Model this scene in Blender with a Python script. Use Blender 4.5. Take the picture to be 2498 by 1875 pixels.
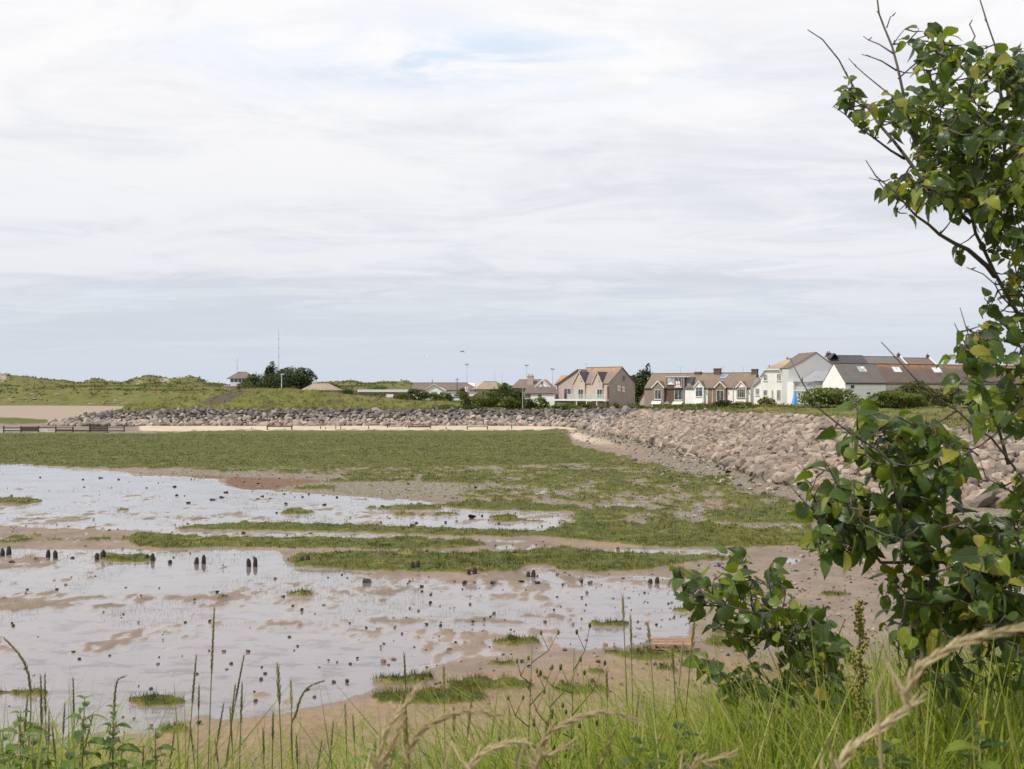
import bpy, math, random
import numpy as np
from mathutils import Vector, Matrix, Quaternion

for _o in list(bpy.data.objects):
    bpy.data.objects.remove(_o)
SC = bpy.context.scene
COL = SC.collection

# ------------------------------------------------------------------ camera
CX, YH, FP, CH = 1249.0, 960.0, 2776.0, 7.8      # photo centre column, horizon row, focal length (px), camera height (m)
cam_d = bpy.data.cameras.new('camera')
cam_d.sensor_width = 36.0
cam_d.lens = FP / 2498.0 * 36.0
cam_d.shift_y = (YH - 937.5) / 2498.0
cam_d.clip_start = 0.05
cam_d.clip_end = 12000
cam_d.dof.use_dof = True
cam_d.dof.focus_distance = 9.0
cam_d.dof.aperture_fstop = 13.0
cam = bpy.data.objects.new('camera', cam_d)
COL.objects.link(cam)
cam.location = (0, 0, CH)
cam.rotation_euler = (math.radians(90), 0, 0)
SC.camera = cam

# ------------------------------------------------------------------ sky
SUN_AZ = Vector((-0.76, -0.46, 0)).normalized()     # horizontal direction towards the sun
SUN_EL = math.radians(56)
world = bpy.data.worlds.new('World')
SC.world = world
world.use_nodes = True
wt = world.node_tree
wt.nodes.clear()


class NT:
    """small helper for node trees"""
    def __init__(s, tree):
        s.t = tree

    def n(s, typ, **kw):
        nd = s.t.nodes.new(typ)
        for k, v in kw.items():
            setattr(nd, k, v)
        return nd

    def put(s, sock, v):
        if isinstance(v, bpy.types.NodeSocket):
            s.t.links.new(v, sock)
        elif v is not None:
            if isinstance(v, (tuple, list)) and len(v) == 3 and len(sock.default_value) == 4:
                v = (*v, 1)
            sock.default_value = v

    def math(s, op, a, b=None, c=None, clamp=False):
        nd = s.n('ShaderNodeMath', operation=op, use_clamp=clamp)
        for i, v in enumerate((a, b, c)):
            if v is not None:
                s.put(nd.inputs[i], v)
        return nd.outputs[0]

    def step(s, v, a, b, lo=0.0, hi=1.0, smooth=True):
        nd = s.n('ShaderNodeMapRange', interpolation_type='SMOOTHSTEP' if smooth else 'LINEAR')
        s.put(nd.inputs[0], v)
        s.put(nd.inputs[1], a); s.put(nd.inputs[2], b); s.put(nd.inputs[3], lo); s.put(nd.inputs[4], hi)
        return nd.outputs[0]

    def mix(s, f, a, b, mode='MIX'):
        nd = s.n('ShaderNodeMix', data_type='RGBA', blend_type=mode)
        s.put(nd.inputs[0], f); s.put(nd.inputs[6], a); s.put(nd.inputs[7], b)
        return nd.outputs[2]

    def fmix(s, f, a, b):
        nd = s.n('ShaderNodeMix', data_type='FLOAT')
        s.put(nd.inputs[0], f); s.put(nd.inputs[2], a); s.put(nd.inputs[3], b)
        return nd.outputs[0]

    def noise(s, vec, scale, detail=3.0, rough=0.5, dist=0.0, dim='3D'):
        nd = s.n('ShaderNodeTexNoise', noise_dimensions=dim)
        s.put(nd.inputs['Vector'], vec)
        nd.inputs['Scale'].default_value = scale
        nd.inputs['Detail'].default_value = detail
        nd.inputs['Roughness'].default_value = rough
        nd.inputs['Distortion'].default_value = dist
        return nd.outputs[0]

    def vor(s, vec, scale, feature='F1', rand=1.0):
        nd = s.n('ShaderNodeTexVoronoi', feature=feature)
        s.put(nd.inputs['Vector'], vec)
        nd.inputs['Scale'].default_value = scale
        nd.inputs['Randomness'].default_value = rand
        return nd

    def comb(s, x, y, z):
        nd = s.n('ShaderNodeCombineXYZ')
        s.put(nd.inputs[0], x); s.put(nd.inputs[1], y); s.put(nd.inputs[2], z)
        return nd.outputs[0]

    def sep(s, v):
        nd = s.n('ShaderNodeSeparateXYZ')
        s.put(nd.inputs[0], v)
        return nd.outputs

    def bump(s, h, strength=0.3, dist=0.05, normal=None):
        nd = s.n('ShaderNodeBump')
        nd.inputs['Strength'].default_value = strength
        nd.inputs['Distance'].default_value = dist
        s.put(nd.inputs['Height'], h)
        if normal is not None:
            s.put(nd.inputs['Normal'], normal)
        return nd.outputs[0]

    def attr(s, name):
        return s.n('ShaderNodeAttribute', attribute_name=name).outputs['Fac']


w = NT(wt)
sky = w.n('ShaderNodeTexSky', sky_type='NISHITA')
sky.sun_disc = False
sky.sun_elevation = SUN_EL
sky.sun_rotation = math.atan2(SUN_AZ.x, SUN_AZ.y)
sky.air_density = 1.0
sky.dust_density = 0.6
sky.ozone_density = 1.0
gen = w.n('ShaderNodeTexCoord').outputs['Generated']
dx, dy, dz = w.sep(gen)
zc = w.math('MAXIMUM', dz, 0.0)
zp = w.math('ADD', zc, 0.075)
px = w.math('DIVIDE', dx, zp)
py = w.math('DIVIDE', dy, zp)
plane = w.comb(px, py, 0.0)
big = w.noise(w.comb(w.math('MULTIPLY', px, 0.30), w.math('MULTIPLY_ADD', py, 0.62, w.math('MULTIPLY', px, 0.08)), 3.1), 1.0, 6, 0.55, 0.5)
fine = w.noise(w.comb(w.math('MULTIPLY', px, 1.5), w.math('MULTIPLY', py, 2.1), 7.7), 1.0, 8, 0.64, 0.9)
shade = w.noise(w.comb(w.math('MULTIPLY', px, 0.22), w.math('MULTIPLY', py, 0.75), 11.3), 1.0, 5, 0.5, 0.4)
# thin spot in the cloud sheet high above the far shore
ga = w.math('POWER', w.math('DIVIDE', w.math('SUBTRACT', dx, -0.05), 0.20), 2.0)
gb = w.math('POWER', w.math('DIVIDE', w.math('SUBTRACT', dz, 0.283), 0.032), 2.0)
gc = w.math('POWER', w.math('DIVIDE', w.math('SUBTRACT', dy, 0.95), 0.3), 2.0)
gap = w.math('EXPONENT', w.math('MULTIPLY', w.math('ADD', w.math('ADD', ga, gb), gc), -1.0))
wisp = w.noise(w.comb(w.math('MULTIPLY', px, 2.2), w.math('MULTIPLY', py, 3.0), 1.7), 1.0, 6, 0.6, 0.8)
dens = w.math('ADD', w.math('MULTIPLY', big, 0.55), w.math('MULTIPLY', fine, 0.45))
dens = w.math('SUBTRACT', dens, w.math('MULTIPLY', w.math('MULTIPLY', gap, w.step(wisp, 0.38, 0.62, 0.25, 1.0)), 0.30))
cover = w.step(dens, 0.20, 0.44, 0.80, 1.0)
lit = w.step(w.math('ADD', w.math('MULTIPLY', shade, 0.52), w.math('MULTIPLY', fine, 0.48)), 0.38, 0.60)
up = w.step(dz, 0.02, 0.30)
grey = w.mix(up, (0.63, 0.68, 0.755), (0.81, 0.82, 0.875))
white = w.mix(up, (0.79, 0.815, 0.86), (0.99, 0.98, 0.99))
cloudc = w.mix(lit, grey, white)
hz = w.step(dz, 0.0, 0.115)
cloudc = w.mix(hz, (0.64, 0.70, 0.785), cloudc)
blue = w.math('MULTIPLY', w.math('MULTIPLY', gap, 0.8), w.step(wisp, 0.38, 0.66))
cloudc = w.mix(blue, cloudc, (0.70, 0.84, 1.0))
bg1 = w.n('ShaderNodeBackground'); w.put(bg1.inputs[0], sky.outputs[0]); bg1.inputs[1].default_value = 0.15
bg2 = w.n('ShaderNodeBackground'); w.put(bg2.inputs[0], cloudc); bg2.inputs[1].default_value = 1.0
mx = w.n('ShaderNodeMixShader')
w.put(mx.inputs[0], cover); w.put(mx.inputs[1], bg1.outputs[0]); w.put(mx.inputs[2], bg2.outputs[0])
wo = w.n('ShaderNodeOutputWorld'); w.put(wo.inputs[0], mx.outputs[0])

# ------------------------------------------------------------------ sun and exposure
sun_d = bpy.data.lights.new('sun', 'SUN')
sun_d.energy = 4.4
sun_d.angle = math.radians(0.6)
sun_d.color = (1.0, 0.945, 0.86)
sun = bpy.data.objects.new('sun', sun_d)
COL.objects.link(sun)
to_sun = Vector((SUN_AZ.x * math.cos(SUN_EL), SUN_AZ.y * math.cos(SUN_EL), math.sin(SUN_EL)))
sun.rotation_euler = to_sun.to_track_quat('Z', 'Y').to_euler()
sun.location = (-40, -40, 80)
SC.view_settings.view_transform = 'Standard'
SC.view_settings.look = 'None'
SC.view_settings.exposure = 0.0
SC.view_settings.gamma = 1.0
SC.view_settings.use_curve_mapping = False
SC.cycles.max_bounces = 6
SC.cycles.diffuse_bounces = 2
SC.cycles.glossy_bounces = 3
SC.cycles.transmission_bounces = 4
SC.cycles.transparent_max_bounces = 8
SC.cycles.use_denoising = True

# ------------------------------------------------------------------ helpers
rng = np.random.default_rng(11)
random.seed(5)


def W(x, y, Y):
    """photo pixel at depth Y -> point"""
    return Vector(((x - CX) / FP * Y, Y, CH - (y - YH) / FP * Y))


def G(x, y, z=0.0):
    """photo pixel on the level z"""
    Y = (CH - z) * FP / (y - YH)
    return Vector(((x - CX) / FP * Y, Y, z))


_LAT = np.random.default_rng(3).random((256, 256))


def vnoise(x, y):
    x = np.asarray(x, float); y = np.asarray(y, float)
    xi = np.floor(x).astype(int); yi = np.floor(y).astype(int)
    fx = x - xi; fy = y - yi
    fx = fx * fx * (3 - 2 * fx); fy = fy * fy * (3 - 2 * fy)
    a = _LAT[xi & 255, yi & 255]; b = _LAT[(xi + 1) & 255, yi & 255]
    c = _LAT[xi & 255, (yi + 1) & 255]; d = _LAT[(xi + 1) & 255, (yi + 1) & 255]
    return (a * (1 - fx) + b * fx) * (1 - fy) + (c * (1 - fx) + d * fx) * fy


def fbm(x, y, o=4):
    s = 0.0; a = 0.5; t = 0.0
    for i in range(o):
        s = s + a * vnoise(np.asarray(x) * 2 ** i + 17.3 * i, np.asarray(y) * 2 ** i + 5.1 * i)
        t += a; a *= 0.5
    return s / t


def sst(x, a, b):
    t = np.clip((np.asarray(x, float) - a) / (b - a), 0, 1)
    return t * t * (3 - 2 * t)


def link(o, parent=None):
    COL.objects.link(o)
    if parent is not None:
        o.parent = parent
    return o


def mk(name, V, F, mat=None, parent=None, smooth=False, fattr=None, vattr=None):
    """mesh object from arrays (F: n x 3 or n x 4)"""
    V = np.asarray(V, np.float32); F = np.asarray(F, np.int32)
    me = bpy.data.meshes.new(name)
    me.vertices.add(len(V)); me.vertices.foreach_set('co', V.ravel())
    k = F.shape[1]
    me.loops.add(F.size); me.loops.foreach_set('vertex_index', F.ravel())
    me.polygons.add(len(F))
    me.polygons.foreach_set('loop_start', np.arange(0, F.size, k, dtype=np.int32))
    me.polygons.foreach_set('loop_total', np.full(len(F), k, np.int32))
    me.polygons.foreach_set('use_smooth', np.full(len(F), smooth, bool))
    me.update(calc_edges=True)
    for n_, a in (fattr or {}).items():
        at = me.attributes.new(n_, 'FLOAT', 'FACE'); at.data.foreach_set('value', np.asarray(a, np.float32))
    for n_, a in (vattr or {}).items():
        at = me.attributes.new(n_, 'FLOAT', 'POINT'); at.data.foreach_set('value', np.asarray(a, np.float32))
    if mat is not None:
        me.materials.append(mat)
    return link(bpy.data.objects.new(name, me), parent)


class MB:
    """collects simple shapes for one mesh"""
    def __init__(s):
        s.v = []; s.f = []; s.m = []; s.cur = 0

    def add(s, vs, fs):
        b = len(s.v)
        s.v += [tuple(p) for p in vs]
        s.f += [tuple(i + b for i in f) for f in fs]
        s.m += [s.cur] * len(fs)
        return s

    def box(s, x0, x1, y0, y1, z0, z1):
        return s.add([(x, y, z) for z in (z0, z1) for y in (y0, y1) for x in (x0, x1)],
                     [(0, 2, 3, 1), (4, 5, 7, 6), (0, 1, 5, 4), (2, 6, 7, 3), (0, 4, 6, 2), (1, 3, 7, 5)])

    def prism(s, poly, vec):
        """polygon (3-d points) swept along vec"""
        n = len(poly); vec = Vector(vec)
        a = [Vector(p) for p in poly]; b = [p + vec for p in a]
        return s.add(a + b, [tuple(range(n))[::-1], tuple(range(n, 2 * n))] + [(i, (i + 1) % n, n + (i + 1) % n, n + i) for i in range(n)])

    def tube(s, pts, radii, n=6, cap=True):
        pts = [Vector(p) for p in pts]
        if not hasattr(radii, '__len__'):
            radii = [radii] * len(pts)
        rings = []; ref = None
        for i, p in enumerate(pts):
            d = (pts[min(i + 1, len(pts) - 1)] - pts[max(i - 1, 0)])
            if d.length < 1e-9:
                d = Vector((0, 0, 1))
            d.normalize()
            if ref is None or abs(ref.dot(d)) > 0.95:
                ref = Vector((1, 0, 0)) if abs(d.x) < 0.8 else Vector((0, 1, 0))
            u = (ref - d * ref.dot(d)).normalized(); ref = u; v = d.cross(u)
            rings.append([p + (u * math.cos(2 * math.pi * k / n) + v * math.sin(2 * math.pi * k / n)) * radii[i] for k in range(n)])
        vs = [q for r in rings for q in r]; fs = []
        for i in range(len(pts) - 1):
            for k in range(n):
                fs.append((i * n + k, i * n + (k + 1) % n, (i + 1) * n + (k + 1) % n, (i + 1) * n + k))
        if cap:
            fs.append(tuple(range(n))[::-1]); fs.append(tuple((len(pts) - 1) * n + k for k in range(n)))
        return s.add(vs, fs)

    def ell(s, c, r, nu=8, nv=5, axis=None):
        c = Vector(c); vs = []; fs = []
        q = Vector((0, 0, 1)).rotation_difference(Vector(axis)) if axis is not None else None
        for j in range(nv + 1):
            th = math.pi * j / nv
            for i in range(nu):
                ph = 2 * math.pi * i / nu
                p = Vector((r[0] * math.sin(th) * math.cos(ph), r[1] * math.sin(th) * math.sin(ph), r[2] * math.cos(th)))
                vs.append(c + (q @ p if q else p))
        for j in range(nv):
            for i in range(nu):
                fs.append((j * nu + i, (j + 1) * nu + i, (j + 1) * nu + (i + 1) % nu, j * nu + (i + 1) % nu))
        return s.add(vs, fs)

    def mesh(s, name, mats, smooth=False):
        me = bpy.data.meshes.new(name)
        me.from_pydata([tuple(p) for p in s.v], [], s.f)
        for m in (mats if isinstance(mats, (list, tuple)) else [mats]):
            if m is not None:
                me.materials.append(m)
        me.polygons.foreach_set('material_index', np.array(s.m, np.int32))
        if smooth:
            me.polygons.foreach_set('use_smooth', np.ones(len(s.f), bool))
        me.update()
        return me

    def build(s, name, mats, parent=None, smooth=False):
        return link(bpy.data.objects.new(name, s.mesh(name, mats, smooth)), parent)


def tag(o, label=None, cat=None, group=None, kind=None):
    if label: o['label'] = label
    if cat: o['category'] = cat
    if group: o['group'] = group
    if kind: o['kind'] = kind
    return o


def empty(name, loc, rz=0.0):
    o = bpy.data.objects.new(name, None)
    o.empty_display_size = 0.3
    o.location = loc; o.rotation_euler = (0, 0, rz)
    return link(o)


# ------------------------------------------------------------------ materials
MATS = {}


def mat(name):
    m = bpy.data.materials.new(name); m.use_nodes = True
    m.node_tree.nodes.clear()
    t = NT(m.node_tree)
    out = t.n('ShaderNodeOutputMaterial')
    b = t.n('ShaderNodeBsdfPrincipled')
    m.node_tree.links.new(b.outputs[0], out.inputs[0])
    MATS[name] = m
    return m, t, b, out


def obj_vec(t):
    return t.n('ShaderNodeTexCoord').outputs['Object']


def pos_vec(t):
    return t.n('ShaderNodeNewGeometry').outputs['Position']


def simple(name, c1, c2=None, rough=0.7, scale=3.0, bump=0.0, bdist=0.02, rnd=0.0, metal=0.0, bscale=None, spec=0.5):
    """noise-mottled paint / stone / wood"""
    m, t, b, out = mat(name)
    v = obj_vec(t)
    n = t.noise(v, scale, 5, 0.6)
    c = t.mix(t.step(n, 0.3, 0.7), c1, c2 or tuple(x * 0.75 for x in c1))
    if rnd:
        r = t.n('ShaderNodeObjectInfo').outputs['Random']
        c = t.mix(1.0, c, t.mix(r, (1 - rnd,) * 3, (1 + rnd,) * 3), 'MULTIPLY')
    t.put(b.inputs['Base Color'], c)
    b.inputs['Roughness'].default_value = rough
    b.inputs['Metallic'].default_value = metal
    b.inputs['Specular IOR Level'].default_value = spec
    if bump:
        t.put(b.inputs['Normal'], t.bump(t.noise(v, bscale or scale * 4, 6, 0.65), bump, bdist))
    return m
# ------------------------------------------------------------------ shoreline: toe of the sea defence (X, Y, ramp width, height gained, rocks)
TOE = np.array([
    (-900, 400, 55, 2.9, 0), (-300, 405, 55, 2.9, 0), (-185, 392, 50, 2.9, 0), (-128, 320, 35, 2.6, 0), (-111, 272, 9, 1.2, 1), (-104, 262, 7, 2.4, 1), (-88, 260, 7, 3.4, 1),
    (-55, 260, 7, 3.5, 1), (-20, 261, 7, 3.5, 1), (2, 260, 7, 3.6, 1), (11, 253, 7, 3.7, 1), (15, 243, 7, 3.9, 1),
    (17, 222, 8, 4.0, 1), (20.5, 171, 9, 4.2, 1), (22.6, 142, 10.5, 4.5, 1), (22.2, 119, 11.5, 4.5, 1), (21.8, 103, 12, 4.5, 1), (22.8, 89, 11, 4.4, 1),
    (28.7, 75.5, 10, 4.3, 1), (34, 73, 10, 4.3, 1), (60, 68, 10, 4.3, 1), (400, 30, 12, 4.3, 0)], float)


def toe_field(X, Y):
    """signed distance to the toe (land positive), ramp width, ramp height"""
    X = np.asarray(X, float); Y = np.asarray(Y, float)
    best = np.full(X.shape, 1e12); sd = np.zeros(X.shape); wd = np.zeros(X.shape); ht = np.zeros(X.shape)
    for i in range(len(TOE) - 1):
        ax, ay = TOE[i, :2]; bx, by = TOE[i + 1, :2]
        ex, ey = bx - ax, by - ay; L2 = ex * ex + ey * ey
        u = np.clip(((X - ax) * ex + (Y - ay) * ey) / L2, 0, 1)
        qx = X - (ax + u * ex); qy = Y - (ay + u * ey)
        d2 = qx * qx + qy * qy
        side = ex * qy - ey * qx
        k = d2 < best
        best = np.where(k, d2, best)
        sd = np.where(k, np.sqrt(d2) * np.where(side >= 0, 1, -1), sd)
        wd = np.where(k, TOE[i, 2] * (1 - u) + TOE[i + 1, 2] * u, wd)
        ht = np.where(k, TOE[i, 3] * (1 - u) + TOE[i + 1, 3] * u, ht)
    return sd, wd, ht


SKYX = np.array([-400, 0, 40, 100, 160, 200, 230, 270, 300, 330, 355, 385, 420, 460, 485, 510, 560, 700, 800, 850, 900, 940, 985, 1010, 1060, 1150, 1210, 1300, 2600], float)
SKYY = np.array([912, 907, 913, 921, 925, 930, 920, 928, 931, 921, 914, 917, 920, 914, 920, 931, 936, 936, 930, 926, 934, 930, 925, 931, 938, 940, 931, 946, 950], float)


def gauss(X, Y, x, y, sx, sy, a):
    return a * np.exp(-((X - x) / sx) ** 2 - ((Y - y) / sy) ** 2)


def land_z(X, Y):
    X = np.asarray(X, float); Y = np.asarray(Y, float)
    sd, wd, ht = toe_field(X, Y)
    r = np.clip(sd / wd, -0.3, 1.0)
    z = 0.35 + ht * np.where(r > 0, r, r * 0.6)
    inn = sst(sd - wd, 0, 25)
    z = z + inn * (0.35 + 0.6 * sst(X, -40, 20))
    z = z + sst(sd - wd, 8, 50) * sst(Y, 262, 320) * (1.5 - 0.7 * sst(X, 0, 40))
    # grassy mound behind the rock wall
    z = z + sst(sd - wd, -1, 7) * (gauss(X, Y, -56, 283, 13, 9, 3.0) + gauss(X, Y, -40, 286, 15, 10, 2.3) + gauss(X, Y, -66, 282, 5.5, 8, 0.9)
                             + gauss(X, Y, -20, 292, 20, 12, 0.9) + gauss(X, Y, -82, 290, 16, 14, 0.8))
    # left: rising dune pasture
    L = 1 - sst(X, -75, -40)
    z = z + L * (3.4 * sst(sd - wd, 0, 28) + 2.4 * sst(Y, 470, 640))
    z = z + sst(sd - wd, 4, 14) * 0.5 * (fbm(X * 0.22, Y * 0.22) - 0.5) * 2 + sst(sd - wd, 30, 60) * 1.6 * (fbm(X * 0.05 + 9, Y * 0.05) - 0.5) * 2
    # skyline dunes
    xp = X / Y * FP + CX
    zs = CH + (YH - np.interp(xp, SKYX, SKYY)) / FP * 800
    ridge = np.exp(-((Y - 800) / 60.0) ** 2)
    rough = 2.6 * (fbm(X * 0.03, Y * 0.03, 5) - 0.5) + 2.6 * (fbm(X * 0.11 + 3, Y * 0.05, 4) - 0.5)
    z = z * (1 - ridge) + ridge * (zs - 1.2 + rough * 0.8)
    ridge2 = np.exp(-((Y - 690) / 40.0) ** 2) * (1 - sst(xp, 560, 640))
    z = z + ridge2 * (3.5 * fbm(X * 0.02 + 3, Y * 0.01, 3) - 0.8)
    return z


def lz(x, y):
    return float(land_z(np.array([x]), np.array([y]))[0])


# ------------------------------------------------------------------ mudflat layout, traced on the photograph at 2212 px width and laid on the ground
GW, GH, GY0 = 1106, 380, 900
_gx, _gy = np.meshgrid(np.arange(GW) * 2.0 + 1, np.arange(GH) * 2.0 + GY0 + 1)


def inpoly(px_, py_, poly):
    c = np.zeros(px_.shape, bool); n = len(poly)
    for i in range(n):
        x0, y0 = poly[i]; x1, y1 = poly[(i + 1) % n]
        if y0 == y1:
            continue
        k = ((y0 > py_) != (y1 > py_)) & (px_ < (x1 - x0) * (py_ - y0) / (y1 - y0) + x0)
        c ^= k
    return c


def blur(a, rx, ry):
    for ax, r in ((1, rx), (0, ry)):
        for _ in range(2):
            if r < 1:
                continue
            p = np.pad(a, [(r + 1, r) if i == ax else (0, 0) for i in range(2)], mode='edge')
            c = np.cumsum(p, axis=ax)
            sl = [slice(None)] * 2; s2 = [slice(None)] * 2
            sl[ax] = slice(2 * r + 1, None); s2[ax] = slice(0, -2 * r - 1)
            a = (c[tuple(sl)] - c[tuple(s2)]) / (2 * r + 1)
    return a


def paint(polys, ells=(), rx=3, ry=1):
    a = np.zeros((GH, GW))
    for p in polys:
        v = 1.0
        if isinstance(p, tuple) and isinstance(p[0], float):
            v, p = p
        a = np.where(inpoly(_gx, _gy, p), np.maximum(a, v), a)
    for (x, y, ex, ey, *v) in ells:
        a = np.maximum(a, np.where(((_gx - x) / ex) ** 2 + ((_gy - y) / ey) ** 2 < 1, v[0] if v else 1.0, 0))
    return blur(a, rx, ry)


VEG = paint([
    [(-10, 936), (150, 934), (300, 936), (480, 931), (760, 931), (1100, 931), (1232, 929), (1226, 945), (1240, 965), (1310, 980), (1360, 992), (1180, 1004), (900, 1010), (600, 1009), (400, 1010), (250, 1014), (100, 1007), (-10, 1002)],
    (0.56, [(250, 1013), (600, 1008), (900, 1008), (1180, 1003), (1360, 990), (1450, 1008), (1540, 1036), (1620, 1062), (1760, 1098), (1760, 1185), (1400, 1185), (1250, 1128), (1200, 1085), (980, 1078), (1000, 1050), (700, 1030), (450, 1020)]),
    (0.66, [(1180, 1008), (1380, 1000), (1560, 1050), (1640, 1085), (1500, 1080), (1300, 1060), (1100, 1050)]),
    [(945, 1093), (1010, 1081), (1100, 1083), (1200, 1091), (1260, 1100), (1340, 1106), (1240, 1108), (1000, 1102)],
    [(1260, 1104), (1400, 1100), (1330, 1125), (1250, 1140), (1240, 1120)],
    [(355, 1144), (430, 1137), (560, 1131), (700, 1135), (850, 1140), (1000, 1142), (1180, 1148), (1260, 1130), (1450, 1132), (1600, 1142), (1760, 1162), (1760, 1180), (1650, 1185), (1450, 1187), (1350, 1181), (1180, 1163), (1000, 1160), (800, 1153), (600, 1149), (450, 1147)],
    (0.85, [(1500, 1105), (1600, 1098), (1760, 1110), (1760, 1132), (1600, 1130)]),
    (0.7, [(-10, 1161), (100, 1158), (160, 1165), (270, 1160), (300, 1175), (200, 1172), (100, 1178), (-10, 1177)]),
    [(270, 1162), (290, 1155), (450, 1160), (600, 1163), (750, 1165), (870, 1165), (960, 1170), (1060, 1180), (960, 1190), (850, 1190), (700, 1188), (500, 1186), (350, 1188), (290, 1182)],
    [(606, 1213), (640, 1203), (720, 1197), (900, 1195), (1050, 1198), (1150, 1190), (1220, 1186), (1285, 1194), (1400, 1201), (1530, 1205), (1610, 1210), (1520, 1214), (1440, 1227), (1380, 1236), (1290, 1240), (1200, 1232), (1205, 1223), (1135, 1224), (1110, 1237), (1000, 1241), (850, 1238), (720, 1232), (640, 1225)],
], [(275, 1208, 58, 8), (640, 1107, 42, 7), (20, 1083, 72, 8), (265, 1101, 16, 4), (870, 1098, 90, 6, .8), (920, 1113, 95, 5, .7), (1085, 1120, 32, 9), (1180, 1126, 90, 4, .7),
    (645, 1286, 32, 5), (1115, 1391, 56, 9), (1320, 1351, 45, 6), (340, 1516, 66, 13), (52, 1497, 58, 9), (870, 1475, 70, 12), (1060, 1490, 98, 15), (930, 1517, 130, 18),
    (1410, 1422, 78, 15), (1250, 1502, 60, 13), (1085, 1440, 36, 7), (1290, 1465, 20, 4), (1440, 1456, 30, 5), (1580, 1395, 62, 12), (1590, 1370, 55, 7), (1480, 1319, 32, 6), (370, 1590, 32, 8), (1330, 1418, 30, 6),
    (1740, 1322, 40, 5, .7), (1800, 1290, 40, 5, .7), (1560, 1040, 30, 4), (730, 1041, 40, 4), (850, 1039, 45, 4), (665, 1056, 40, 5), (790, 1040, 40, 4), (100, 910, 130, 9), (700, 1056, 30, 4), (150, 1142, 90, 3, .6), (400, 1210, 20, 3),
    (1900, 1240, 60, 4, .6), (1640, 1350, 40, 6, .6)], 3, 1)
WET = paint([
    [(-10, 1002), (60, 1008), (150, 1012), (250, 1022), (340, 1030), (470, 1037), (490, 1048), (520, 1060), (640, 1066), (800, 1076), (940, 1089), (960, 1100), (850, 1112), (780, 1134), (700, 1133), (560, 1128), (430, 1134), (350, 1146), (300, 1147), (100, 1141), (-10, 1137)],
    (0.62, [(780, 1085), (950, 1090), (1100, 1105), (1240, 1112), (1240, 1145), (1150, 1148), (1000, 1142), (850, 1139), (780, 1120)]),
    (0.62, [(300, 1150), (500, 1149), (700, 1152), (1000, 1160), (1180, 1166), (1150, 1172), (900, 1163), (600, 1159), (300, 1156)]),
    (0.7, [(1060, 1183), (1180, 1176), (1350, 1185), (1560, 1188), (1560, 1197), (1400, 1198), (1280, 1192), (1100, 1190)]),
    [(-10, 1190), (280, 1190), (350, 1194), (610, 1195), (600, 1212), (640, 1227), (720, 1235), (850, 1241), (1000, 1244), (1130, 1240), (1150, 1228), (1195, 1228), (1290, 1244), (1390, 1242), (1500, 1250), (1530, 1300), (1500, 1375), (1380, 1398), (1200, 1412), (1080, 1430), (960, 1440), (900, 1466), (780, 1487), (640, 1518), (520, 1540), (380, 1562), (-10, 1585)],
    (0.8, [(-10, 1575), (380, 1555), (300, 1600), (-10, 1640)]),
    [(-10, 927), (200, 930), (330, 932), (310, 935), (150, 934), (-10, 936)],
], [(1540, 1215, 35, 6), (1690, 1209, 35, 5), (1600, 1228, 40, 3, .8), (1340, 1095, 40, 4, .7), (1180, 1104, 50, 4, .8)], 8, 2)
DRY = paint([], [(80, 1303, 120, 12), (510, 1294, 180, 12), (930, 1341, 190, 13), (1180, 1320, 220, 9, .8), (1120, 1276, 220, 10, .8), (100, 1392, 130, 9), (280, 1382, 60, 6), (300, 1398, 40, 6), (440, 1446, 75, 9), (150, 1285, 120, 5, .7),
                 (1350, 1295, 150, 8, .7), (800, 1265, 150, 5, .5), (1340, 1330, 120, 8, .6), (500, 1225, 120, 6, .4), (640, 1118, 120, 5, .5), (500, 1097, 90, 5, .45), (80, 1110, 120, 5, .4), (900, 1120, 90, 5, .5), (700, 1390, 160, 8, .45), (1000, 1300, 200, 6, .6), (300, 1330, 200, 6, .4), (650, 1330, 150, 6, .4), (1250, 1380, 160, 8, .5), (900, 1400, 220, 7, .45), (250, 1430, 160, 7, .4), (750, 1450, 150, 8, .45), (500, 1490, 160, 8, .45), (180, 1470, 150, 6, .35), (350, 1245, 200, 5, .4), (1000, 1262, 160, 4, .5), (250, 1120, 160, 4, .45), (600, 1090, 100, 4, .4), (1380, 1265, 90, 5, .6), (1100, 1345, 140, 6, .5), (860, 1106, 130, 8, .9), (1020, 1128, 120, 5, .8), (1160, 1118, 90, 6, .8), (700, 1120, 90, 5, .6)], 10, 2)
GRAV = paint([
    [(300, 1017), (600, 1014), (1000, 1014), (1300, 1030), (1400, 1060), (1300, 1085), (1000, 1082), (820, 1076), (640, 1066), (520, 1055), (480, 1035), (330, 1026)],
    [(1400, 990), (1480, 1005), (1560, 1040), (1640, 1070), (1760, 1100), (2300, 1125), (2300, 1150), (1800, 1125), (1640, 1095), (1500, 1050)],
    (0.66, [(900, 1010), (1180, 1003), (1400, 1000), (1560, 1040), (1760, 1100), (1760, 1150), (1500, 1140), (1250, 1110), (980, 1080)]), (0.6, [(1240, 1110), (1300, 1112), (1290, 1125), (1150, 1122)]), (0.45, [(0, 1140), (700, 1150), (700, 1158), (0, 1160)]), (0.35, [(1500, 1200), (2212, 1170), (2212, 1450), (1560, 1330)])], [], 10, 3)
RUST = paint([[(480, 1040), (520, 1031), (640, 1034), (720, 1040), (640, 1048), (560, 1062), (500, 1052)], [(330, 1027), (480, 1029), (560, 1033), (480, 1035), (340, 1032)], (0.8, [(-10, 984), (120, 990), (170, 1000), (120, 1006), (-10, 1000)])], [(560, 1055, 50, 5)], 6, 1)
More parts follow.
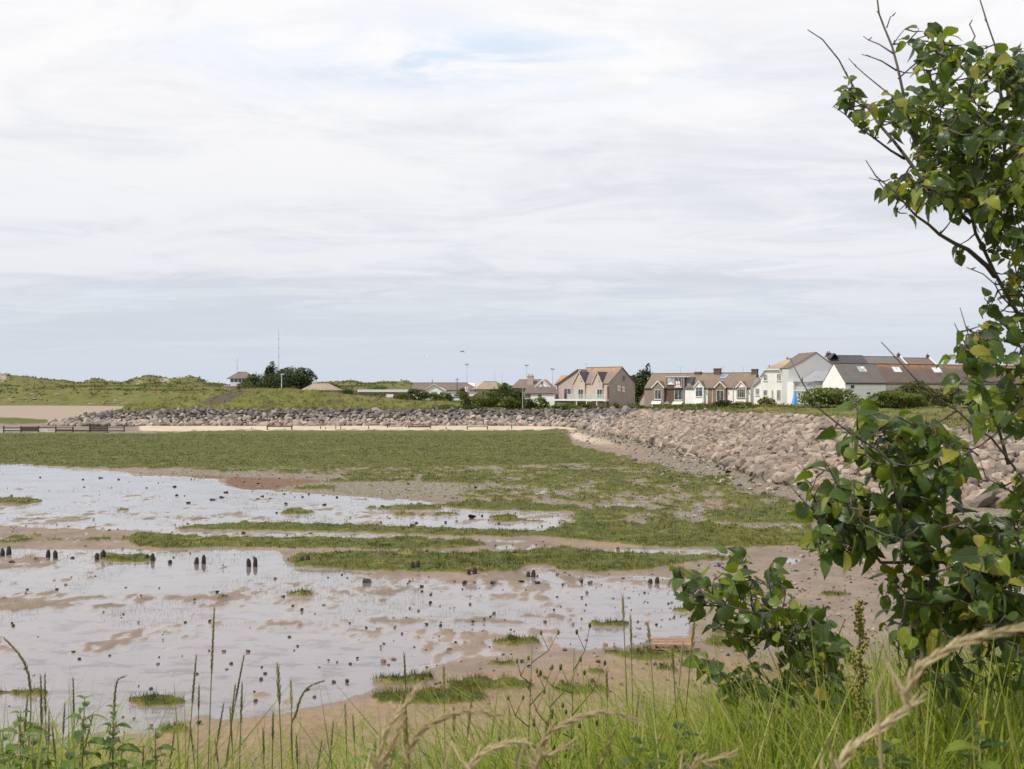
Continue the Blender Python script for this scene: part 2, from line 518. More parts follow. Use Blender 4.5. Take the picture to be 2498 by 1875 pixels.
SAND = np.maximum(
    paint([[(300, 920), (1240, 918), (1250, 940), (1225, 932), (900, 929), (300, 933)], (0.75, [(1224, 938), (1260, 935), (1400, 958), (1440, 975), (1400, 986), (1290, 966), (1240, 952)]), (0.7, [(1150, 1164), (1300, 1172), (1400, 1186), (1250, 1184), (1180, 1176)])], [], 4, 1),
    paint([(0.85, [(1100, 1450), (1500, 1400), (1600, 1420), (2212, 1440), (2212, 1700), (0, 1700), (0, 1640), (400, 1575), (700, 1530), (900, 1495)])], [], 30, 9))


def samp(a, X, Y):
    """read a layout map at ground points"""
    dpx = (X / Y * FP + CX) / 1.12929
    dpy = (CH / Y * FP + YH) / 1.12929
    u = np.clip((dpx - 1) / 2, 0, GW - 1.001); v = np.clip((dpy - GY0 - 1) / 2, 0, GH - 1.001)
    ui = u.astype(int); vi = v.astype(int); fu = u - ui; fv = v - vi
    return (a[vi, ui] * (1 - fu) + a[vi, ui + 1] * fu) * (1 - fv) + (a[vi + 1, ui] * (1 - fu) + a[vi + 1, ui + 1] * fu) * fv


def mud_fields(X, Y):
    n1 = fbm(X * 0.55, Y * 0.30, 5); n2 = fbm(X * 2.3 + 40, Y * 1.1, 4)
    nn = (n1 - 0.5) * 0.95 + (n2 - 0.5) * 1.0
    veg = sst(samp(VEG, X, Y) + nn * 0.95, 0.40, 0.66)
    wx = 5.0 * (fbm(X * 0.20 + 31, Y * 0.12, 3) - 0.5); wy = 7.0 * (fbm(X * 0.14 + 11, Y * 0.25 + 6, 3) - 0.5)
    kd = np.clip(Y / 45.0, 0.5, 1.5)
    wet = samp(WET, X + 0.4 * wx, Y + 0.35 * wy); dry = samp(DRY, X + wx * kd, Y + wy * kd) * 0.85
    wetv = np.clip(wet * 1.15 - dry * 0.95 + 0.35 * (n2 - 0.5), -0.2, 1.2)
    sd, wd, ht = toe_field(X, Y)
    near_toe = sst(sd, -16, 1) * (X < 80)
    n3 = fbm(X * 0.22 + 7, Y * 0.10 + 3, 4)
    n4 = fbm(X * 4.1 + 2, Y * 1.7 + 9, 4)
    deep = sst(Y, 70, 105)
    z = 0.045 - (0.050 + 0.045 * deep) * sst(wetv, 0.05, 0.85) + 0.11 * (n1 - 0.5) + 0.10 * (n2 - 0.5) + 0.08 * (n3 - 0.5) + 0.075 * (n4 - 0.5) + 0.13 * (fbm(X * 0.13 + 5, Y * 0.55 + 2, 5) - 0.5) * sst(wetv, 0.2, 0.6)
    z = z + veg * (0.09 + 0.05 * n2) * sst(260 - Y, -20, 60)
    z = np.where(veg > 0.5, np.maximum(z, 0.035), z)
    z = z + 0.33 * near_toe
    sandf = samp(SAND, X, Y)
    z = z + 0.06 * sandf * (Y > 20) * (1 - sst(Y, 60, 90)) + 0.12 * sandf * sst(Y, 200, 235)
    return z, veg, wetv, sandf


def mud_z(x, y):
    return float(mud_fields(np.array([x]), np.array([y]))[0][0])


# ------------------------------------------------------------------ ground materials
def ground_mats():
    m, t, b, out = mat('mud')
    v = pos_vec(t)
    vx, vy, vz = t.sep(v)
    veg, grav, rust, sand, wet = [t.attr(k) for k in ('veg', 'gravel', 'rust', 'sand', 'wet')]
    nA = t.noise(v, 0.7, 6, 0.6); nB = t.noise(v, 4.5, 6, 0.65); nC = t.noise(v, 22, 4, 0.6)
    mud = t.mix(t.step(nA, 0.35, 0.65), (0.212, 0.163, 0.125), (0.165, 0.128, 0.10))
    mud = t.mix(t.step(nB, 0.55, 0.75), mud, (0.15, 0.115, 0.09))
    sandc = t.mix(t.step(nB, 0.35, 0.7), (0.245, 0.168, 0.108), (0.18, 0.128, 0.088))
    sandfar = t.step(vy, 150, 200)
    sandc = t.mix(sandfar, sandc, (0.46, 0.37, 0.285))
    c = t.mix(t.step(t.math('ADD', sand, t.math('MULTIPLY', t.math('SUBTRACT', nA, 0.5), 0.7)), 0.3, 0.75), mud, sandc)
    nD = t.noise(v, 0.16, 5, 0.6)
    c = t.mix(t.math('MULTIPLY', t.step(nD, 0.42, 0.62), 0.45), c, t.mix(1.0, c, (0.62, 0.64, 0.66), 'MULTIPLY'))
    c = t.mix(t.math('MULTIPLY', t.step(t.noise(v, 9.0, 6, 0.7), 0.56, 0.7), 0.55), c, t.mix(1.0, c, (0.5, 0.5, 0.5), 'MULTIPLY'))
    # gravel: small stones with light and dark heads
    vo = t.vor(v, 8.0)
    gcol = t.mix(t.step(vo.outputs['Color'], 0.2, 0.8), (0.075, 0.066, 0.052), (0.245, 0.212, 0.172))
    gm = t.step(t.math('ADD', grav, t.math('MULTIPLY', t.math('SUBTRACT', nB, 0.5), 1.0)), 0.35, 0.7)
    gcol = t.mix(t.math('MULTIPLY', t.step(nA, 0.45, 0.6), t.step(vy, 60, 80, 0.0, 0.6)), gcol, (0.125, 0.12, 0.045))
    c = t.mix(t.math('MULTIPLY', gm, 0.85), c, gcol)
    c = t.mix(t.step(t.math('ADD', rust, t.math('MULTIPLY', t.math('SUBTRACT', nB, 0.5), 0.8)), 0.40, 0.75), c, t.mix(t.step(vo.outputs['Color'], 0.3, 0.7), (0.11, 0.048, 0.022), (0.15, 0.10, 0.065)))
    n5 = t.noise(v, 0.12, 4, 0.6); n6 = t.noise(v, 1.6, 5, 0.7)
    gr = t.mix(t.step(n5, 0.35, 0.65), (0.085, 0.09, 0.012), (0.058, 0.07, 0.010))
    gr = t.mix(t.step(n6, 0.5, 0.64), gr, (0.03, 0.038, 0.011))
    gr = t.mix(t.step(t.noise(v, 0.9, 5, 0.7), 0.54, 0.66), gr, (0.125, 0.112, 0.026))
    gr = t.mix(t.step(t.noise(v, 0.45, 4, 0.6), 0.58, 0.72), gr, (0.16, 0.145, 0.035))
    gr = t.mix(t.math('MULTIPLY', t.step(veg, 0.95, 0.55), 0.75), gr, (0.145, 0.12, 0.04))
    vm = t.step(t.math('ADD', veg, t.math('MULTIPLY', t.math('SUBTRACT', nB, 0.5), 1.0)), 0.4, 0.62)
    c = t.mix(vm, c, gr)
    # wet film: darker, glossy
    film = t.math('ADD', wet, t.math('MULTIPLY', t.math('SUBTRACT', nB, 0.5), 0.9))
    film = t.math('MULTIPLY', t.step(film, 0.35, 0.95), t.math('SUBTRACT', 1.0, vm))
    c = t.mix(t.math('MULTIPLY', film, 0.35), c, t.mix(1.0, c, (0.62, 0.60, 0.60), 'MULTIPLY'))
    t.put(b.inputs['Base Color'], c)
    t.put(b.inputs['Roughness'], t.fmix(film, 0.85, 0.22))
    t.put(b.inputs['Specular IOR Level'], t.fmix(film, 0.25, 0.6))
    t.put(b.inputs['Coat Weight'], t.math('MULTIPLY', film, 0.9))
    t.put(b.inputs['Coat Roughness'], 0.12)
    b.inputs['Coat IOR'].default_value = 1.36
    hgt = t.math('ADD', t.math('MULTIPLY', nB, t.fmix(vm, 0.5, 1.4)), t.math('MULTIPLY', nC, 0.3))
    hgt = t.math('ADD', hgt, t.math('MULTIPLY', t.math('MULTIPLY', t.math('SUBTRACT', 0.6, vo.outputs['Distance']), gm), 0.7))
    t.put(b.inputs['Normal'], t.bump(hgt, 0.55, 0.07))
    t.put(b.inputs['Coat Normal'], t.bump(t.math('ADD', nB, t.math('MULTIPLY', nC, 0.4)), 0.18, 0.02))

    m, t, b, out = mat('shallow_water')
    v = pos_vec(t)
    n = t.noise(v, 0.8, 4, 0.6); r = t.noise(t.comb(*[t.math('MULTIPLY', q, k) for q, k in zip(t.sep(v), (3.0, 7.0, 1.0))]), 1.0, 4, 0.6)
    rs = t.noise(v, 0.25, 3, 0.5)
    stk = t.noise(t.comb(*[t.math('MULTIPLY', q, k) for q, k in zip(t.sep(v), (0.9, 1.3, 1.0))]), 1.0, 7, 0.68)
    bc = t.mix(n, (0.185, 0.158, 0.16), (0.135, 0.118, 0.122))
    t.put(b.inputs['Base Color'], t.mix(t.step(stk, 0.5, 0.62), bc, (0.085, 0.066, 0.058)))
    b.inputs['Roughness'].default_value = 0.07
    b.inputs['IOR'].default_value = 1.36
    b.inputs['Coat Weight'].default_value = 0.35
    b.inputs['Coat Roughness'].default_value = 0.05
    t.put(b.inputs['Normal'], t.bump(t.math('MULTIPLY', r, t.step(rs, 0.4, 0.65, 0.25, 1.0)), 0.22, 0.04))

    # land: dune grass, bare sand, painted shade below boulders and at the mound edge
    m, t, b, out = mat('dune_grass_ground')
    v = pos_vec(t)
    sand, dk = t.attr('sand'), t.attr('dark')
    n1 = t.noise(v, 0.06, 5, 0.6); n2 = t.noise(v, 0.35, 6, 0.65); n3 = t.noise(v, 2.0, 5, 0.7)
    c = t.mix(t.step(n1, 0.35, 0.65), (0.125, 0.13, 0.034), (0.15, 0.132, 0.053))
    c = t.mix(t.step(n2, 0.45, 0.68), c, (0.085, 0.105, 0.028))
    c = t.mix(t.step(n2, 0.42, 0.25), c, (0.20, 0.18, 0.075))
    c = t.mix(t.step(n3, 0.5, 0.75), c, (0.045, 0.055, 0.02))
    c = t.mix(t.math('MULTIPLY', t.step(t.noise(v, 0.16, 6, 0.7), 0.5, 0.62), 0.8), c, (0.075, 0.072, 0.03))
    c = t.mix(t.step(t.math('ADD', sand, t.math('MULTIPLY', t.math('SUBTRACT', n2, 0.5), 0.6)), 0.4, 0.6), c, t.mix(n3, (0.30, 0.25, 0.195), (0.24, 0.20, 0.16)))
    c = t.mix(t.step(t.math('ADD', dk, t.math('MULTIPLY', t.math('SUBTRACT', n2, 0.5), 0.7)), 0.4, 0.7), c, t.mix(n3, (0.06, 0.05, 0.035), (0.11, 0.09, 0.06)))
    t.put(b.inputs['Base Color'], c)
    b.inputs['Roughness'].default_value = 0.95
    b.inputs['Specular IOR Level'].default_value = 0.1
    t.put(b.inputs['Normal'], t.bump(t.math('ADD', n2, t.math('MULTIPLY', n3, 0.5)), 0.7, 0.6))

    m, t, b, out = mat('bank_soil')
    v = pos_vec(t)
    n1 = t.noise(v, 1.5, 5, 0.6); n2 = t.noise(v, 12, 5, 0.7)
    c = t.mix(t.step(n1, 0.4, 0.6), (0.09, 0.085, 0.03), (0.14, 0.11, 0.06))
    c = t.mix(t.step(n2, 0.5, 0.7), c, (0.045, 0.06, 0.018))
    t.put(b.inputs['Base Color'], c)
    b.inputs['Roughness'].default_value = 0.95
    t.put(b.inputs['Normal'], t.bump(n2, 0.6, 0.04))

    # boulders: three stones, one recipe
    for nm, c1, c2, c3 in (('pink_boulder_stone', (0.29, 0.218, 0.168), (0.185, 0.155, 0.132), (0.36, 0.29, 0.232)), ('grey_boulder_stone', (0.155, 0.142, 0.132), (0.10, 0.093, 0.09), (0.235, 0.208, 0.188)), ('tan_boulder_stone', (0.30, 0.25, 0.205), (0.22, 0.19, 0.165), (0.38, 0.32, 0.265)),
                           ('mud_stone', (0.07, 0.062, 0.052), (0.04, 0.036, 0.03), (0.13, 0.11, 0.09)), ('red_stone', (0.20, 0.095, 0.07), (0.13, 0.07, 0.055), (0.26, 0.15, 0.12))):
        m, t, b, out = mat(nm)
        v = pos_vec(t)
        k = 1.0 if 'boulder' in nm else 6.0
        rnd = t.math('FRACT', t.math('ADD', t.n('ShaderNodeObjectInfo').outputs['Random'], t.attr('rnd')))
        n1 = t.noise(v, 1.2 * k, 6, 0.65); n2 = t.noise(v, 6 * k, 6, 0.7)
        c = t.mix(t.step(n1, 0.35, 0.65), c1, c2)
        c = t.mix(t.step(rnd, 0.45, 1.0), c, c3)
        c = t.mix(t.step(rnd, 0.30, 0.05), c, c2)
        c = t.mix(t.math('MULTIPLY', t.step(t.math('FRACT', t.math('MULTIPLY', rnd, 7.3)), 0.8, 0.95), 0.8), c, tuple(x * 0.62 for x in c2))
        c = t.mix(t.step(n2, 0.55, 0.8), c, tuple(x * 0.55 for x in c2))
        t.put(b.inputs['Base Color'], c)
        b.inputs['Roughness'].default_value = 0.85
        b.inputs['Specular IOR Level'].default_value = 0.25
        t.put(b.inputs['Normal'], t.bump(t.math('ADD', n1, t.math('MULTIPLY', n2, 0.5)), 0.7, 0.22 / k))


ground_mats()

# ------------------------------------------------------------------ ground sheets
terrain = mk('terrain', [(-9000, -9000, -0.8), (9000, -9000, -0.8), (9000, 9000, -0.8), (-9000, 9000, -0.8)], [(0, 1, 2, 3)], MATS['dune_grass_ground'])
tag(terrain, kind='structure')


def grid_faces(nr, nc):
    i = np.arange(nr * nc).reshape(nr, nc)
    return np.stack([i[:-1, :-1], i[:-1, 1:], i[1:, 1:], i[1:, :-1]], -1).reshape(-1, 4)


def build_mud():
    Ys = 10.0 * (470 / 10.0) ** np.linspace(0, 1, 620)
    ts = np.linspace(-0.62, 0.62, 520)
    Yg, Tg = np.meshgrid(Ys, ts, indexing='ij')
    Xg = Yg * Tg
    z, veg, wetv, sandf = mud_fields(Xg, Yg)
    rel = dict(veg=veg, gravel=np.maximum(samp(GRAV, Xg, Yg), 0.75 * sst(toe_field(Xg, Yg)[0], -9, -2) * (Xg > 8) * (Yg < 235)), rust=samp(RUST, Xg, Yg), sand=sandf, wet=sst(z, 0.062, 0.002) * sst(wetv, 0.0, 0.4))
    o = mk('mudflat', np.stack([Xg, Yg, z], -1).reshape(-1, 3), grid_faces(*Xg.shape), MATS['mud'], smooth=True, vattr={k: a.ravel() for k, a in rel.items()})
    tag(o, kind='structure')
    wsh = mk('water', [(-260, 12, 0), (24, 12, 0), (24, 258, 0), (-260, 258, 0)], [(0, 1, 2, 3)], MATS['shallow_water'])
    tag(wsh, kind='structure')


build_mud()


def build_land():
    Ys = np.concatenate([np.arange(40, 310, 1.1), np.arange(310, 480, 2.5), np.arange(480, 960, 6.0), np.array([1000, 1100, 1300, 1700, 2500])])
    Xs = np.concatenate([np.arange(-900, -420, 20), np.arange(-420, -130, 3.0), np.arange(-130, 75, 1.1), np.arange(75, 130, 3), np.arange(130, 900, 25)])
    Xg, Yg = np.meshgrid(Xs, Ys)
    z = land_z(Xg, Yg)
    z = np.where(Yg > 980, np.minimum(z, 6.0), z)
    sd, wd, ht = toe_field(Xg, Yg)
    keep = sd > -4
    xp = Xg / Yg * FP + CX
    sand = sst(3.25 - z, -0.2, 0.3) * (Xg < -95)
    # bare blowouts on the skyline dunes
    for cx_, w_, y0 in ((402, 9, 800), (5, 9, 795), (372, 2.5, 780), (340, 4, 785)):
        sand = np.maximum(sand, np.exp(-((xp - cx_) / w_) ** 2 - ((Yg - y0 + 25) / 35) ** 2) * 1.3)
    dark = np.exp(-((Xg + 72 - (z - 6) * 1.2) / 4.0) ** 2 - ((Yg - 280) / 6) ** 2) * 1.2  # mound's left edge: brown ground with its shade in the colour
    dark = np.maximum(dark, sst(sd, 0, 1) * (1 - sst(sd - wd, -1, 0.5)) * 1.2 * (Xg > -118))  # slope darkened in place of the shade between boulders
    F = grid_faces(*Xg.shape)
    kf = keep.ravel()[F].any(1)
    F = F[kf]
    used = np.unique(F); remap = -np.ones(Xg.size, int); remap[used] = np.arange(len(used))
    V = np.stack([Xg, Yg, z], -1).reshape(-1, 3)[used]
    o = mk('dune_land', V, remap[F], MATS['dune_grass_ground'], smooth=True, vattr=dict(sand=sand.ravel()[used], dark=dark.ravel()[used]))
    tag(o, kind='structure')


build_land()


# bank on which the photograph was taken
def bank_z(X, Y):
    X = np.asarray(X, float); Y = np.asarray(Y, float)
    lip = 4.0 + 0.9 * sst(X, -0.4, 0.9) + 0.25 * np.sin(X * 1.3)
    top = 6.05 + 0.10 * (fbm(X * 1.4, Y * 1.4) - 0.5) + 0.10 * sst(X, 0.0, 2.0)
    d = np.maximum(Y - lip, 0)
    z = top - np.where(d < 1.0, 0.36 * d * d, 0.36 + 0.72 * (d - 1.0))
    return np.maximum(z, -0.4)


def bz(x, y):
    return float(bank_z(np.array([x]), np.array([y]))[0])


def build_bank():
    Xs = np.concatenate([np.arange(-60, -5, 2.0), np.arange(-5, 5, 0.1), np.arange(5, 61, 2.0)])
    Ys = np.concatenate([np.arange(-20, 0, 1.0), np.arange(0, 6.5, 0.1), np.arange(6.5, 16, 0.4)])
    Xg, Yg = np.meshgrid(Xs, Ys)
    o = mk('bank', np.stack([Xg, Yg, bank_z(Xg, Yg)], -1).reshape(-1, 3), grid_faces(*Xg.shape), MATS['bank_soil'], smooth=True)
    tag(o, kind='structure')


build_bank()

# ------------------------------------------------------------------ rocks
import bmesh


def rock_mesh(name, seed, npts, sx, sy, sz, m):
    r = np.random.default_rng(seed)
    p = r.uniform(-1, 1, (npts, 3))
    p /= (np.abs(p) ** 3.2).sum(1, keepdims=True) ** (1 / 3.2)
    p *= r.uniform(0.82, 1.0, (npts, 1)) * np.array([sx, sy, sz]) * 0.5
    bm = bmesh.new()
    for q in p:
        bm.verts.new(q)
    res = bmesh.ops.convex_hull(bm, input=bm.verts)
    bmesh.ops.delete(bm, geom=list({g for g in res['geom_interior'] + res['geom_unused'] if isinstance(g, bmesh.types.BMVert)}), context='VERTS')
    bmesh.ops.triangulate(bm, faces=bm.faces[:])
    bmesh.ops.recalc_face_normals(bm, faces=bm.faces[:])
    me = bpy.data.meshes.new(name); bm.to_mesh(me); bm.free()
    if m is not None:
        me.materials.append(m)
    return me


def mesh_arrays(me):
    V = np.empty(len(me.vertices) * 3, np.float32); me.vertices.foreach_get('co', V)
    F = np.array([tuple(p.vertices) for p in me.polygons], int)
    return V.reshape(-1, 3), F


def rot_mats(n, r, tilt=0.5):
    q = r.normal(0, 1, (n, 4)); q[:, 1:3] *= tilt
    q /= np.linalg.norm(q, axis=1, keepdims=True)
    return q


def qmat(q):
    w_, x, y, z = q.T
    return np.stack([np.stack([1 - 2 * (y * y + z * z), 2 * (x * y - z * w_), 2 * (x * z + y * w_)], -1), np.stack([2 * (x * y + z * w_), 1 - 2 * (x * x + z * z), 2 * (y * z - x * w_)], -1),
                     np.stack([2 * (x * z - y * w_), 2 * (y * z + x * w_), 1 - 2 * (x * x + y * y)], -1)], 1)


def scatter_joined(name, protos, P, S, Q, parent, m, r, kind='stuff'):
    """many copies of small prototype meshes joined into one mesh"""
    arr = [mesh_arrays(p) for p in protos]
    Vs, Fs, Rs, b = [], [], [], 0
    pick = r.integers(0, len(arr), len(P)); R = qmat(Q)
    for k, (V, F) in enumerate(arr):
        idx = np.where(pick == k)[0]
        if not len(idx):
            continue
        X = np.einsum('nij,vj->nvi', R[idx], V) * S[idx, None, None] if S.ndim == 1 else np.einsum('nij,nvj->nvi', R[idx], V[None] * S[idx, None, :])
        X = X + P[idx, None, :]
        Vs.append(X.reshape(-1, 3)); n = len(V)
        Fs.append((F[None] + (np.arange(len(idx)) * n)[:, None, None]).reshape(-1, 3) + b)
        Rs.append(np.repeat(r.random(len(idx)), len(F))); b += len(idx) * n
    o = mk(name, np.concatenate(Vs), np.concatenate(Fs), m, parent, fattr=dict(rnd=np.concatenate(Rs)))
    if kind:
        tag(o, kind=kind)
    return o


ROCKS = {nm: [rock_mesh('boulder', 100 + k, 30, *(np.random.default_rng(k).uniform((1.05, 0.8, 0.6), (1.55, 1.1, 0.95))), MATS[nm]) for k in range(9)] for nm in ('pink_boulder_stone', 'grey_boulder_stone', 'tan_boulder_stone')}


def along_toe(i0, i1, step, r, rows, jit=0.3):
    """jittered rows of points on the revetment slope between toe vertices i0..i1"""
    out = []
    pts = TOE[i0:i1 + 1]
    seg = np.hypot(*(pts[1:, :2] - pts[:-1, :2]).T); s = np.concatenate([[0], np.cumsum(seg)])
    for row in range(rows):
        f = (row + 0.25) / rows
        for d in np.arange((row % 2) * step / 2, s[-1], step):
            d2 = np.clip(d + r.uniform(-jit, jit) * step, 0.01, s[-1] - 0.01)
            k = np.searchsorted(s, d2) - 1; u = (d2 - s[k]) / seg[k]
            a, b = pts[k], pts[k + 1]
            p = a * (1 - u) + b * u
            # smooth normal
            def nrm(j):
                j = int(np.clip(j, 0, len(TOE) - 2)); e = TOE[j + 1, :2] - TOE[j, :2]; e = e / np.hypot(*e); return np.array([-e[1], e[0]])
            j = i0 + k
            n0 = nrm(j - 1) + nrm(j); n1 = nrm(j) + nrm(j + 1)
            nn = n0 * (1 - u) + n1 * u; nn /= np.hypot(*nn)
            off = (f + r.uniform(-0.3, 0.3) / rows) * p[2] * 1.03
            out.append((p[0] + nn[0] * off, p[1] + nn[1] * off, f, p[2]))
    return np.array(out)


def revetment(name, label, i0, i1, step, rows, size, protos_for, seed, nseen):
    r = np.random.default_rng(seed)
    P = along_toe(i0, i1, step, r, rows)
    z = land_z(P[:, 0], P[:, 1])
    S = r.uniform(size[0], size[1], len(P)) * (1 + 0.35 * (P[:, 2] < 1.0 / rows))
    z = z + S * r.uniform(0.02, 0.34, len(P))
    pos = np.stack([P[:, 0], P[:, 1], z], 1)
    Q = rot_mats(len(P), r, 0.35)
    root = empty(name, (float(np.mean(pos[:, 0])), float(np.mean(pos[:, 1])), 0.0))
    tag(root, label, 'sea defence')
    xp = np.abs(pos[:, 0] / pos[:, 1])
    score = np.where(xp < 0.455, S / pos[:, 1], 0)
    order = np.argsort(-score)
    top = order[:nseen]; rest = order[nseen:]
    base = np.array(root.location)
    for i in top:
        pr = protos_for(P[i, 2], r)
        o = bpy.data.objects.new('boulder', pr[r.integers(len(pr))])
        link(o, root)
        o.location = pos[i] - base
        o.rotation_mode = 'QUATERNION'; o.rotation_quaternion = Q[i]
        o.scale = S[i] * r.uniform(0.85, 1.2, 3)
    groups = {}
    for i in rest:
        pr = protos_for(P[i, 2], r)
        groups.setdefault(pr[0].materials[0].name, (pr, []))[1].append(i)
    for nm, (pr, idx) in groups.items():
        idx = np.array(idx)
        scatter_joined('boulder_fill', pr, pos[idx] - base, S[idx][:, None] * r.uniform(0.85, 1.2, (len(idx), 3)), Q[idx], root, MATS[nm], r)
    return root


revetment('rock_revetment', 'long sloping bank of pinkish boulders curving below the white houses', 12, 20, 0.72, 17, (0.62, 1.08), lambda f, r: ROCKS['pink_boulder_stone'], 21, 300)
revetment('rock_seawall', 'straight grey boulder wall in front of the grassy mound', 4, 12, 0.85, 7, (0.8, 1.35), lambda f, r: ROCKS['grey_boulder_stone'] if f + r.uniform(-.22, .22) > 0.52 else ROCKS['tan_boulder_stone'], 22, 300)
# ------------------------------------------------------------------ materials for plants and buildings
def foliage(name, cols, rough=0.6, trans=0.25, tcol=(0.20, 0.26, 0.03), spec=0.3, veins=False):
    m, t, b, out = mat(name)
    rnd = t.math('FRACT', t.math('ADD', t.n('ShaderNodeObjectInfo').outputs['Random'], t.attr('rnd')))
    ramp = t.n('ShaderNodeValToRGB')
    el = ramp.color_ramp.elements
    el[0].color = (*cols[0], 1); el[1].color = (*cols[-1], 1)
    for i, c in enumerate(cols[1:-1]):
        e = el.new((i + 1) / (len(cols) - 1)); e.color = (*c, 1)
    t.put(ramp.inputs[0], rnd)
    c = ramp.outputs[0]
    v = pos_vec(t)
    c = t.mix(t.math('MULTIPLY', t.step(t.noise(v, 30 if veins else 2.0, 3), 0.45, 0.75), 0.35), c, t.mix(1.0, c, (0.5, 0.55, 0.5), 'MULTIPLY'))
    if veins:
        uv = t.n('ShaderNodeUVMap').outputs[0]
        ux, uy, _ = t.sep(uv)
        ph = t.math('ADD', t.math('MULTIPLY', uy, 9.0), t.math('MULTIPLY', t.math('ABSOLUTE', t.math('SUBTRACT', ux, 0.5)), -6.0))
        vein = t.math('ABSOLUTE', t.math('SINE', t.math('MULTIPLY', ph, math.pi)))
        vein = t.step(vein, 0.0, 0.45)
        rib = t.step(t.math('ABSOLUTE', t.math('SUBTRACT', ux, 0.5)), 0.0, 0.05)
        c = t.mix(t.math('SUBTRACT', 1.0, t.math('MULTIPLY', t.fmix(0.5, vein, 1.0), rib)), c, t.mix(1.0, c, (1.5, 1.5, 1.3), 'MULTIPLY'))
        t.put(b.inputs['Normal'], t.bump(t.math('ADD', vein, rib), 0.5, 0.004))
        # brown spots and bitten edges
        sp = t.step(t.noise(v, 70, 3, 0.6), 0.68, 0.74)
        c = t.mix(t.math('MULTIPLY', sp, t.step(rnd, 0.55, 0.9)), c, (0.10, 0.055, 0.02))
    t.put(b.inputs['Base Color'], c)
    b.inputs['Roughness'].default_value = rough
    b.inputs['Specular IOR Level'].default_value = spec
    if trans:
        tr = t.n('ShaderNodeBsdfTranslucent')
        t.put(tr.inputs[0], t.mix(0.5, tcol, t.mix(1.0, c, (2.6, 2.6, 1.4), 'MULTIPLY')))
        mxs = t.n('ShaderNodeMixShader'); mxs.inputs[0].default_value = trans
        m.node_tree.links.new(b.outputs[0], mxs.inputs[1]); m.node_tree.links.new(tr.outputs[0], mxs.inputs[2])
        m.node_tree.links.new(mxs.outputs[0], out.inputs[0])
    return m


foliage('marsh_grass', [(0.020, 0.028, 0.003), (0.036, 0.050, 0.003), (0.055, 0.070, 0.005), (0.086, 0.088, 0.009), (0.135, 0.108, 0.022)], spec=0.05, trans=0.12, tcol=(0.14, 0.14, 0.02))
foliage('dune_grass', [(0.045, 0.046, 0.02), (0.075, 0.08, 0.025), (0.115, 0.118, 0.032), (0.15, 0.138, 0.05), (0.175, 0.14, 0.07)], spec=0.08, trans=0.2)
foliage('hedge_leaf', [(0.05, 0.07, 0.02), (0.08, 0.105, 0.025), (0.115, 0.14, 0.032), (0.16, 0.165, 0.045)], spec=0.12, trans=0.2)
foliage('dark_leaf', [(0.022, 0.035, 0.017), (0.035, 0.052, 0.022), (0.052, 0.072, 0.026), (0.075, 0.095, 0.032)], spec=0.12, trans=0.12)
foliage('olive_leaf', [(0.045, 0.055, 0.02), (0.08, 0.09, 0.026), (0.12, 0.115, 0.04), (0.10, 0.075, 0.035)], spec=0.12, trans=0.15)
foliage('yellow_grass', [(0.13, 0.14, 0.03), (0.20, 0.19, 0.045), (0.28, 0.24, 0.08), (0.16, 0.16, 0.04)], trans=0.2)

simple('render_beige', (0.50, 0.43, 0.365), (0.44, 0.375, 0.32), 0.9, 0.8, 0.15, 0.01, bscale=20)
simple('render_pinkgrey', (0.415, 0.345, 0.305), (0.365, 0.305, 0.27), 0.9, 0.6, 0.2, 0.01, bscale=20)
simple('render_white', (0.80, 0.79, 0.76), (0.72, 0.71, 0.68), 0.85, 0.5, 0.1, 0.01, bscale=20)
simple('render_grey', (0.55, 0.55, 0.545), (0.50, 0.50, 0.50), 0.9, 0.4, 0.1, 0.01, bscale=20)
simple('render_brown', (0.24, 0.175, 0.125), (0.19, 0.14, 0.105), 0.9, 1.2, 0.2, 0.01, bscale=20)
simple('render_taupe', (0.27, 0.215, 0.185), (0.23, 0.185, 0.16), 0.9, 1.2, 0.2, 0.01, bscale=20)
simple('brick_dark', (0.135, 0.085, 0.06), (0.098, 0.066, 0.05), 0.9, 2.0, 0.3, 0.02, bscale=14)
simple('brick_red', (0.235, 0.105, 0.075), (0.17, 0.08, 0.06), 0.9, 2.0, 0.3, 0.02, bscale=14)
simple('paint_white', (0.74, 0.74, 0.72), (0.68, 0.68, 0.66), 0.45, 1.0)
simple('paint_cream', (0.60, 0.55, 0.44), (0.54, 0.49, 0.40), 0.6, 1.0)
simple('lead_grey', (0.30, 0.305, 0.32), (0.25, 0.255, 0.27), 0.55, 0.6)
simple('flat_roof_pale', (0.66, 0.66, 0.66), (0.58, 0.58, 0.58), 0.6, 0.8)
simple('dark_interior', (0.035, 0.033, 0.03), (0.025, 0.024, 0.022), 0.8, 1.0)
simple('galvanised', (0.42, 0.43, 0.44), (0.36, 0.37, 0.38), 0.45, 2.0, metal=0.6)
simple('old_timber', (0.075, 0.058, 0.045), (0.045, 0.036, 0.03), 0.9, 3.0, 0.5, 0.03, rnd=0.25)
simple('stump_timber', (0.04, 0.032, 0.026), (0.022, 0.018, 0.015), 0.8, 6.0, 0.8, 0.04, rnd=0.25)
simple('pallet_timber', (0.36, 0.215, 0.15), (0.24, 0.145, 0.105), 0.85, 5.0, 0.4, 0.01, rnd=0.2)
simple('pole_timber', (0.13, 0.10, 0.08), (0.09, 0.07, 0.06), 0.9, 2.0)
simple('flag_white', (0.78, 0.77, 0.76), (0.72, 0.71, 0.71), 0.85, 1.0)
simple('flag_red', (0.60, 0.03, 0.06), (0.52, 0.025, 0.05), 0.85, 1.0)
simple('cloth_red', (0.55, 0.05, 0.045), (0.45, 0.04, 0.04), 0.9, 4.0)
simple('cloth_pink', (0.62, 0.30, 0.32), (0.52, 0.25, 0.28), 0.9, 4.0)
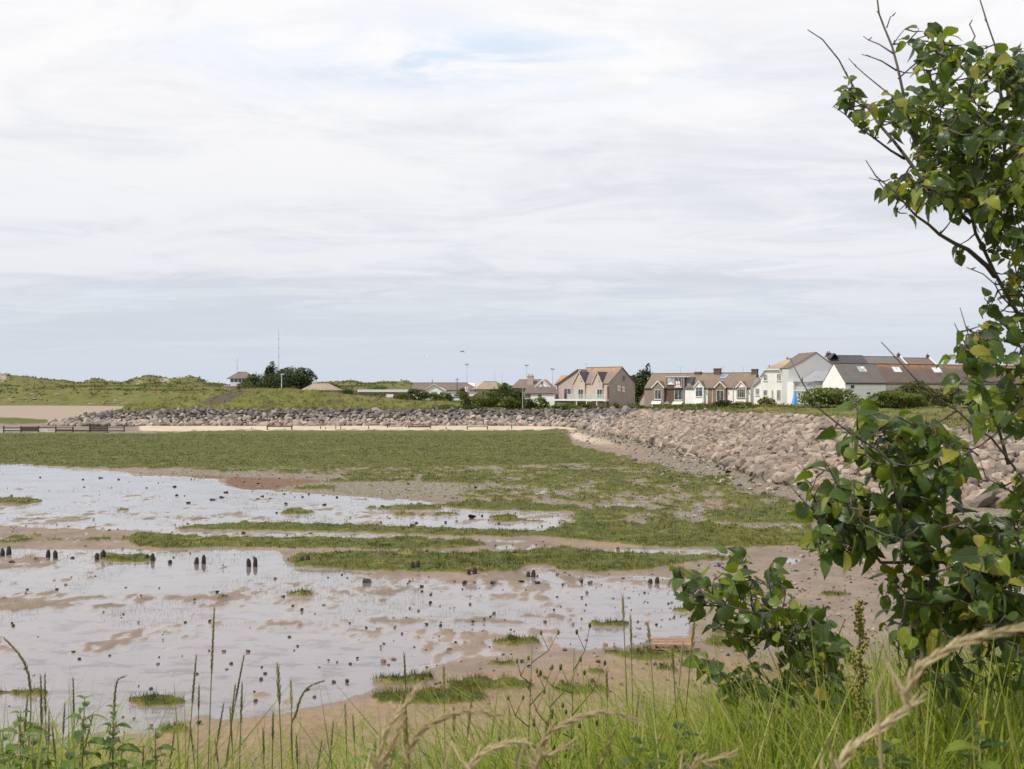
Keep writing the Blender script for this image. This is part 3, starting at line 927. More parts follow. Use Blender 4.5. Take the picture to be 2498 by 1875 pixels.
simple('cloth_dark', (0.03, 0.035, 0.05), (0.02, 0.022, 0.03), 0.9, 4.0)
simple('skin', (0.50, 0.31, 0.22), (0.46, 0.28, 0.2), 0.6, 4.0)
simple('car_paint', (0.62, 0.66, 0.76), (0.58, 0.62, 0.72), 0.25, 1.0)
simple('tyre_rubber', (0.02, 0.02, 0.02), (0.03, 0.03, 0.03), 0.8, 4.0)
simple('parasol_blue', (0.10, 0.32, 0.72), (0.08, 0.27, 0.64), 0.8, 2.0)
simple('gull_feather', (0.75, 0.75, 0.74), (0.62, 0.62, 0.62), 0.8, 4.0)
simple('kite_cloth', (0.10, 0.11, 0.13), (0.07, 0.07, 0.09), 0.8, 2.0)
simple('bark', (0.11, 0.085, 0.065), (0.065, 0.052, 0.042), 0.85, 25, 0.4, 0.004, bscale=120)
simple('far_bark', (0.09, 0.07, 0.055), (0.06, 0.05, 0.04), 0.9, 2.0)
simple('hut_pink', (0.60, 0.40, 0.38), (0.52, 0.33, 0.32), 0.8, 1.5)
simple('concrete', (0.36, 0.34, 0.31), (0.28, 0.265, 0.25), 0.9, 2.0, 0.3, 0.02)


def glass(name, tint=(0.035, 0.04, 0.045), rough=0.06):
    m, t, b, out = mat(name)
    v = pos_vec(t)
    c = t.mix(t.step(t.noise(v, 0.9, 2), 0.4, 0.6), tint, tuple(x * 2.2 for x in tint))
    t.put(b.inputs['Base Color'], c)
    b.inputs['Roughness'].default_value = rough
    b.inputs['Specular IOR Level'].default_value = 0.6
    return m


glass('window_glass'); glass('curtained_glass', (0.16, 0.155, 0.145)); glass('roof_glass', (0.30, 0.32, 0.33), 0.1); glass('solar_glass', (0.10, 0.14, 0.20), 0.1)
m_, t_, b_, o_ = mat('balustrade_glass')
t_.put(b_.inputs['Base Color'], (0.48, 0.58, 0.54)); b_.inputs['Roughness'].default_value = 0.05; b_.inputs['Alpha'].default_value = 0.35


def tiles(name, c1, c2, c3=None, lich=None, pitch=0.3):
    """roof covering: courses that follow the slope, mottled, lichen near the ridge where the roof has it"""
    m, t, b, out = mat(name)
    v = obj_vec(t)
    x, y, z = t.sep(v)
    n = t.noise(v, 0.5, 5, 0.6); n2 = t.noise(v, 5, 4, 0.6)
    c = t.mix(t.step(n, 0.35, 0.65), c1, c2)
    c = t.mix(t.step(n2, 0.5, 0.75), c, tuple(q * 0.7 for q in c2))
    if lich:
        col, z0, z1 = lich
        k = t.math('MULTIPLY', t.step(z, z0, z1), t.step(t.noise(v, 0.9, 5, 0.65), 0.36, 0.58))
        c = t.mix(t.math('MULTIPLY', k, 0.85), c, col)
    wv = t.math('FRACT', t.math('DIVIDE', z, pitch * 0.6))
    row = t.step(wv, 0.0, 0.28)
    c = t.mix(t.math('MULTIPLY', t.math('SUBTRACT', 1.0, row), 0.42), c, (0.05, 0.042, 0.04))
    t.put(b.inputs['Base Color'], c)
    b.inputs['Roughness'].default_value = 0.85
    t.put(b.inputs['Normal'], t.bump(t.math('ADD', row, n2), 0.5, 0.05))
    return m


tiles('tile_brown', (0.18, 0.135, 0.11), (0.145, 0.108, 0.09), lich=((0.22, 0.15, 0.085), 6.6, 8.6))
tiles('tile_terrace', (0.19, 0.138, 0.112), (0.15, 0.112, 0.094), lich=((0.20, 0.16, 0.085), 5.0, 7.8))
tiles('tile_lichen', (0.215, 0.175, 0.15), (0.185, 0.15, 0.13), lich=((0.40, 0.20, 0.07), 7.6, 9.3))
tiles('tile_orange', (0.22, 0.17, 0.14), (0.19, 0.14, 0.115), lich=((0.42, 0.215, 0.075), 5.0, 7.0))
tiles('tile_grey', (0.155, 0.138, 0.13), (0.13, 0.117, 0.11))
tiles('tile_rust', (0.14, 0.105, 0.09), (0.115, 0.088, 0.078), lich=((0.36, 0.15, 0.05), 7.4, 8.5))
tiles('tile_plain', (0.16, 0.115, 0.092), (0.13, 0.095, 0.08))
tiles('slate_and_shade', (0.075, 0.075, 0.082), (0.055, 0.055, 0.062))
tiles('tile_tan', (0.30, 0.235, 0.165), (0.235, 0.19, 0.14), lich=((0.48, 0.32, 0.18), 8.0, 10.5))


# ------------------------------------------------------------------ far plants
def clumps(P, N, S, r, aspect=1.0):
    """one small quad per point, roughly facing N"""
    n = len(P)
    T = r.normal(0, 1, (n, 3)); N = N + r.normal(0, 0.55, (n, 3)); N /= np.linalg.norm(N, axis=1, keepdims=True) + 1e-9
    U = np.cross(N, T); U /= np.linalg.norm(U, axis=1, keepdims=True) + 1e-9
    Vv = np.cross(N, U)
    s = S[:, None]
    q = np.stack([P - U * s, P - Vv * s * aspect + N * s * 0.25, P + U * s, P + Vv * s * aspect - N * s * 0.2], 1)
    F = np.arange(n * 4).reshape(n, 4)
    return q.reshape(-1, 3), F


def crown_points(lobes, dens, r):
    Ps, Ns = [], []
    for (c, rad) in lobes:
        c = np.array(c); rad = np.array(rad)
        n = int(dens * (rad[0] * rad[1] + rad[0] * rad[2] + rad[1] * rad[2]))
        d = r.normal(0, 1, (n, 3)); d /= np.linalg.norm(d, axis=1, keepdims=True)
        k = r.uniform(0.55, 1.05, (n, 1)) ** 0.6 + 0.18 * (fbm(d[:, 0] * 3 + c[0], d[:, 2] * 3 + d[:, 1] * 2, 3)[:, None] - 0.5) * 2
        Ps.append(c + d * rad * k); Ns.append(d / rad)
    P = np.concatenate(Ps); N = np.concatenate(Ns)
    N /= np.linalg.norm(N, axis=1, keepdims=True)
    return P, N


BUSH_SEED = [400]


def bush(name, label, cat, X, Y, w_, h_, m, group=None, leaf=0.22, dens=75, nl=5, trunk=0.0, base=None, dep=None, tall=False):
    """shrub or tree: stems and a crown of leaf clumps"""
    BUSH_SEED[0] += 1
    r = np.random.default_rng(BUSH_SEED[0])
    z0 = (lz(X, Y) if base is None else base)
    root = empty(name, (X, Y, z0 - 0.08))
    tag(root, label, cat, group)
    dep = dep or w_ * 0.7
    lobes = [((0, 0, trunk + (h_ - trunk) * 0.42), (w_ * 0.44, dep * 0.42, (h_ - trunk) * 0.45))]
    for k in range(nl):
        a = r.uniform(-1, 1); zz = r.uniform(0.25, 0.85)
        sc = r.uniform(0.22, 0.36) * (1.15 - 0.5 * zz)
        spread = (1.0 - 0.6 * max(0, zz - 0.3)) * 0.44
        lobes.append(((a * w_ * spread, r.uniform(-1, 1) * dep * 0.3, trunk + (h_ - trunk) * zz * 0.9), (w_ * sc, dep * sc, (h_ - trunk) * sc * 0.75)))
    if tall:
        lobes.append(((0.02 * w_, 0, h_ * 0.86), (w_ * 0.14, w_ * 0.14, h_ * 0.16)))
    if trunk > 0:
        lobes = [(c, (q[0] * 1.22, q[1] * 1.2, q[2] * 1.05)) for c, q in lobes]
    P, N = crown_points(lobes, dens / (leaf / 0.22) ** 2 * 0.9, r)
    P[:, 2] = np.where(P[:, 2] < 0.05, r.uniform(0.05, 0.4, len(P)), P[:, 2])
    V, F = clumps(P, N, r.uniform(0.5, 1.1, len(P)) * leaf, r, 0.7)
    mk('crown', V, F, m, root, fattr=dict(rnd=r.random(len(F))))
    b = MB()
    for k in range(3 if trunk < 0.5 else 1):
        a = 2 * math.pi * k / 3
        top = Vector((math.cos(a) * w_ * 0.12, math.sin(a) * dep * 0.12, h_ * 0.6))
        b.tube([(0.06 * math.cos(a), 0.06 * math.sin(a), -0.2), top * 0.5 + Vector((0.05, 0, 0)), top], [0.05 * h_ ** 0.5 + 0.02, 0.04 * h_ ** 0.5, 0.012], 5)
    b.build('trunk', MATS['far_bark'], root)
    return root


def atpx(x, Y):
    return (x - CX) / FP * Y


# ------------------------------------------------------------------ buildings
class Fr:
    """local frame of a building: u along its front, v to the back, z up; pixels can be read back onto its walls"""
    def __init__(s, x, Y, deg, z0):
        s.a = math.radians(deg); s.c = math.cos(s.a); s.s = math.sin(s.a)
        s.o = Vector(((x - CX) / FP * Y, Y, z0))

    def front(s, x, y, v=0.0):
        t = (x - CX) / FP
        k = (v + (-s.s * s.o.x + s.c * s.o.y)) / (-s.s * t + s.c)
        return s.c * (t * k - s.o.x) + s.s * (k - s.o.y), CH - (y - YH) / FP * k - s.o.z

    def side(s, x, y, u=0.0):
        t = (x - CX) / FP
        k = (u + s.c * s.o.x + s.s * s.o.y) / (s.c * t + s.s)
        return -s.s * (t * k - s.o.x) + s.c * (k - s.o.y), CH - (y - YH) / FP * k - s.o.z

    def pt(s, u, v, z=0.0):
        return Vector((s.o.x + s.c * u - s.s * v, s.o.y + s.s * u + s.c * v, s.o.z + z))

    def root(s, name, label, cat, group=None, u=0.0, v=0.0):
        p = s.pt(u, v); e = empty(name, p, s.a)
        tag(e, label, cat, group)
        return e


def Qf(v=0.0):
    return lambda a, z, d: (a, v - d, z)


def Qr(u):
    return lambda a, z, d: (u + d, a, z)


def Ql(u):
    return lambda a, z, d: (u - d, a, z)


def qbox(mb, q, a0, a1, z0, z1, d0, d1):
    c = [Vector(q(a, z, d)) for d in (d0, d1) for z in (z0, z1) for a in (a0, a1)]
    mb.add(c, [(0, 2, 3, 1), (4, 5, 7, 6), (0, 1, 5, 4), (2, 6, 7, 3), (0, 4, 6, 2), (1, 3, 7, 5)])


def window(root, q, a0, a1, z0, z1, cols=1, rows=1, frame='paint_white', pane='window_glass', bar=0.07, sill=True, name='window', proud=0.05):
    if a1 < a0: a0, a1 = a1, a0
    if z1 < z0: z0, z1 = z1, z0
    b = MB()
    qbox(b, q, a0, a1, z0, z0 + bar, 0.0, proud); qbox(b, q, a0, a1, z1 - bar, z1, 0.0, proud)
    qbox(b, q, a0, a0 + bar, z0 + bar, z1 - bar, 0.0, proud); qbox(b, q, a1 - bar, a1, z0 + bar, z1 - bar, 0.0, proud)
    for k in range(1, cols):
        a = a0 + (a1 - a0) * k / cols
        qbox(b, q, a - bar * 0.45, a + bar * 0.45, z0 + bar, z1 - bar, 0.0, proud * 0.95)
    for k in range(1, rows):
        z = z0 + (z1 - z0) * (0.68 if rows == 2 else k / rows)
        qbox(b, q, a0 + bar, a1 - bar, z - bar * 0.35, z + bar * 0.35, 0.0, proud * 0.85)
    w_ = b.build(name, MATS[frame], root)
    for k in range(cols):
        g = MB()
        qbox(g, q, a0 + bar * .5 + (a1 - a0 - bar) * k / cols + bar * 0.46, a0 + bar * .5 + (a1 - a0 - bar) * (k + 1) / cols - bar * 0.46, z0 + bar + .002, z1 - bar - .002, 0.004, 0.022)
        g.build('pane', MATS[pane], w_)
    if sill:
        g = MB(); qbox(g, q, a0 - 0.06, a1 + 0.06, z0 - 0.1, z0 - 0.004, -0.02, proud + 0.09)
        g.build('sill', MATS[frame], w_)
    return w_


def pwin(F, root, crop, x0, x1, y0, y1, v=0.0, off=(0, 0), **kw):
    """window read from a crop of the photograph: crop = (left, top, zoom)"""
    l, t, k = crop
    a0, zt = F.front(l + x0 / k, t + y0 / k, v); a1, _ = F.front(l + x1 / k, t + y0 / k, v); _, zb = F.front(l + x0 / k, t + y1 / k, v)
    return window(root, Qf(v - off[1]), a0 - off[0], a1 - off[0], zb, zt, **kw)


def gable_roof(root, u0, u1, v0, v1, ze, zr, m, over=0.25, th=0.16, name='roof', vr=None, trim='paint_white', hipl=0.0, hipr=0.0, ridge=True):
    """roof with its ridge along u; hips shorten the ridge at either end"""
    vr = (v0 + v1) / 2 if vr is None else vr
    k0 = (zr - ze) / (vr - v0); k1 = (zr - ze) / (v1 - vr)
    a, b2 = u0 - over, u1 + over
    e0 = (v0 - over, ze - over * k0 + 0.02); e1 = (v1 + over, ze - over * k1 + 0.02)
    mb = MB()
    la, rb = a + hipl, b2 - hipr
    mb.prism([(a, e0[0], e0[1]), (b2, e0[0], e0[1]), (rb, vr, zr + 0.02), (la, vr, zr + 0.02)], (0, 0, th))
    mb.prism([(b2, e1[0], e1[1]), (a, e1[0], e1[1]), (la, vr, zr + 0.02), (rb, vr, zr + 0.02)], (0, 0, th))
    if hipl: mb.prism([(a, e1[0], e1[1]), (a, e0[0], e0[1]), (la, vr, zr + 0.02)], (0, 0, th))
    if hipr: mb.prism([(b2, e0[0], e0[1]), (b2, e1[0], e1[1]), (rb, vr, zr + 0.02)], (0, 0, th))
    o = mb.build(name, m, root)
    if ridge:
        MB().box(la, rb, vr - 0.11, vr + 0.11, zr + th - 0.03, zr + th + 0.10).build('ridge_tiles', MATS['brick_dark'], o)
    return o


def body(root, u0, u1, v0, v1, ze, zr=None, m='render_white', z0=-1.2, vr=None, name='wall', gable=True):
    """walls of a block, with gable ends at u0 and u1"""
    b = MB()
    if zr is None or not gable:
        b.box(u0, u1, v0, v1, z0, ze)
    else:
        vr = (v0 + v1) / 2 if vr is None else vr
        b.prism([(u0, v0, z0), (u0, v0, ze), (u0, vr, zr), (u0, v1, ze), (u0, v1, z0)], (u1 - u0, 0, 0))
    return b.build(name, MATS[m], root)


def front_gable_roof(root, u0, u1, v0, vback, ze, zr, m, over=0.2, th=0.14, name='dormer_roof', barge='paint_white'):
    """small roof with its ridge running back from the front"""
    um = (u0 + u1) / 2; k = (zr - ze) / (um - u0)
    mb = MB()
    mb.prism([(u0 - over, v0 - over, ze - over * k), (um, v0 - over, zr), (um, vback, zr), (u0 - over, vback, ze - over * k)], (0, 0, th))
    mb.prism([(um, v0 - over, zr), (u1 + over, v0 - over, ze - over * k), (u1 + over, vback, ze - over * k), (um, vback, zr)], (0, 0, th))
    o = mb.build(name, m, root)
    if barge:
        g = MB()
        for s_, ua in ((1, u0 - over), (-1, u1 + over)):
            g.prism([(ua, v0 - over - 0.06, ze - over * k - 0.12), (um, v0 - over - 0.06, zr - 0.12), (um, v0 - over - 0.06, zr + th + 0.04), (ua, v0 - over - 0.06, ze - over * k + th + 0.04)], (0, 0.056, 0))
        g.build('bargeboard', MATS[barge], o)
    return o


def chimney(root, u, v, z0, z1, w_=0.9, d_=0.6, m='brick_dark', pots=0):
    b = MB(); b.box(u - w_ / 2, u + w_ / 2, v - d_ / 2, v + d_ / 2, z0, z1); b.box(u - w_ / 2 - .07, u + w_ / 2 + .07, v - d_ / 2 - .07, v + d_ / 2 + .07, z1 - .28, z1 - .06)
    c = b.build('chimney', MATS[m], root)
    for k in range(pots):
        x = u + (k - (pots - 1) / 2) * w_ / max(pots, 1)
        MB().tube([(x, v, z1), (x, v, z1 + .38)], [.13, .11], 8).build('chimney_pot', MATS['brick_red'], c)
    return c


def aerial(root, u, v, z0, h_=1.8):
    b = MB(); b.tube([(u, v, z0), (u, v, z0 + h_)], .03, 5); b.tube([(u - .6, v, z0 + h_ - .1), (u + .6, v, z0 + h_ - .1)], .022, 4)
    for k in range(5):
        b.tube([(u - .5 + k * .25, v - .25, z0 + h_ - .1), (u - .5 + k * .25, v + .25, z0 + h_ - .1)], .015, 4)
    return b.build('aerial', MATS['galvanised'], root)


def flag_mesh(w_, h_, dx=0.0, red=True):
    """white cloth with a red cross, hanging a little slack"""
    b = MB(); nx, nz = 15, 11
    f = lambda i, j: ((i / nx - .5) * w_ + dx * (j / nz) ** 1.5 * w_, 0.05 * math.sin(i * 0.9 + j * 0.35), -(j / nz) * h_ + 0.04 * h_ * math.sin(i * .7))
    for i in range(nx):
        for j in range(nz):
            b.cur = 1 if red and (i in (7, 8) or j == 5) else 0
            p = [f(i, j), f(i + 1, j), f(i + 1, j + 1), f(i, j + 1)]
            b.add([(x, y - .008, z) for x, y, z in p] + [(x, y + .008, z) for x, y, z in p], [(0, 3, 2, 1), (4, 5, 6, 7)])
    return b


C4 = (1250, 860, 6.32); C5 = (1530, 860, 6.32); C6 = (1820, 840, 7.373); C7 = (2000, 840, 4.442); C3 = (950, 840, 4.916); C2 = (500, 800, 4.424)


def px4(C, x, y):
    return C[0] + x / C[2], C[1] + y / C[2]


def balcony_house():
    F = Fr(1484, 272, -40, 0); F.o.z = lz(F.o.x, F.o.y) + 0.0
    x, y = px4(C4, 1480, 0)
    r = F.root('balcony_house', 'beige two storey house with pointed dormers and glass fronted balcony', 'house')
    uL = F.front(*px4(C4, 940, 600))[0]
    ze = F.front(*px4(C4, 1480, 470))[1]
    W_ = F.side(*px4(C4, 1890, 500), 0.0)[0]
    zr = F.side(*px4(C4, 1680, 230), 0.0)[1]
    body(r, uL, 0, 0, W_, ze, zr, 'render_pinkgrey')  # gable greyer than the front: its shade is in the colour
    gable_roof(r, uL, 0, 0, W_, ze, zr, MATS['tile_lichen'], 0.22)
    # front skin in its sunlit tone, with brick quoins
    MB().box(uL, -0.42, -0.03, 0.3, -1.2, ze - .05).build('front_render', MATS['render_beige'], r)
    for k in range(9):
        MB().box(-0.42, 0.03, -0.05, 0.35, -1.0 + k * .66, -0.42 + k * .66).build('quoin', MATS['brick_red'], r)
    for (xa, xb, pk) in ((950, 1130, 1040), (1245, 1400, 1322)):
        a0, a1 = F.front(*px4(C4, xa, 460))[0], F.front(*px4(C4, xb, 460))[0]
        zp = F.front(*px4(C4, pk, 300))[1]
        b = MB(); b.box(a0, a1, -0.35, 0.1, -1.1, ze - .02)
        b.prism([(a0, -.35, ze - .02), (a1, -.35, ze - .02), ((a0 + a1) / 2, -.35, zp)], (0, 3.0, 0))
        b.build('dormer_wall', MATS['render_beige'], r)
        front_gable_roof(r, a0, a1, -.35, W_ / 2 - .4, ze - .02, zp, MATS['slate_and_shade'], .18, barge='paint_cream')  # dormer roofs coloured dark for the shade on their right slopes
        pwin(F, r, C4, pk + 5, pk + 35, 375, 425, v=-.35, frame='paint_cream', bar=.05, pane='curtained_glass')
    pwin(F, r, C4, 1015, 1095, 560, 712, v=-.35, cols=2, sill=False)
    pwin(F, r, C4, 1305, 1385, 560, 700, v=-.35, cols=2, sill=False)
    a, z = F.side(*px4(C4, 1695, 430), 0.0); a2, z2 = F.side(*px4(C4, 1737, 355), 0.0)
    window(r, Qr(0.0), a, a2, z, z2, frame='render_pinkgrey', bar=.08, rows=2)
    # left wing with a long catslide gable
    uw, zw = F.front(*px4(C4, 690, 490), 1.6); up, zp = F.front(*px4(C4, 1012, 265), 1.6)
    b = MB(); b.prism([(uw, 1.6, -1.2), (uw, 1.6, zw), (up, 1.6, zp), (up + .8, 1.6, zp), (up + .8, 1.6, -1.2)], (0, 5, 0))
    b.build('wing_wall', MATS['render_pinkgrey'], r)
    k = (zp - zw) / (up - uw)
    g = MB(); g.prism([(uw - .5, 1.35, zw - .5 * k), (up, 1.35, zp), (up, 7.0, zp), (uw - .5, 7.0, zw - .5 * k)], (0, 0, .18))
    wr = g.build('wing_roof', MATS['tile_lichen'], r)
    g = MB(); g.prism([(uw - .5, 1.29, zw - .5 * k - .1), (up, 1.29, zp - .1), (up, 1.29, zp + .2), (uw - .5, 1.29, zw - .5 * k + .2)], (0, .05, 0))
    g.build('bargeboard', MATS['brick_dark'], wr)
    g = MB(); ub, zb2 = F.front(*px4(C4, 720, 360), 7); uc, zc2 = F.front(*px4(C4, 860, 360), 7); ud, zd2 = F.front(*px4(C4, 640, 500), 4)
    g.prism([(ud, 4, zd2), (uc + 1.5, 4, zd2), (uc + 1.5, 8, zb2), (ub, 8, zb2)], (0, 0, .18))
    g.build('rear_roof', MATS['tile_orange'], r)
    MB().box(ud + .5, uc + 1.4, 4.5, 9, -1.2, zd2).build('rear_wall', MATS['render_pinkgrey'], r)
    pwin(F, r, C4, 845, 905, 548, 645, v=1.6)
    pwin(F, r, C4, 800, 842, 560, 712, v=1.6, frame='brick_dark', sill=False, name='door')
    for xq in (693, 932):
        u_ = F.front(*px4(C4, xq, 500), 1.6)[0]
        for k in range(6):
            MB().box(u_, u_ + .35, 1.56, 1.9, 1.7 + k * .55, 2.16 + k * .55).build('quoin', MATS['brick_red'], r)
    # balcony: slab, posts, glass panels
    u0 = F.front(*px4(C4, 620, 720), -1.8)[0]; u1 = F.front(*px4(C4, 1440, 720), -1.8)[0]
    zt = F.front(*px4(C4, 1000, 716), -1.8)[1]; zbm = F.front(*px4(C4, 1000, 742), -1.8)[1]
    MB().box(u0, u1, -1.8, -0.4, zbm, zt).build('balcony_slab', MATS['paint_white'], r)
    MB().box(u0, uL - .05, -0.4, 1.55, zbm, zt).build('balcony_terrace', MATS['concrete'], r)
    ztop = F.front(*px4(C4, 1000, 638), -1.8)[1]
    ug = F.front(*px4(C4, 838, 700), -1.8)[0]
    npan = 5
    for k in range(npan):
        a0 = ug + (u1 - ug) * k / npan + .03; a1 = ug + (u1 - ug) * (k + 1) / npan - .03
        p = MB().box(a0, a1, -1.77, -1.745, zt + .05, ztop).build('balcony_pane', MATS['balustrade_glass'], r)
        MB().box(a0 - .03, a0 + .02, -1.79, -1.73, zt, ztop + .04).build('baluster', MATS['galvanised'], p)
    for xq in (985, 1140, 1300):
        u_ = F.front(*px4(C4, xq, 760), -1.75)[0]
        MB().box(u_ - .09, u_ + .09, -1.74, -1.56, -1.0, zbm).build('balcony_post', MATS['paint_white'], r)
    # ground floor below the terrace: garage and brick jambs
    MB().box(u0 + .1, uL - .1, -0.3, 1.5, -1.2, zbm - .01).build('garage_wall', MATS['render_pinkgrey'], r)
    a0, z1 = F.front(*px4(C4, 690, 765), -.3); a1 = F.front(*px4(C4, 832, 765), -.3)[0]
    gd = MB()
    for k in range(4):
        gd.box(a0, a1, -.36, -.302, -.5 + k * (z1 + .5) / 4, -.5 + (k + 1) * (z1 + .5) / 4 - .02)
    gd.build('garage_door', MATS['paint_white'], r)
    MB().box(a0 - .5, a1 + .3, -.35, -.302, z1 + .02, z1 + .35).build('lintel', MATS['brick_red'], r)
    pwin(F, r, C4, 1010, 1120, 765, 850, v=-.35, cols=3, sill=False, name='patio_door')
    aerial(r, F.front(*px4(C4, 1140, 240), W_ / 2)[0], W_ / 2, zr - .1, 1.3)
    # wall flag
    a, z = F.side(*px4(C4, 1625, 515), 0.1); a2, z2 = F.side(*px4(C4, 1738, 600), 0.1)
    fl = flag_mesh(abs(a2 - a), abs(z - z2), 0.0).build('flag', [MATS['flag_white'], MATS['flag_red']])
    fl.location = F.pt(0.09, (a + a2) / 2, z); fl.rotation_euler = (0, 0.12, F.a + math.pi / 2)
    tag(fl, 'white flag with red cross fixed flat on a pinkish gable wall', 'flag')
    return F


balcony_house()


def terrace():
    F = Fr(1572, 262, -30, 0)
    F.o.z = lz(F.o.x, F.o.y) - 0.1
    ze = F.front(*px4(C5, 600, 550))[1]
    Wd = 9.6
    zr = F.front(*px4(C5, 1000, 327), Wd / 2)[1]
    bounds = [265, 575, 890, 1240, 1540, 1900]
    us = [F.front(*px4(C5, b, 600))[0] for b in bounds]
    info = [('render_taupe', 'taupe terraced house with small gabled bay at the row end', 0), ('brick_dark', 'brown terraced house with flat roofed box dormer and red cross flag', 1),
            ('render_white', 'white terraced house with wide gabled bay beside the box dormer', 2), ('render_brown', 'brown terraced house with plain gabled front between two white ones', 3), ('render_white', 'white terraced house with red framed bay window at the row end', 4)]
    bays = [(375, 575, 440, 480), None, (1020, 1190, 440, 1105), (1340, 1525, 450, 1425), (1670, 1845, 445, 1755)]
    for k, (wm, label, _) in enumerate(info):
        w_ = us[k + 1] - us[k]
        r = F.root('terraced_house', label, 'house', 'terraced houses facing the shore', u=us[k])
        off = (us[k], 0)
        body(r, 0.0 if k == 0 else .004, w_ - .004, 0, Wd, ze, zr, wm)
        gable_roof(r, 0, w_, 0, Wd, ze, zr, MATS['tile_terrace'], 0.0 if 0 < k < 4 else .04, .15)
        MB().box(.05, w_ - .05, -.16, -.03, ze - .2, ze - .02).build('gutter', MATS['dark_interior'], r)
        if bays[k]:
            xa, xb, yp, xm = bays[k]
            a0 = F.front(*px4(C5, xa, 540), -.7)[0] - us[k]; a1 = F.front(*px4(C5, xb, 540), -.7)[0] - us[k]
            zp = F.front(*px4(C5, xm, yp), -.7)[1]; zb = F.front(*px4(C5, xm, 535), -.7)[1]
            b = MB(); b.box(a0 + .2, a1 - .2, -.7, .05, -1.2, zb)
            b.prism([(a0 + .2, -.7, zb), (a1 - .2, -.7, zb), ((a0 + a1) / 2, -.7, zp - .1)], (0, 1.5, 0))
            b.build('bay', MATS[{0: 'render_taupe', 2: 'render_white', 3: 'render_brown', 4: 'render_white'}[k]], r)
            front_gable_roof(r, a0 + .15, a1 - .15, -.7, 2.6, zb, zp, MATS['tile_brown'], .15)
        if k == 0:
            pwin(F, r, C5, 425, 525, 570, 718, v=-.7, off=off, cols=2)
            pwin(F, r, C5, 388, 525, 780, 830, v=-.7, off=off, cols=2)
            a0 = F.front(*px4(C5, 385, 760), -.7)[0] - us[k]; a1 = F.front(*px4(C5, 525, 760), -.7)[0] - us[k]; z = F.front(*px4(C5, 450, 770), -.7)[1]
            MB().prism([(a0, -1.3, z - .35), (a1, -1.3, z - .35), (a1, -.72, z + .2), (a0, -.72, z + .2)], (0, 0, .14)).build('bay_canopy', MATS['paint_white'], r)
            # lean-to on the free end
            g = MB(); g.prism([(-1.7, 1.2, -1.2), (-.02, 1.2, -1.2), (-.02, 1.2, 4.6), (-1.7, 1.2, 1.7)], (0, 4, 0)); g.build('lean_to', MATS['render_pinkgrey'], r)
            MB().prism([(-1.9, 1.0, 1.35), (0, 1.0, 4.62), (0, 5.3, 4.62), (-1.9, 5.3, 1.35)], (0, 0, .14)).build('lean_to_roof', MATS['tile_grey'], r)
        if k == 1:
            a0 = F.front(*px4(C5, 605, 400), -.05)[0] - us[k]; a1 = F.front(*px4(C5, 888, 400), -.05)[0] - us[k]
            zt = F.front(*px4(C5, 700, 378), -.05)[1]
            MB().box(a0, a1 - .02, -.06, 3.4, ze - .4, zt).build('box_dormer', MATS['brick_dark'], r)
            MB().box(a0 - .1, a1 + 1.3, -.25, 4.3, zt, zt + .16).build('dormer_flat_roof', MATS['flat_roof_pale'], r)
            MB().box(a1 - .01, a1 + 1.2, .6, 3.6, ze - .1, zt).build('dormer_cheek', MATS['lead_grey'], r)
            pwin(F, r, C5, 625, 722, 388, 485, v=-.06, off=off, pane='roof_glass')
            pwin(F, r, C5, 735, 845, 388, 530, v=-.06, off=off, cols=2)
            pwin(F, r, C5, 728, 850, 570, 728, v=0, off=off, cols=2)
            pwin(F, r, C5, 700, 840, 785, 850, v=-.7, off=off, cols=3)
            a0 = F.front(*px4(C5, 697, 760), -.7)[0] - us[k]; a1 = F.front(*px4(C5, 848, 760), -.7)[0] - us[k]; z = F.front(*px4(C5, 750, 775), -.7)[1]
            MB().prism([(a0, -1.3, z - .35), (a1, -1.3, z - .35), (a1, -.01, z + .25), (a0, -.01, z + .25)], (0, 0, .14)).build('bay_canopy', MATS['paint_cream'], r)
            MB().box(a0 + .05, a1 - .05, -.7, .03, -1.2, z - .1).build('bay', MATS['paint_white'], r)
            a0 = F.front(*px4(C5, 580, 790), -.4)[0] - us[k]; z = F.front(*px4(C5, 610, 745), -.4)[1]
            g = MB(); g.prism([(a0 - .2, -.8, z - .7), (a0 + 1.3, -.8, z - .7), (a0 + .55, -.8, z)], (0, .8, 0)); g.build('porch', MATS['lead_grey'], r)
            MB().box(a0, a0 + 1.1, -.05, .02, -.6, z - .7).build('door', MATS['dark_interior'], r)
            u_ = F.front(*px4(C5, 875, 500), -.1)[0] - us[k]
            MB().tube([(u_, -.12, -.5), (u_, -.12, zt)], .07, 6).build('drainpipe', MATS['paint_cream'], r)
            a, z = F.front(*px4(C5, 750, 440), -.2); a2, z2 = F.front(*px4(C5, 815, 540), -.2)
            fl = flag_mesh(a2 - a, z - z2, 0.1).build('flag', [MATS['flag_white'], MATS['flag_red']])
            fl.location = F.pt((a + a2) / 2, -.22, z); fl.rotation_euler = (0, 0, F.a)
            tag(fl, 'white flag with red cross hanging from an upstairs dormer window', 'flag')
        if k == 2:
            pwin(F, r, C5, 1055, 1160, 530, 675, v=-.7, off=off, cols=2, rows=2)
            pwin(F, r, C5, 918, 975, 785, 825, off=off)
            a0 = F.front(*px4(C5, 1015, 780), -.7)[0] - us[k]; a1 = F.front(*px4(C5, 1160, 780), -.7)[0] - us[k]; z = F.front(*px4(C5, 1080, 770), -.7)[1]
            MB().prism([(a0, -1.4, z - .35), (a1, -1.4, z - .35), (a1, -.72, z + .2), (a0, -.72, z + .2)], (0, 0, .14)).build('bay_canopy', MATS['paint_cream'], r)
            pwin(F, r, C5, 1040, 1150, 795, 850, v=-.7, off=off, frame='brick_dark', cols=2)
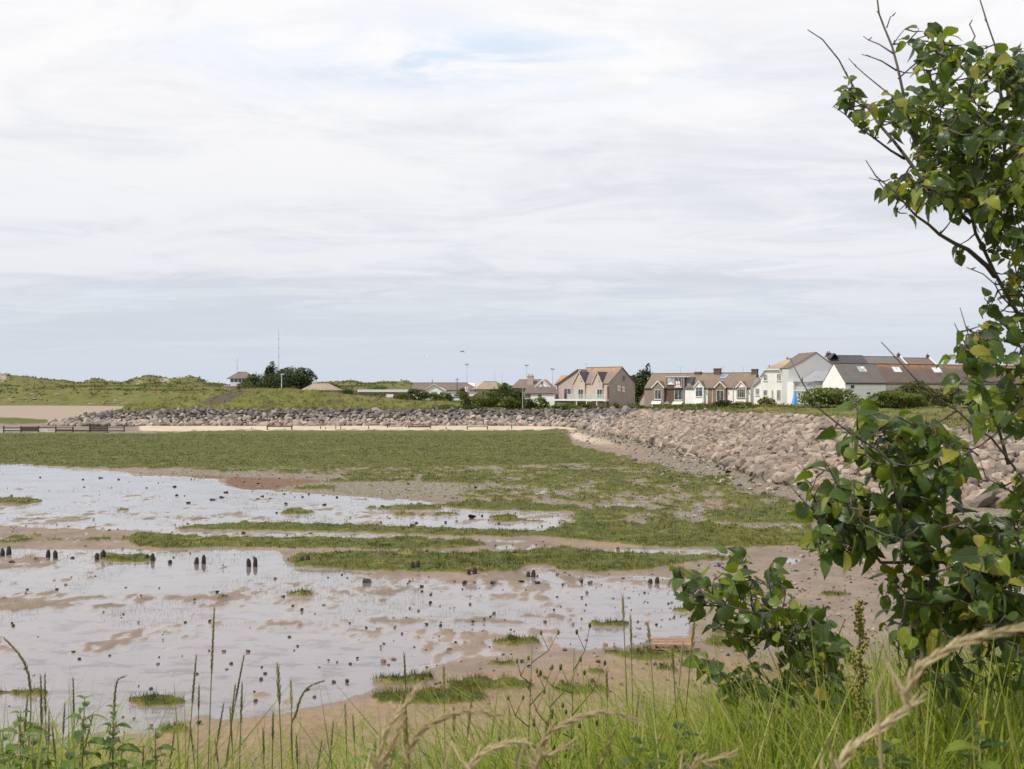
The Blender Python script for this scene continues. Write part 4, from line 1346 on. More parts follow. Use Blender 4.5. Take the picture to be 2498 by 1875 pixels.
            chimney(r, .35 + w_ * 0.2, Wd / 2 - .2, zr - .9, F.front(*px4(C5, 1070, 270), Wd / 2)[1] - .35, 1.5, .8)
        if k == 3:
            pwin(F, r, C5, 1378, 1488, 578, 745, v=-.7, off=off, cols=2)
            u_ = F.front(*px4(C5, 1397, 300), Wd / 2)[0] - us[k]
            chimney(r, u_, Wd / 2 - .2, zr - .9, F.front(*px4(C5, 1397, 220), Wd / 2)[1] - .3, 1.55, .9)
            u_ = F.front(*px4(C5, 1530, 380), Wd / 2)[0] - us[k]; kz = (zr - ze) / (Wd / 2)
            g = MB(); v0_ = 2.9
            g.prism([(u_ - .9, v0_, ze + v0_ * kz + .25), (u_ + .7, v0_, ze + v0_ * kz + .25), (u_ + .7, v0_ + 1.2, ze + (v0_ + 1.2) * kz + .25), (u_ - .9, v0_ + 1.2, ze + (v0_ + 1.2) * kz + .25)], (0, 0, .06))
            g.build('solar_panel', MATS['solar_glass'], r)
        if k == 4:
            pwin(F, r, C5, 1703, 1820, 560, 692, v=-.7, off=off, cols=4, rows=2, frame='paint_cream', bar=.06)
            a0 = F.front(*px4(C5, 1690, 545), -.7)[0] - us[k]; a1 = F.front(*px4(C5, 1825, 545), -.7)[0] - us[k]
            zz = F.front(*px4(C5, 1750, 535), -.7)[1]; z2 = F.front(*px4(C5, 1750, 704), -.7)[1]
            g = MB(); g.box(a0, a1, -.80, -.705, zz - .18, zz); g.box(a0, a1, -.80, -.705, z2 - .05, z2 + .08); g.box(a0, a0 + .1, -.80, -.705, z2 + .08, zz - .18)
            g.build('bay_trim', MATS['brick_red'], r)
            a0 = F.front(*px4(C5, 1670, 780), -.7)[0] - us[k]; a1 = F.front(*px4(C5, 1790, 780), -.7)[0] - us[k]; z = F.front(*px4(C5, 1740, 775), -.7)[1]
            MB().prism([(a0, -1.4, z - .3), (a1, -1.4, z - .3), (a1, -.72, z + .25), (a0, -.72, z + .25)], (0, 0, .14)).build('bay_canopy', MATS['tile_brown'], r)
            pwin(F, r, C5, 1680, 1780, 795, 850, v=-.7, off=off, cols=2)
            u_ = F.front(*px4(C5, 2040, 300), Wd / 2)[0] - us[k]
            chimney(r, w_ - .5, Wd / 2 - .2, zr - .9, F.front(*px4(C5, 2040, 228), Wd / 2)[1] - .3, 1.3, .9)
        if k in (1, 3, 4):
            aerial(r, w_ * .4, Wd / 2, zr, 1.6)


terrace()


def white_house():
    F = Fr(1856, 243, -18, 0); F.o.z = lz(F.o.x, F.o.y) - 0.2
    r = F.root('white_house', 'bright white rendered house with clipped gable and small upper windows', 'house')
    u1 = F.front(*px4(C6, 672, 700))[0]
    ze = F.front(*px4(C6, 260, 560))[1]; zt = F.front(*px4(C6, 450, 450))[1]
    ua = F.front(*px4(C6, 335, 450))[0]; ub = F.front(*px4(C6, 590, 450))[0]
    MB().prism([(0, 0, -1.2), (u1, 0, -1.2), (u1, 0, ze - .2), (ub, 0, zt), (ua, 0, zt), (0, 0, ze)], (0, 8, 0)).build('wall', MATS['render_white'], r)
    zr = F.front(*px4(C6, 840, 275), 6)[1]
    ur0 = F.front(*px4(C6, 722, 275), 6)[0]; ur1 = F.front(*px4(C6, 970, 275), 6)[0]
    g = MB()
    g.prism([(ua, -.25, zt), (ub, -.25, zt), (ur1, 6, zr), (ur0, 6, zr)], (0, 0, .15))
    g.prism([(ub, -.25, zt), (u1 + .3, -.25, ze - .5), (ur1 + 3, 6, ze - .5), (ur1, 6, zr)], (0, 0, .15))
    g.prism([(-.3, -.25, ze - .25), (ua, -.25, zt), (ur0, 6, zr), (-.3, 8.2, ze - .25)], (0, 0, .15))
    ro = g.build('roof', MATS['tile_tan'], r)
    g = MB()
    for p, q in (((-.3, ze - .3), (ua, zt - .05)), ((ua, zt - .05), (ub, zt - .05)), ((ub, zt - .05), (u1 + .3, ze - .55))):
        g.prism([(p[0], -.33, p[1] - .08), (q[0], -.33, q[1] - .08), (q[0], -.33, q[1] + .2), (p[0], -.33, p[1] + .2)], (0, .06, 0))
    g.build('bargeboard', MATS['paint_white'], ro)
    MB().box(ur0, ur1, 5.85, 6.15, zr + .1, zr + .28).build('ridge_tiles', MATS['brick_dark'], ro)
    chimney(r, ua + .8, 2.2, zt + .4, F.front(*px4(C6, 400, 375), 2.2)[1] - .3, .5, .5, 'brick_red', 1)
    MB().box(ur0 + .1, ur0 + .4, 5.9, 6.1, zr, F.front(*px4(C6, 728, 222), 6)[1]).build('finial', MATS['brick_red'], ro)
    for (a, b, c, d, n) in ((310, 385, 535, 652, 1), (550, 630, 525, 652, 2), (310, 385, 815, 925, 1), (455, 490, 815, 925, 1)):
        pwin(F, r, C6, a, b, c, d, cols=n, pane='curtained_glass', frame='paint_white')
    pwin(F, r, C6, 550, 628, 815, 1010, pane='curtained_glass', sill=False, name='door')
    # lower left bay and right-hand set-back brick side
    ul = F.front(*px4(C6, 137, 800), .4)[0]; zl = F.front(*px4(C6, 137, 750), .4)[1]; zl2 = F.front(*px4(C6, 265, 640), .4)[1]
    MB().prism([(ul, .4, -1.2), (-.01, .4, -1.2), (-.01, .4, zl2 - .1), (ul, .4, zl)], (0, 4, 0)).build('side_bay', MATS['render_white'], r)
    MB().prism([(ul - .2, .15, zl - .12), (0, .15, zl2), (0, 4.6, zl2), (ul - .2, 4.6, zl - .12)], (0, 0, .13)).build('side_bay_roof', MATS['tile_tan'], r)
    pwin(F, r, C6, 165, 240, 790, 912, v=.4, pane='curtained_glass')
    uq = F.front(*px4(C6, 765, 700), 2.2)[0]; zq = F.front(*px4(C6, 720, 550), 2.2)[1]
    MB().box(u1 + .01, uq, 2.2, 7.5, -1.2, zq).build('side_wall', MATS['brick_dark'], r)
    zq = F.front(*px4(C6, 720, 820), .6)[1]; uq = F.front(*px4(C6, 775, 900), .6)[0]
    MB().box(u1 + .01, uq, .6, 2.1, -1.2, zq).build('yard_wall', MATS['render_white'], r)


white_house()


def grey_gable():
    F = Fr(px4(C6, 765, 0)[0], 238, 8, 0); F.o.z = lz(F.o.x, F.o.y) - .2
    r = F.root('gable_building', 'tall plain pale grey gable end with dark roof behind', 'building')
    za = F.front(*px4(C6, 765, 425))[1]; uk, zk = F.front(*px4(C6, 985, 315)); up, zp = F.front(*px4(C6, 1260, 142)); ur, zr = F.front(*px4(C6, 1620, 410))
    MB().prism([(0, 0, -1.2), (ur, 0, -1.2), (ur, 0, zr), (up, 0, zp), (uk, 0, zk), (0, 0, za)], (0, 9, 0)).build('wall', MATS['render_grey'], r)
    g = MB()
    for p, q in (((-.1, za - .05), (uk, zk)), ((uk, zk), (up, zp)), ((up, zp), (ur + .2, zr - .15))):
        g.prism([(p[0], -.1, p[1]), (q[0], -.1, q[1]), (q[0], 9.2, q[1]), (p[0], 9.2, p[1])], (0, 0, .13))
    g.build('roof', MATS['tile_plain'], r)
    # lean-to with pale lead roof and a glazed front
    u0, z0 = F.front(*px4(C6, 985, 665), -3.5); u1, z1 = F.front(*px4(C6, 1242, 482), -.02); u2, z2 = F.front(*px4(C6, 1560, 480), -.02)
    u3 = F.front(*px4(C6, 1480, 665), -3.5)[0]
    MB().prism([(u0, -3.5, z0), (u3, -3.5, z0), (u2, -.02, z1), (u1, -.02, z1)], (0, 0, .14)).build('lean_to_roof', MATS['lead_grey'], r)
    MB().box(u0 + .1, u3 - .1, -3.3, -.03, -1.2, z0 - .02).build('lean_to_wall', MATS['render_grey'], r)
    pwin(F, r, C6, 870, 945, 690, 790, v=-3.3, pane='window_glass', sill=False)
    g0 = F.front(*px4(C6, 865, 700), -3.6)[0]; g1 = F.front(*px4(C6, 1205, 700), -3.6)[0]; gz = F.front(*px4(C6, 1000, 668), -3.6)[1]
    window(r, Qf(-3.3), g0, g1, gz - 1.9, gz, cols=4, pane='roof_glass', name='conservatory_window')
    MB().box(g0 - .1, u0 + .1, -3.3, -.03, -1.2, gz - .02).build('porch_wall', MATS['render_white'], r)
    MB().box(g0 - .2, g1 + .1, -3.6, -3.2, gz, gz + .16).build('fascia', MATS['paint_white'], r)


grey_gable()


def long_row():
    F = Fr(2062, 228, 25, 0); F.o.z = lz(F.o.x, F.o.y) - .2
    Wd = 6.8
    ze = F.front(*px4(C7, 275, 418))[1]; zr = F.front(*px4(C7, 420, 215), Wd / 2)[1]
    segs = [(275, 715, 'render_white', 'tile_grey', 'white house with grey ribbed roof and one skylight'), (715, 1400, 'render_beige', 'tile_rust', 'brown roofed house with two skylights and rusty lichen ridge'), (1400, 2350, 'render_beige', 'tile_rust', 'brown roofed house end mostly hidden behind the leafy tree')]
    for k, (xa, xb, wm, tm, label) in enumerate(segs):
        ua = F.front(*px4(C7, xa, 430))[0] if k else 0.0; ub = F.front(*px4(C7, xb, 430))[0]
        r = F.root('long_house', label, 'house', 'joined houses behind the bushes', u=ua)
        off = (ua, 0)
        body(r, .003, ub - ua - .003, 0, Wd, ze, zr, wm)
        gable_roof(r, 0, ub - ua, 0, Wd, ze, zr, MATS[tm], .05 if k == 0 else 0.0, .15)
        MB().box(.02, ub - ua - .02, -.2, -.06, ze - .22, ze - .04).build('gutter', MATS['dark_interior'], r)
        kz = (zr - ze) / (Wd / 2)
        for (x0, x1) in {0: [(415, 492)], 1: [(790, 872), (1222, 1308)], 2: [(1690, 1745)]}[k]:
            s0 = F.front(*px4(C7, x0, 270), 2.4)[0] - ua; s1 = F.front(*px4(C7, x1, 270), 2.4)[0] - ua
            va, vb = 1.9, 2.75
            za, zb = ze + va * kz + .20, ze + vb * kz + .20
            g = MB(); e = .08
            g.prism([(s0 - e, va - e, za - e * kz), (s1 + e, va - e, za - e * kz), (s1 + e, vb + e, zb + e * kz), (s0 - e, vb + e, zb + e * kz)], (0, 0, .06))
            sk = g.build('skylight', MATS['galvanised'], r)
            MB().prism([(s0, va, za + .064), (s1, va, za + .064), (s1, vb, zb + .064), (s0, vb, zb + .064)], (0, 0, .02)).build('pane', MATS['roof_glass'], sk)
        if k == 0:
            pwin(F, r, C7, 330, 375, 435, 480, off=off, frame='render_white', bar=.05)
            pwin(F, r, C7, 505, 550, 515, 545, off=off, frame='render_white', bar=.05)
            a, z = F.side(*px4(C6, 1590, 760), 0.0)
            MB().box(-.08, -.003, .4, Wd - .4, -.3, .5).build('plinth', MATS['render_white'], r)
        else:
            for (x0, x1, y0, y1) in {1: [(1000, 1050, 470, 510)], 2: [(1590, 1650, 470, 500), (1850, 1900, 470, 510)]}[k]:
                pwin(F, r, C7, x0, x1, y0, y1, off=off)


long_row()


def back_roofs():
    F = Fr(2010, 266, 12, 0); F.o.z = lz(F.o.x, F.o.y)
    for (xa, xb, yr, ye, tm, label) in ((60, 462, 125, 215, 'slate_and_shade', 'house with dark slate roof rising behind the grey ribbed roof'), (466, 860, 137, 215, 'tile_grey', 'house with brown grey roof between stone parapets, behind the skylights'), (900, 1175, 152, 215, 'tile_plain', 'low rusty brown roof with white parapet behind the skylights')):
        u0 = F.front(*px4(C7, xa, yr), 3.5)[0]; u1 = F.front(*px4(C7, xb, yr), 3.5)[0]
        zr = F.front(*px4(C7, xa, yr), 3.5)[1]; ze = F.front(*px4(C7, xa, ye + 12), 0)[1]
        r = F.root('rear_house', label, 'house', 'houses behind the joined row', u=u0)
        body(r, 0, u1 - u0, 0, 7, ze, zr, 'render_beige')
        gable_roof(r, 0, u1 - u0, 0, 7, ze, zr, MATS[tm], .02)
        if xa > 100:
            k = (zr - ze) / 3.5
            g = MB(); g.prism([(u1 - u0 - .1, -.2, ze + .2), (u1 - u0 - .1, 3.5, zr + .55), (u1 - u0 - .1, 3.5, zr - .2), (u1 - u0 - .1, -.2, ze - .4)], (.35, 0, 0)); g.build('parapet', MATS['render_grey'], r)
            chimney(r, u1 - u0 - .2, 3.5, zr - .2, zr + .9, .5, .6, 'brick_dark', 1)
        else:
            chimney(r, .8, 3.5, zr - .3, zr + .8, .9, .6, 'brick_dark', 2)
            front_gable_roof(r, .2, 2.2, 1.2, 3.5, zr - .6, zr + .5, MATS['slate_and_shade'], .1, barge=None)


back_roofs()


def bungalow():
    F = Fr(px4(C4, 185, 0)[0], 284, -12, 0); F.o.z = lz(F.o.x, F.o.y) - .2
    r = F.root('bungalow', 'low white bungalow with brown lean-to roof and stout chimney', 'bungalow')
    ub = F.front(*px4(C4, 655, 580))[0]
    ze = F.front(*px4(C4, 400, 628))[1]; zt = F.front(*px4(C4, 400, 532), 3.0)[1]
    MB().box(.3, ub - .1, 0, 8, -1.2, ze).build('wall', MATS['render_white'], r)
    MB().prism([(0, -.3, ze - .1), (ub, -.3, ze - .1), (ub - .2, 3.0, zt), (-.1, 3.0, zt)], (0, 0, .15)).build('lean_to_roof', MATS['tile_rust'], r)
    g0 = F.front(*px4(C4, 345, 530), 3.0)[0]; g1 = F.front(*px4(C4, 588, 530), 3.0)[0]; zp = F.front(*px4(C4, 468, 418), 3.0)[1]
    MB().prism([(g0, 3, ze), (g1, 3, ze), (g1, 3, zt), ((g0 + g1) / 2, 3, zp - .1), (g0, 3, zt)], (0, 6, 0)).build('upper_wall', MATS['render_white'], r)
    front_gable_roof(r, g0, g1, 3.0, 9, zt, zp, MATS['tile_orange'], .15)
    pwin(F, r, C4, 445, 475, 450, 495, v=3.0, frame='paint_cream', bar=.05)
    l0 = F.front(*px4(C4, -10, 520), 5)[0]; l1 = F.front(*px4(C4, 330, 420), 5)[0]; zl = F.front(*px4(C4, 200, 415), 7)[1]
    MB().prism([(l0, 3.2, zt - .3), (l1 + 2, 3.2, zt - .3), (l1 + 2, 7, zl), (l0 + 1.6, 7, zl)], (0, 0, .15)).build('main_roof', MATS['tile_brown'], r)
    MB().box(l0 + .4, l1, 3.6, 8, -1.2, zt - .2).build('rear_wall', MATS['render_taupe'], r)
    chimney(r, F.front(*px4(C4, 280, 380), 5)[0], 5, zt, F.front(*px4(C4, 280, 352), 5)[1], 1.5, .9, 'render_pinkgrey', 2)
    pwin(F, r, C4, 185, 280, 640, 705, cols=4, frame='paint_cream')
    pwin(F, r, C4, 395, 455, 640, 700, cols=2)
    MB().box(F.front(*px4(C4, 455, 640))[0], F.front(*px4(C4, 520, 640))[0], -.05, -.003, -.3, ze - .2).build('door', MATS['paint_white'], r)


bungalow()


def far_sheds():
    F = Fr(px4(C3, 280, 0)[0], 345, 0, 0); F.o.z = lz(F.o.x, F.o.y) - .2
    r = F.root('long_hall', 'long low hall with dark brown roof beyond the hedge', 'hall')
    u1 = F.front(*px4(C3, 1085, 500))[0]; zr = F.front(*px4(C3, 600, 465), 5)[1]; ze = F.front(*px4(C3, 600, 545))[1]
    body(r, 0, u1, 0, 10, ze, zr, 'render_white', -3)
    gable_roof(r, 0, u1, 0, 10, ze, zr, MATS['tile_plain'], .4, hipr=4.5)
    r = F.root('white_gable_shed', 'shed with broad white gable front before the long hall', 'shed', u=F.front(*px4(C3, 420, 520), -4)[0], v=-4)
    w_ = F.front(*px4(C3, 672, 540), -4)[0] - F.front(*px4(C3, 420, 540), -4)[0]
    zp = F.front(*px4(C3, 530, 475), -4)[1]; zb = F.front(*px4(C3, 530, 545), -4)[1]
    MB().prism([(0, 0, -3), (w_, 0, -3), (w_, 0, zb), (w_ * .45, 0, zp), (0, 0, zb)], (0, 3.8, 0)).build('wall', MATS['render_white'], r)
    front_gable_roof(r, 0, w_ * .92, 0, 3.9, zb, zp, MATS['tile_plain'], .3, barge='paint_cream')
    window(r, Qf(), w_ * .3, w_ * .6, zb - 1.5, zb - .4, cols=3, pane='curtained_glass')
    # hipped bungalow roof behind the mound
    F = Fr(px4(C2, 1035, 0)[0], 318, 0, 0); F.o.z = lz(F.o.x, F.o.y) - .2
    r = F.root('hipped_bungalow', 'bungalow showing only its hipped grey brown roof above the mound', 'bungalow')
    u1 = F.front(*px4(C2, 1430, 660))[0]; zr = F.front(*px4(C2, 1200, 600), 5)[1]; ze = F.front(*px4(C2, 1200, 672))[1]
    body(r, .4, u1 - .4, .3, 9.7, ze, None, 'render_beige', -2)
    gable_roof(r, 0, u1, 0, 10, ze, zr, MATS['tile_tan'], .2, hipl=3.0, hipr=3.6)
    chimney(r, 3.4, 5, zr, zr + .6, .5, .5, 'paint_cream', 1)
    # pale low roof right of it
    F = Fr(px4(C2, 1660, 0)[0], 360, 0, 0); F.o.z = lz(F.o.x, F.o.y) - .2
    r = F.root('flat_shed', 'low shed with long white flat roof among the bushes', 'shed')
    u1 = F.front(*px4(C2, 2205, 660))[0]; zt = F.front(*px4(C2, 1800, 662))[1]; ze = F.front(*px4(C2, 1800, 690))[1]
    body(r, 0, u1, 0, 6, ze, None, 'render_taupe', -2)
    MB().box(-.4, u1 + .4, -.5, 6.5, ze, zt).build('roof', MATS['flat_roof_pale'], r)
    window(r, Qf(), u1 * .2, u1 * .4, ze - 1.2, ze - .3, cols=4, sill=False)
    # sandy pink roof right of the hall
    F = Fr(px4(C3, 1030, 0)[0], 325, 6, 0); F.o.z = lz(F.o.x, F.o.y) - .2
    r = F.root('tan_cottage', 'cottage with sandy tan roof between hall and dark conifers', 'cottage')
    u1 = F.front(*px4(C3, 1290, 520))[0]; zr = F.front(*px4(C3, 1200, 452), 4)[1]; ze = F.front(*px4(C3, 1150, 535))[1]
    body(r, .2, u1, 0, 8, ze, zr, 'render_pinkgrey', -2)
    gable_roof(r, 0, u1, 0, 8, ze, zr, MATS['tile_tan'], .3, hipl=3.0)
    window(r, Qf(), u1 * .3, u1 * .5, ze - 1.6, ze - .5, cols=2)


far_sheds()


def lookout():
    F = Fr(px4(C2, 272, 0)[0], 345, 0, 0); F.o.z = lz(F.o.x, F.o.y) - .1
    r = F.root('lookout_station', 'small white lookout building with glazed upper room and hipped brown roof', 'lookout')
    u1 = F.front(*px4(C2, 480, 600))[0]
    ze = F.front(*px4(C2, 300, 545))[1]; zm = F.front(*px4(C2, 300, 592))[1]; zr = F.front(*px4(C2, 400, 480), 4)[1]
    MB().box(.1, u1, .1, 7, -1, zm).build('lower_wall', MATS['render_white'], r)
    MB().box(0, u1 + .1, 0, 7.1, zm + .01, zm + .28).build('sill_band', MATS['paint_white'], r)
    for k in range(6):
        u = k * u1 / 5
        MB().box(u - .1 if k else 0, u + .1, .02, .2, zm + .28, ze).build('mullion', MATS['paint_white'], r)
    for k in range(5):
        MB().box(k * u1 / 5 + .1, (k + 1) * u1 / 5 - .1, .1, .14, zm + .28, ze).build('pane', MATS['window_glass'], r)
    for k in range(3):
        MB().box(.02, .2, .3 + k * 2.2, .5 + k * 2.2, zm + .28, ze).build('mullion', MATS['paint_white'], r)
    MB().box(.3, u1 - .2, .4, 6.8, zm + .28, ze).build('upper_room', MATS['dark_interior'], r)
    MB().box(-.5, u1 + .4, -.5, 7.4, ze, ze + .14).build('eaves', MATS['paint_white'], r)
    gable_roof(r, -.35, u1 + .3, -.35, 7.3, ze + .15, zr, MATS['tile_plain'], .5, hipl=2.4, hipr=2.4)
    p = MB(); u = F.front(*px4(C2, 347, 480), 3)[0]
    p.tube([(u, 3, ze), (u, 3, F.front(*px4(C2, 347, 325), 3)[1])], .05, 5); p.tube([(u, 3, zr + 1), (u, 3, zr + 1.7)], .11, 5)
    p.build('aerial_mast', MATS['galvanised'], r)
    # kiosk at its foot
    a0 = F.front(*px4(C2, 212, 650), -2.5)[0]; a1 = F.front(*px4(C2, 375, 650), -2.5)[0]; zt = F.front(*px4(C2, 300, 627), -2.5)[1]
    k = F.root('beach_kiosk', 'pink and white kiosk with red front below the lookout', 'kiosk', u=a0, v=-2.5)
    MB().box(0, a1 - a0, 0, 2.2, -1.2, zt).build('wall', MATS['hut_pink'], k)
    MB().box(-.2, a1 - a0 + .2, -.3, 2.4, zt, zt + .18).build('roof', MATS['flat_roof_pale'], k)
    MB().box((a1 - a0) * .45, a1 - a0 - .1, -.06, -.003, -.4, zt * .5).build('counter_front', MATS['cloth_red'], k)
    MB().box(.1, (a1 - a0) * .4, -.06, -.003, -.2, zt * .8).build('shutter', MATS['paint_white'], k)


lookout()
# ------------------------------------------------------------------ shrubs and trees on the far shore
def bpx(name, label, cat, x0, x1, ytop, Y, m, group=None, **kw):
    """bush spanning photo columns x0..x1 with its top at row ytop, standing on the land at depth Y"""
    while Y < 330:
        X = atpx((x0 + x1) / 2, Y)
        sd_, wd_, _h = toe_field(np.array([X]), np.array([Y]))
        if sd_[0] - wd_[0] > 1.5 + 0.35 * (x1 - x0) / FP * Y:
            break
        Y += 1.5
    X = atpx((x0 + x1) / 2, Y); w_ = (x1 - x0) / FP * Y * 1.08
    z0 = lz(X, Y); h_ = max(0.6, CH - (ytop - YH) / FP * Y - z0)
    return bush(name, label, cat, X, Y, w_, h_, MATS[m], group, base=z0, **kw)


bpx('round_tree', 'large dark round tree beside the tall radio mast', 'tree', 672, 756, 885, 330, 'dark_leaf', trunk=0.8, leaf=.30, nl=8)
bpx('pine_tree', 'dark pine with narrow ragged top left of the radio mast', 'tree', 645, 682, 880, 334, 'dark_leaf', trunk=1.0, leaf=.28, nl=7, tall=True)
bpx('dark_shrub', 'dense dark shrub leaning over the lookout wall', 'shrub', 594, 660, 902, 332, 'dark_leaf', leaf=.28, nl=6)
bpx('green_shrub', 'mid green shrub at the foot of the lookout', 'shrub', 586, 628, 923, 326, 'hedge_leaf', leaf=.25)
bpx('dark_elder', 'dark bushy elder joining the pine and the round tree', 'tree', 640, 700, 902, 326, 'dark_leaf', trunk=0.5, leaf=.28, nl=7)
GB = 'scrub bushes along the far shore'
for (x0, x1, yt, Y, m, lab) in (
    (788, 826, 928, 332, 'dark_leaf', 'dark scrub bush behind the hipped bungalow roof'), (822, 860, 938, 330, 'dark_leaf', 'low dark scrub right of the hipped bungalow roof'),
    (893, 950, 933, 372, 'hedge_leaf', 'broad green bush behind the white flat shed'), (928, 964, 955, 300, 'olive_leaf', 'small olive dome bush above a pale slab'),
    (962, 998, 953, 312, 'hedge_leaf', 'green bush before the flat white shed end'), (995, 1048, 944, 312, 'dark_leaf', 'dark wide bush left of the white gable shed'),
    (1044, 1074, 955, 308, 'hedge_leaf', 'low green bush under the white gable'), (1068, 1092, 951, 306, 'hedge_leaf', 'green bush right of the white gable'),
    (1086, 1106, 956, 298, 'dark_leaf', 'small round dark bush next to the parked car'), (1106, 1142, 950, 312, 'hedge_leaf', 'bush behind the parked car'),
    (1120, 1145, 939, 340, 'dark_leaf', 'dark bush against the long hall roof'), (1148, 1218, 948, 280, 'hedge_leaf', 'big bright green bush right of the parked car'),
    (1130, 1160, 962, 286, 'dark_leaf', 'dark bush close behind the car bonnet'), (1190, 1222, 940, 296, 'dark_leaf', 'dark bush below the tan cottage'),
    (1214, 1240, 928, 284, 'dark_leaf', 'pointed dark conifer bush left of the bungalow'), (1232, 1258, 932, 280, 'dark_leaf', 'rounded dark conifer bush left of the bungalow'), (1250, 1274, 945, 272, 'dark_leaf', 'dark bush against the bungalow lean-to'),
    (1220, 1274, 964, 266, 'hedge_leaf', 'yellow green bramble thicket below the bungalow'), (1274, 1300, 968, 259, 'dark_leaf', 'dark bush behind the street pole'), (1296, 1338, 962, 255, 'hedge_leaf', 'round garden bush in front of the bungalow'),
    (1240, 1284, 943, 270, 'dark_leaf', 'large dark bush left of the bungalow lean-to, behind the street pole'),
    (1056, 1120, 984, 274, 'hedge_leaf', 'low bramble on the wall crest left'), (1110, 1175, 986, 272, 'dark_leaf', 'low dark bramble on the wall crest'),
    (1494, 1511, 975, 240, 'hedge_leaf', 'little cone shaped shrub against the pinkish gable'), (1455, 1512, 989, 232, 'olive_leaf', 'olive mound of scrub above the wall corner'), (1420, 1462, 982, 236, 'olive_leaf', 'feathery scrub below the balcony posts'),
    (1545, 1580, 985, 246, 'dark_leaf', 'dark hedge between the beige house and terrace'), (1582, 1612, 989, 236, 'hedge_leaf', 'bright green bush before the taupe house'), (1562, 1590, 992, 234, 'olive_leaf', 'olive bush at the terrace end'),
    (1640, 1680, 992, 232, 'olive_leaf', 'low olive scrub before the box dormer house'), (1712, 1750, 982, 226, 'hedge_leaf', 'bush in front of the brown gabled house'), (1742, 1785, 972, 226, 'dark_leaf', 'taller dark bush in front of the brown gabled house'),
    (1805, 1835, 978, 226, 'hedge_leaf', 'bush under the red framed bay'), (1850, 1884, 962, 220, 'hedge_leaf', 'thin green shrub before the white house door'), (1836, 1930, 984, 214, 'hedge_leaf', 'low green hedge before the white house'), (1780, 1850, 990, 214, 'olive_leaf', 'yellowish scrub below the terrace end'),
    (1600, 1645, 984, 240, 'hedge_leaf', 'green hedge below the taupe bay window'), (1655, 1715, 983, 238, 'hedge_leaf', 'green hedge below the white bay and porch'), (1510, 1560, 984, 244, 'hedge_leaf', 'bright hedge at the foot of the pinkish gable'), (1680, 1725, 990, 226, 'olive_leaf', 'olive tussock below the white terraced house'), (1618, 1662, 993, 228, 'hedge_leaf', 'low green tussock on the boulder crest before the terrace'), (1785, 1812, 980, 230, 'dark_leaf', 'dark shrub at the flagpole foot'), (1990, 2060, 992, 178, 'olive_leaf', 'low olive scrub in front of the blossoming shrub'), (2080, 2130, 990, 172, 'hedge_leaf', 'green scrub left of the dome bush'), (1340, 1420, 982, 262, 'hedge_leaf', 'low hedge before the garage door'),
    (1920, 1990, 988, 196, 'olive_leaf', 'reddish olive scrub before the white shrub'), (2240, 2325, 1003, 150, 'hedge_leaf', 'low green bush right of the large dome bush')):
    bpx('scrub_bush', lab, 'bush', x0, x1, yt, Y, m, GB, leaf=.20 if x1 - x0 < 40 else .24, nl=5)
bpx('conifer_tree', 'tall dark conifer between the beige house and the terrace', 'tree', 1560, 1600, 889, 285, 'dark_leaf', trunk=0.8, leaf=.3, nl=8, tall=True)
bpx('dark_tree', 'broad dark tree behind the pinkish gable', 'tree', 1532, 1574, 905, 287, 'dark_leaf', trunk=0.8, leaf=.3, nl=7)
ws = bpx('flowering_shrub', 'wide shrub with white blossom in front of the grey gable', 'shrub', 1944, 2088, 938, 205, 'hedge_leaf', leaf=.22, nl=10, dens=70)
bpx('dome_bush', 'large dense rounded bush before the ribbed grey roof', 'bush', 2112, 2246, 946, 165, 'hedge_leaf', leaf=.17, nl=9, dens=100)
bpx('tall_bush', 'olive bush hiding the brown roofed wall', 'bush', 2194, 2280, 918, 192, 'olive_leaf', leaf=.2, nl=7)
bpx('grey_bush', 'brownish loose bush right of the olive bush', 'bush', 2268, 2345, 935, 185, 'olive_leaf', leaf=.2, nl=6)
bpx('far_thicket', 'green thicket beyond the leafy foreground tree', 'bush', 2340, 2440, 945, 178, 'hedge_leaf', leaf=.2, nl=7)
bpx('shore_thicket', 'dark thicket at the bank top beyond the tree stem', 'bush', 2430, 2560, 940, 172, 'dark_leaf', leaf=.2, nl=7)
_r = np.random.default_rng(77)
fb = MB()
for k in range(26):
    a = _r.uniform(-1, 1, 3)
    fb.ell((a[0] * 4.2, -2.6 - abs(a[1]) * .9, 1.2 + abs(a[2]) * 2.2), (.09, .09, .07), 6, 4)
tag(fb.build('blossom', MATS['flag_white'], ws), kind='stuff')

# ------------------------------------------------------------------ grass on the land (far tufts) and marsh sward
def blade_tris(P, H, Wd, r, lean=0.35, az=None):
    n = len(P)
    a = r.uniform(0, 2 * math.pi, n); b = r.uniform(0, 2 * math.pi, n) if az is None else az + r.normal(0, .5, n)
    s = np.stack([np.cos(a), np.sin(a), np.zeros(n)], 1) * Wd[:, None]
    tip = P + np.stack([np.cos(b) * H * lean * r.random(n), np.sin(b) * H * lean * r.random(n), H], 1)
    V = np.stack([P - s, P + s, tip], 1).reshape(-1, 3)
    return V, np.arange(n * 3).reshape(n, 3)


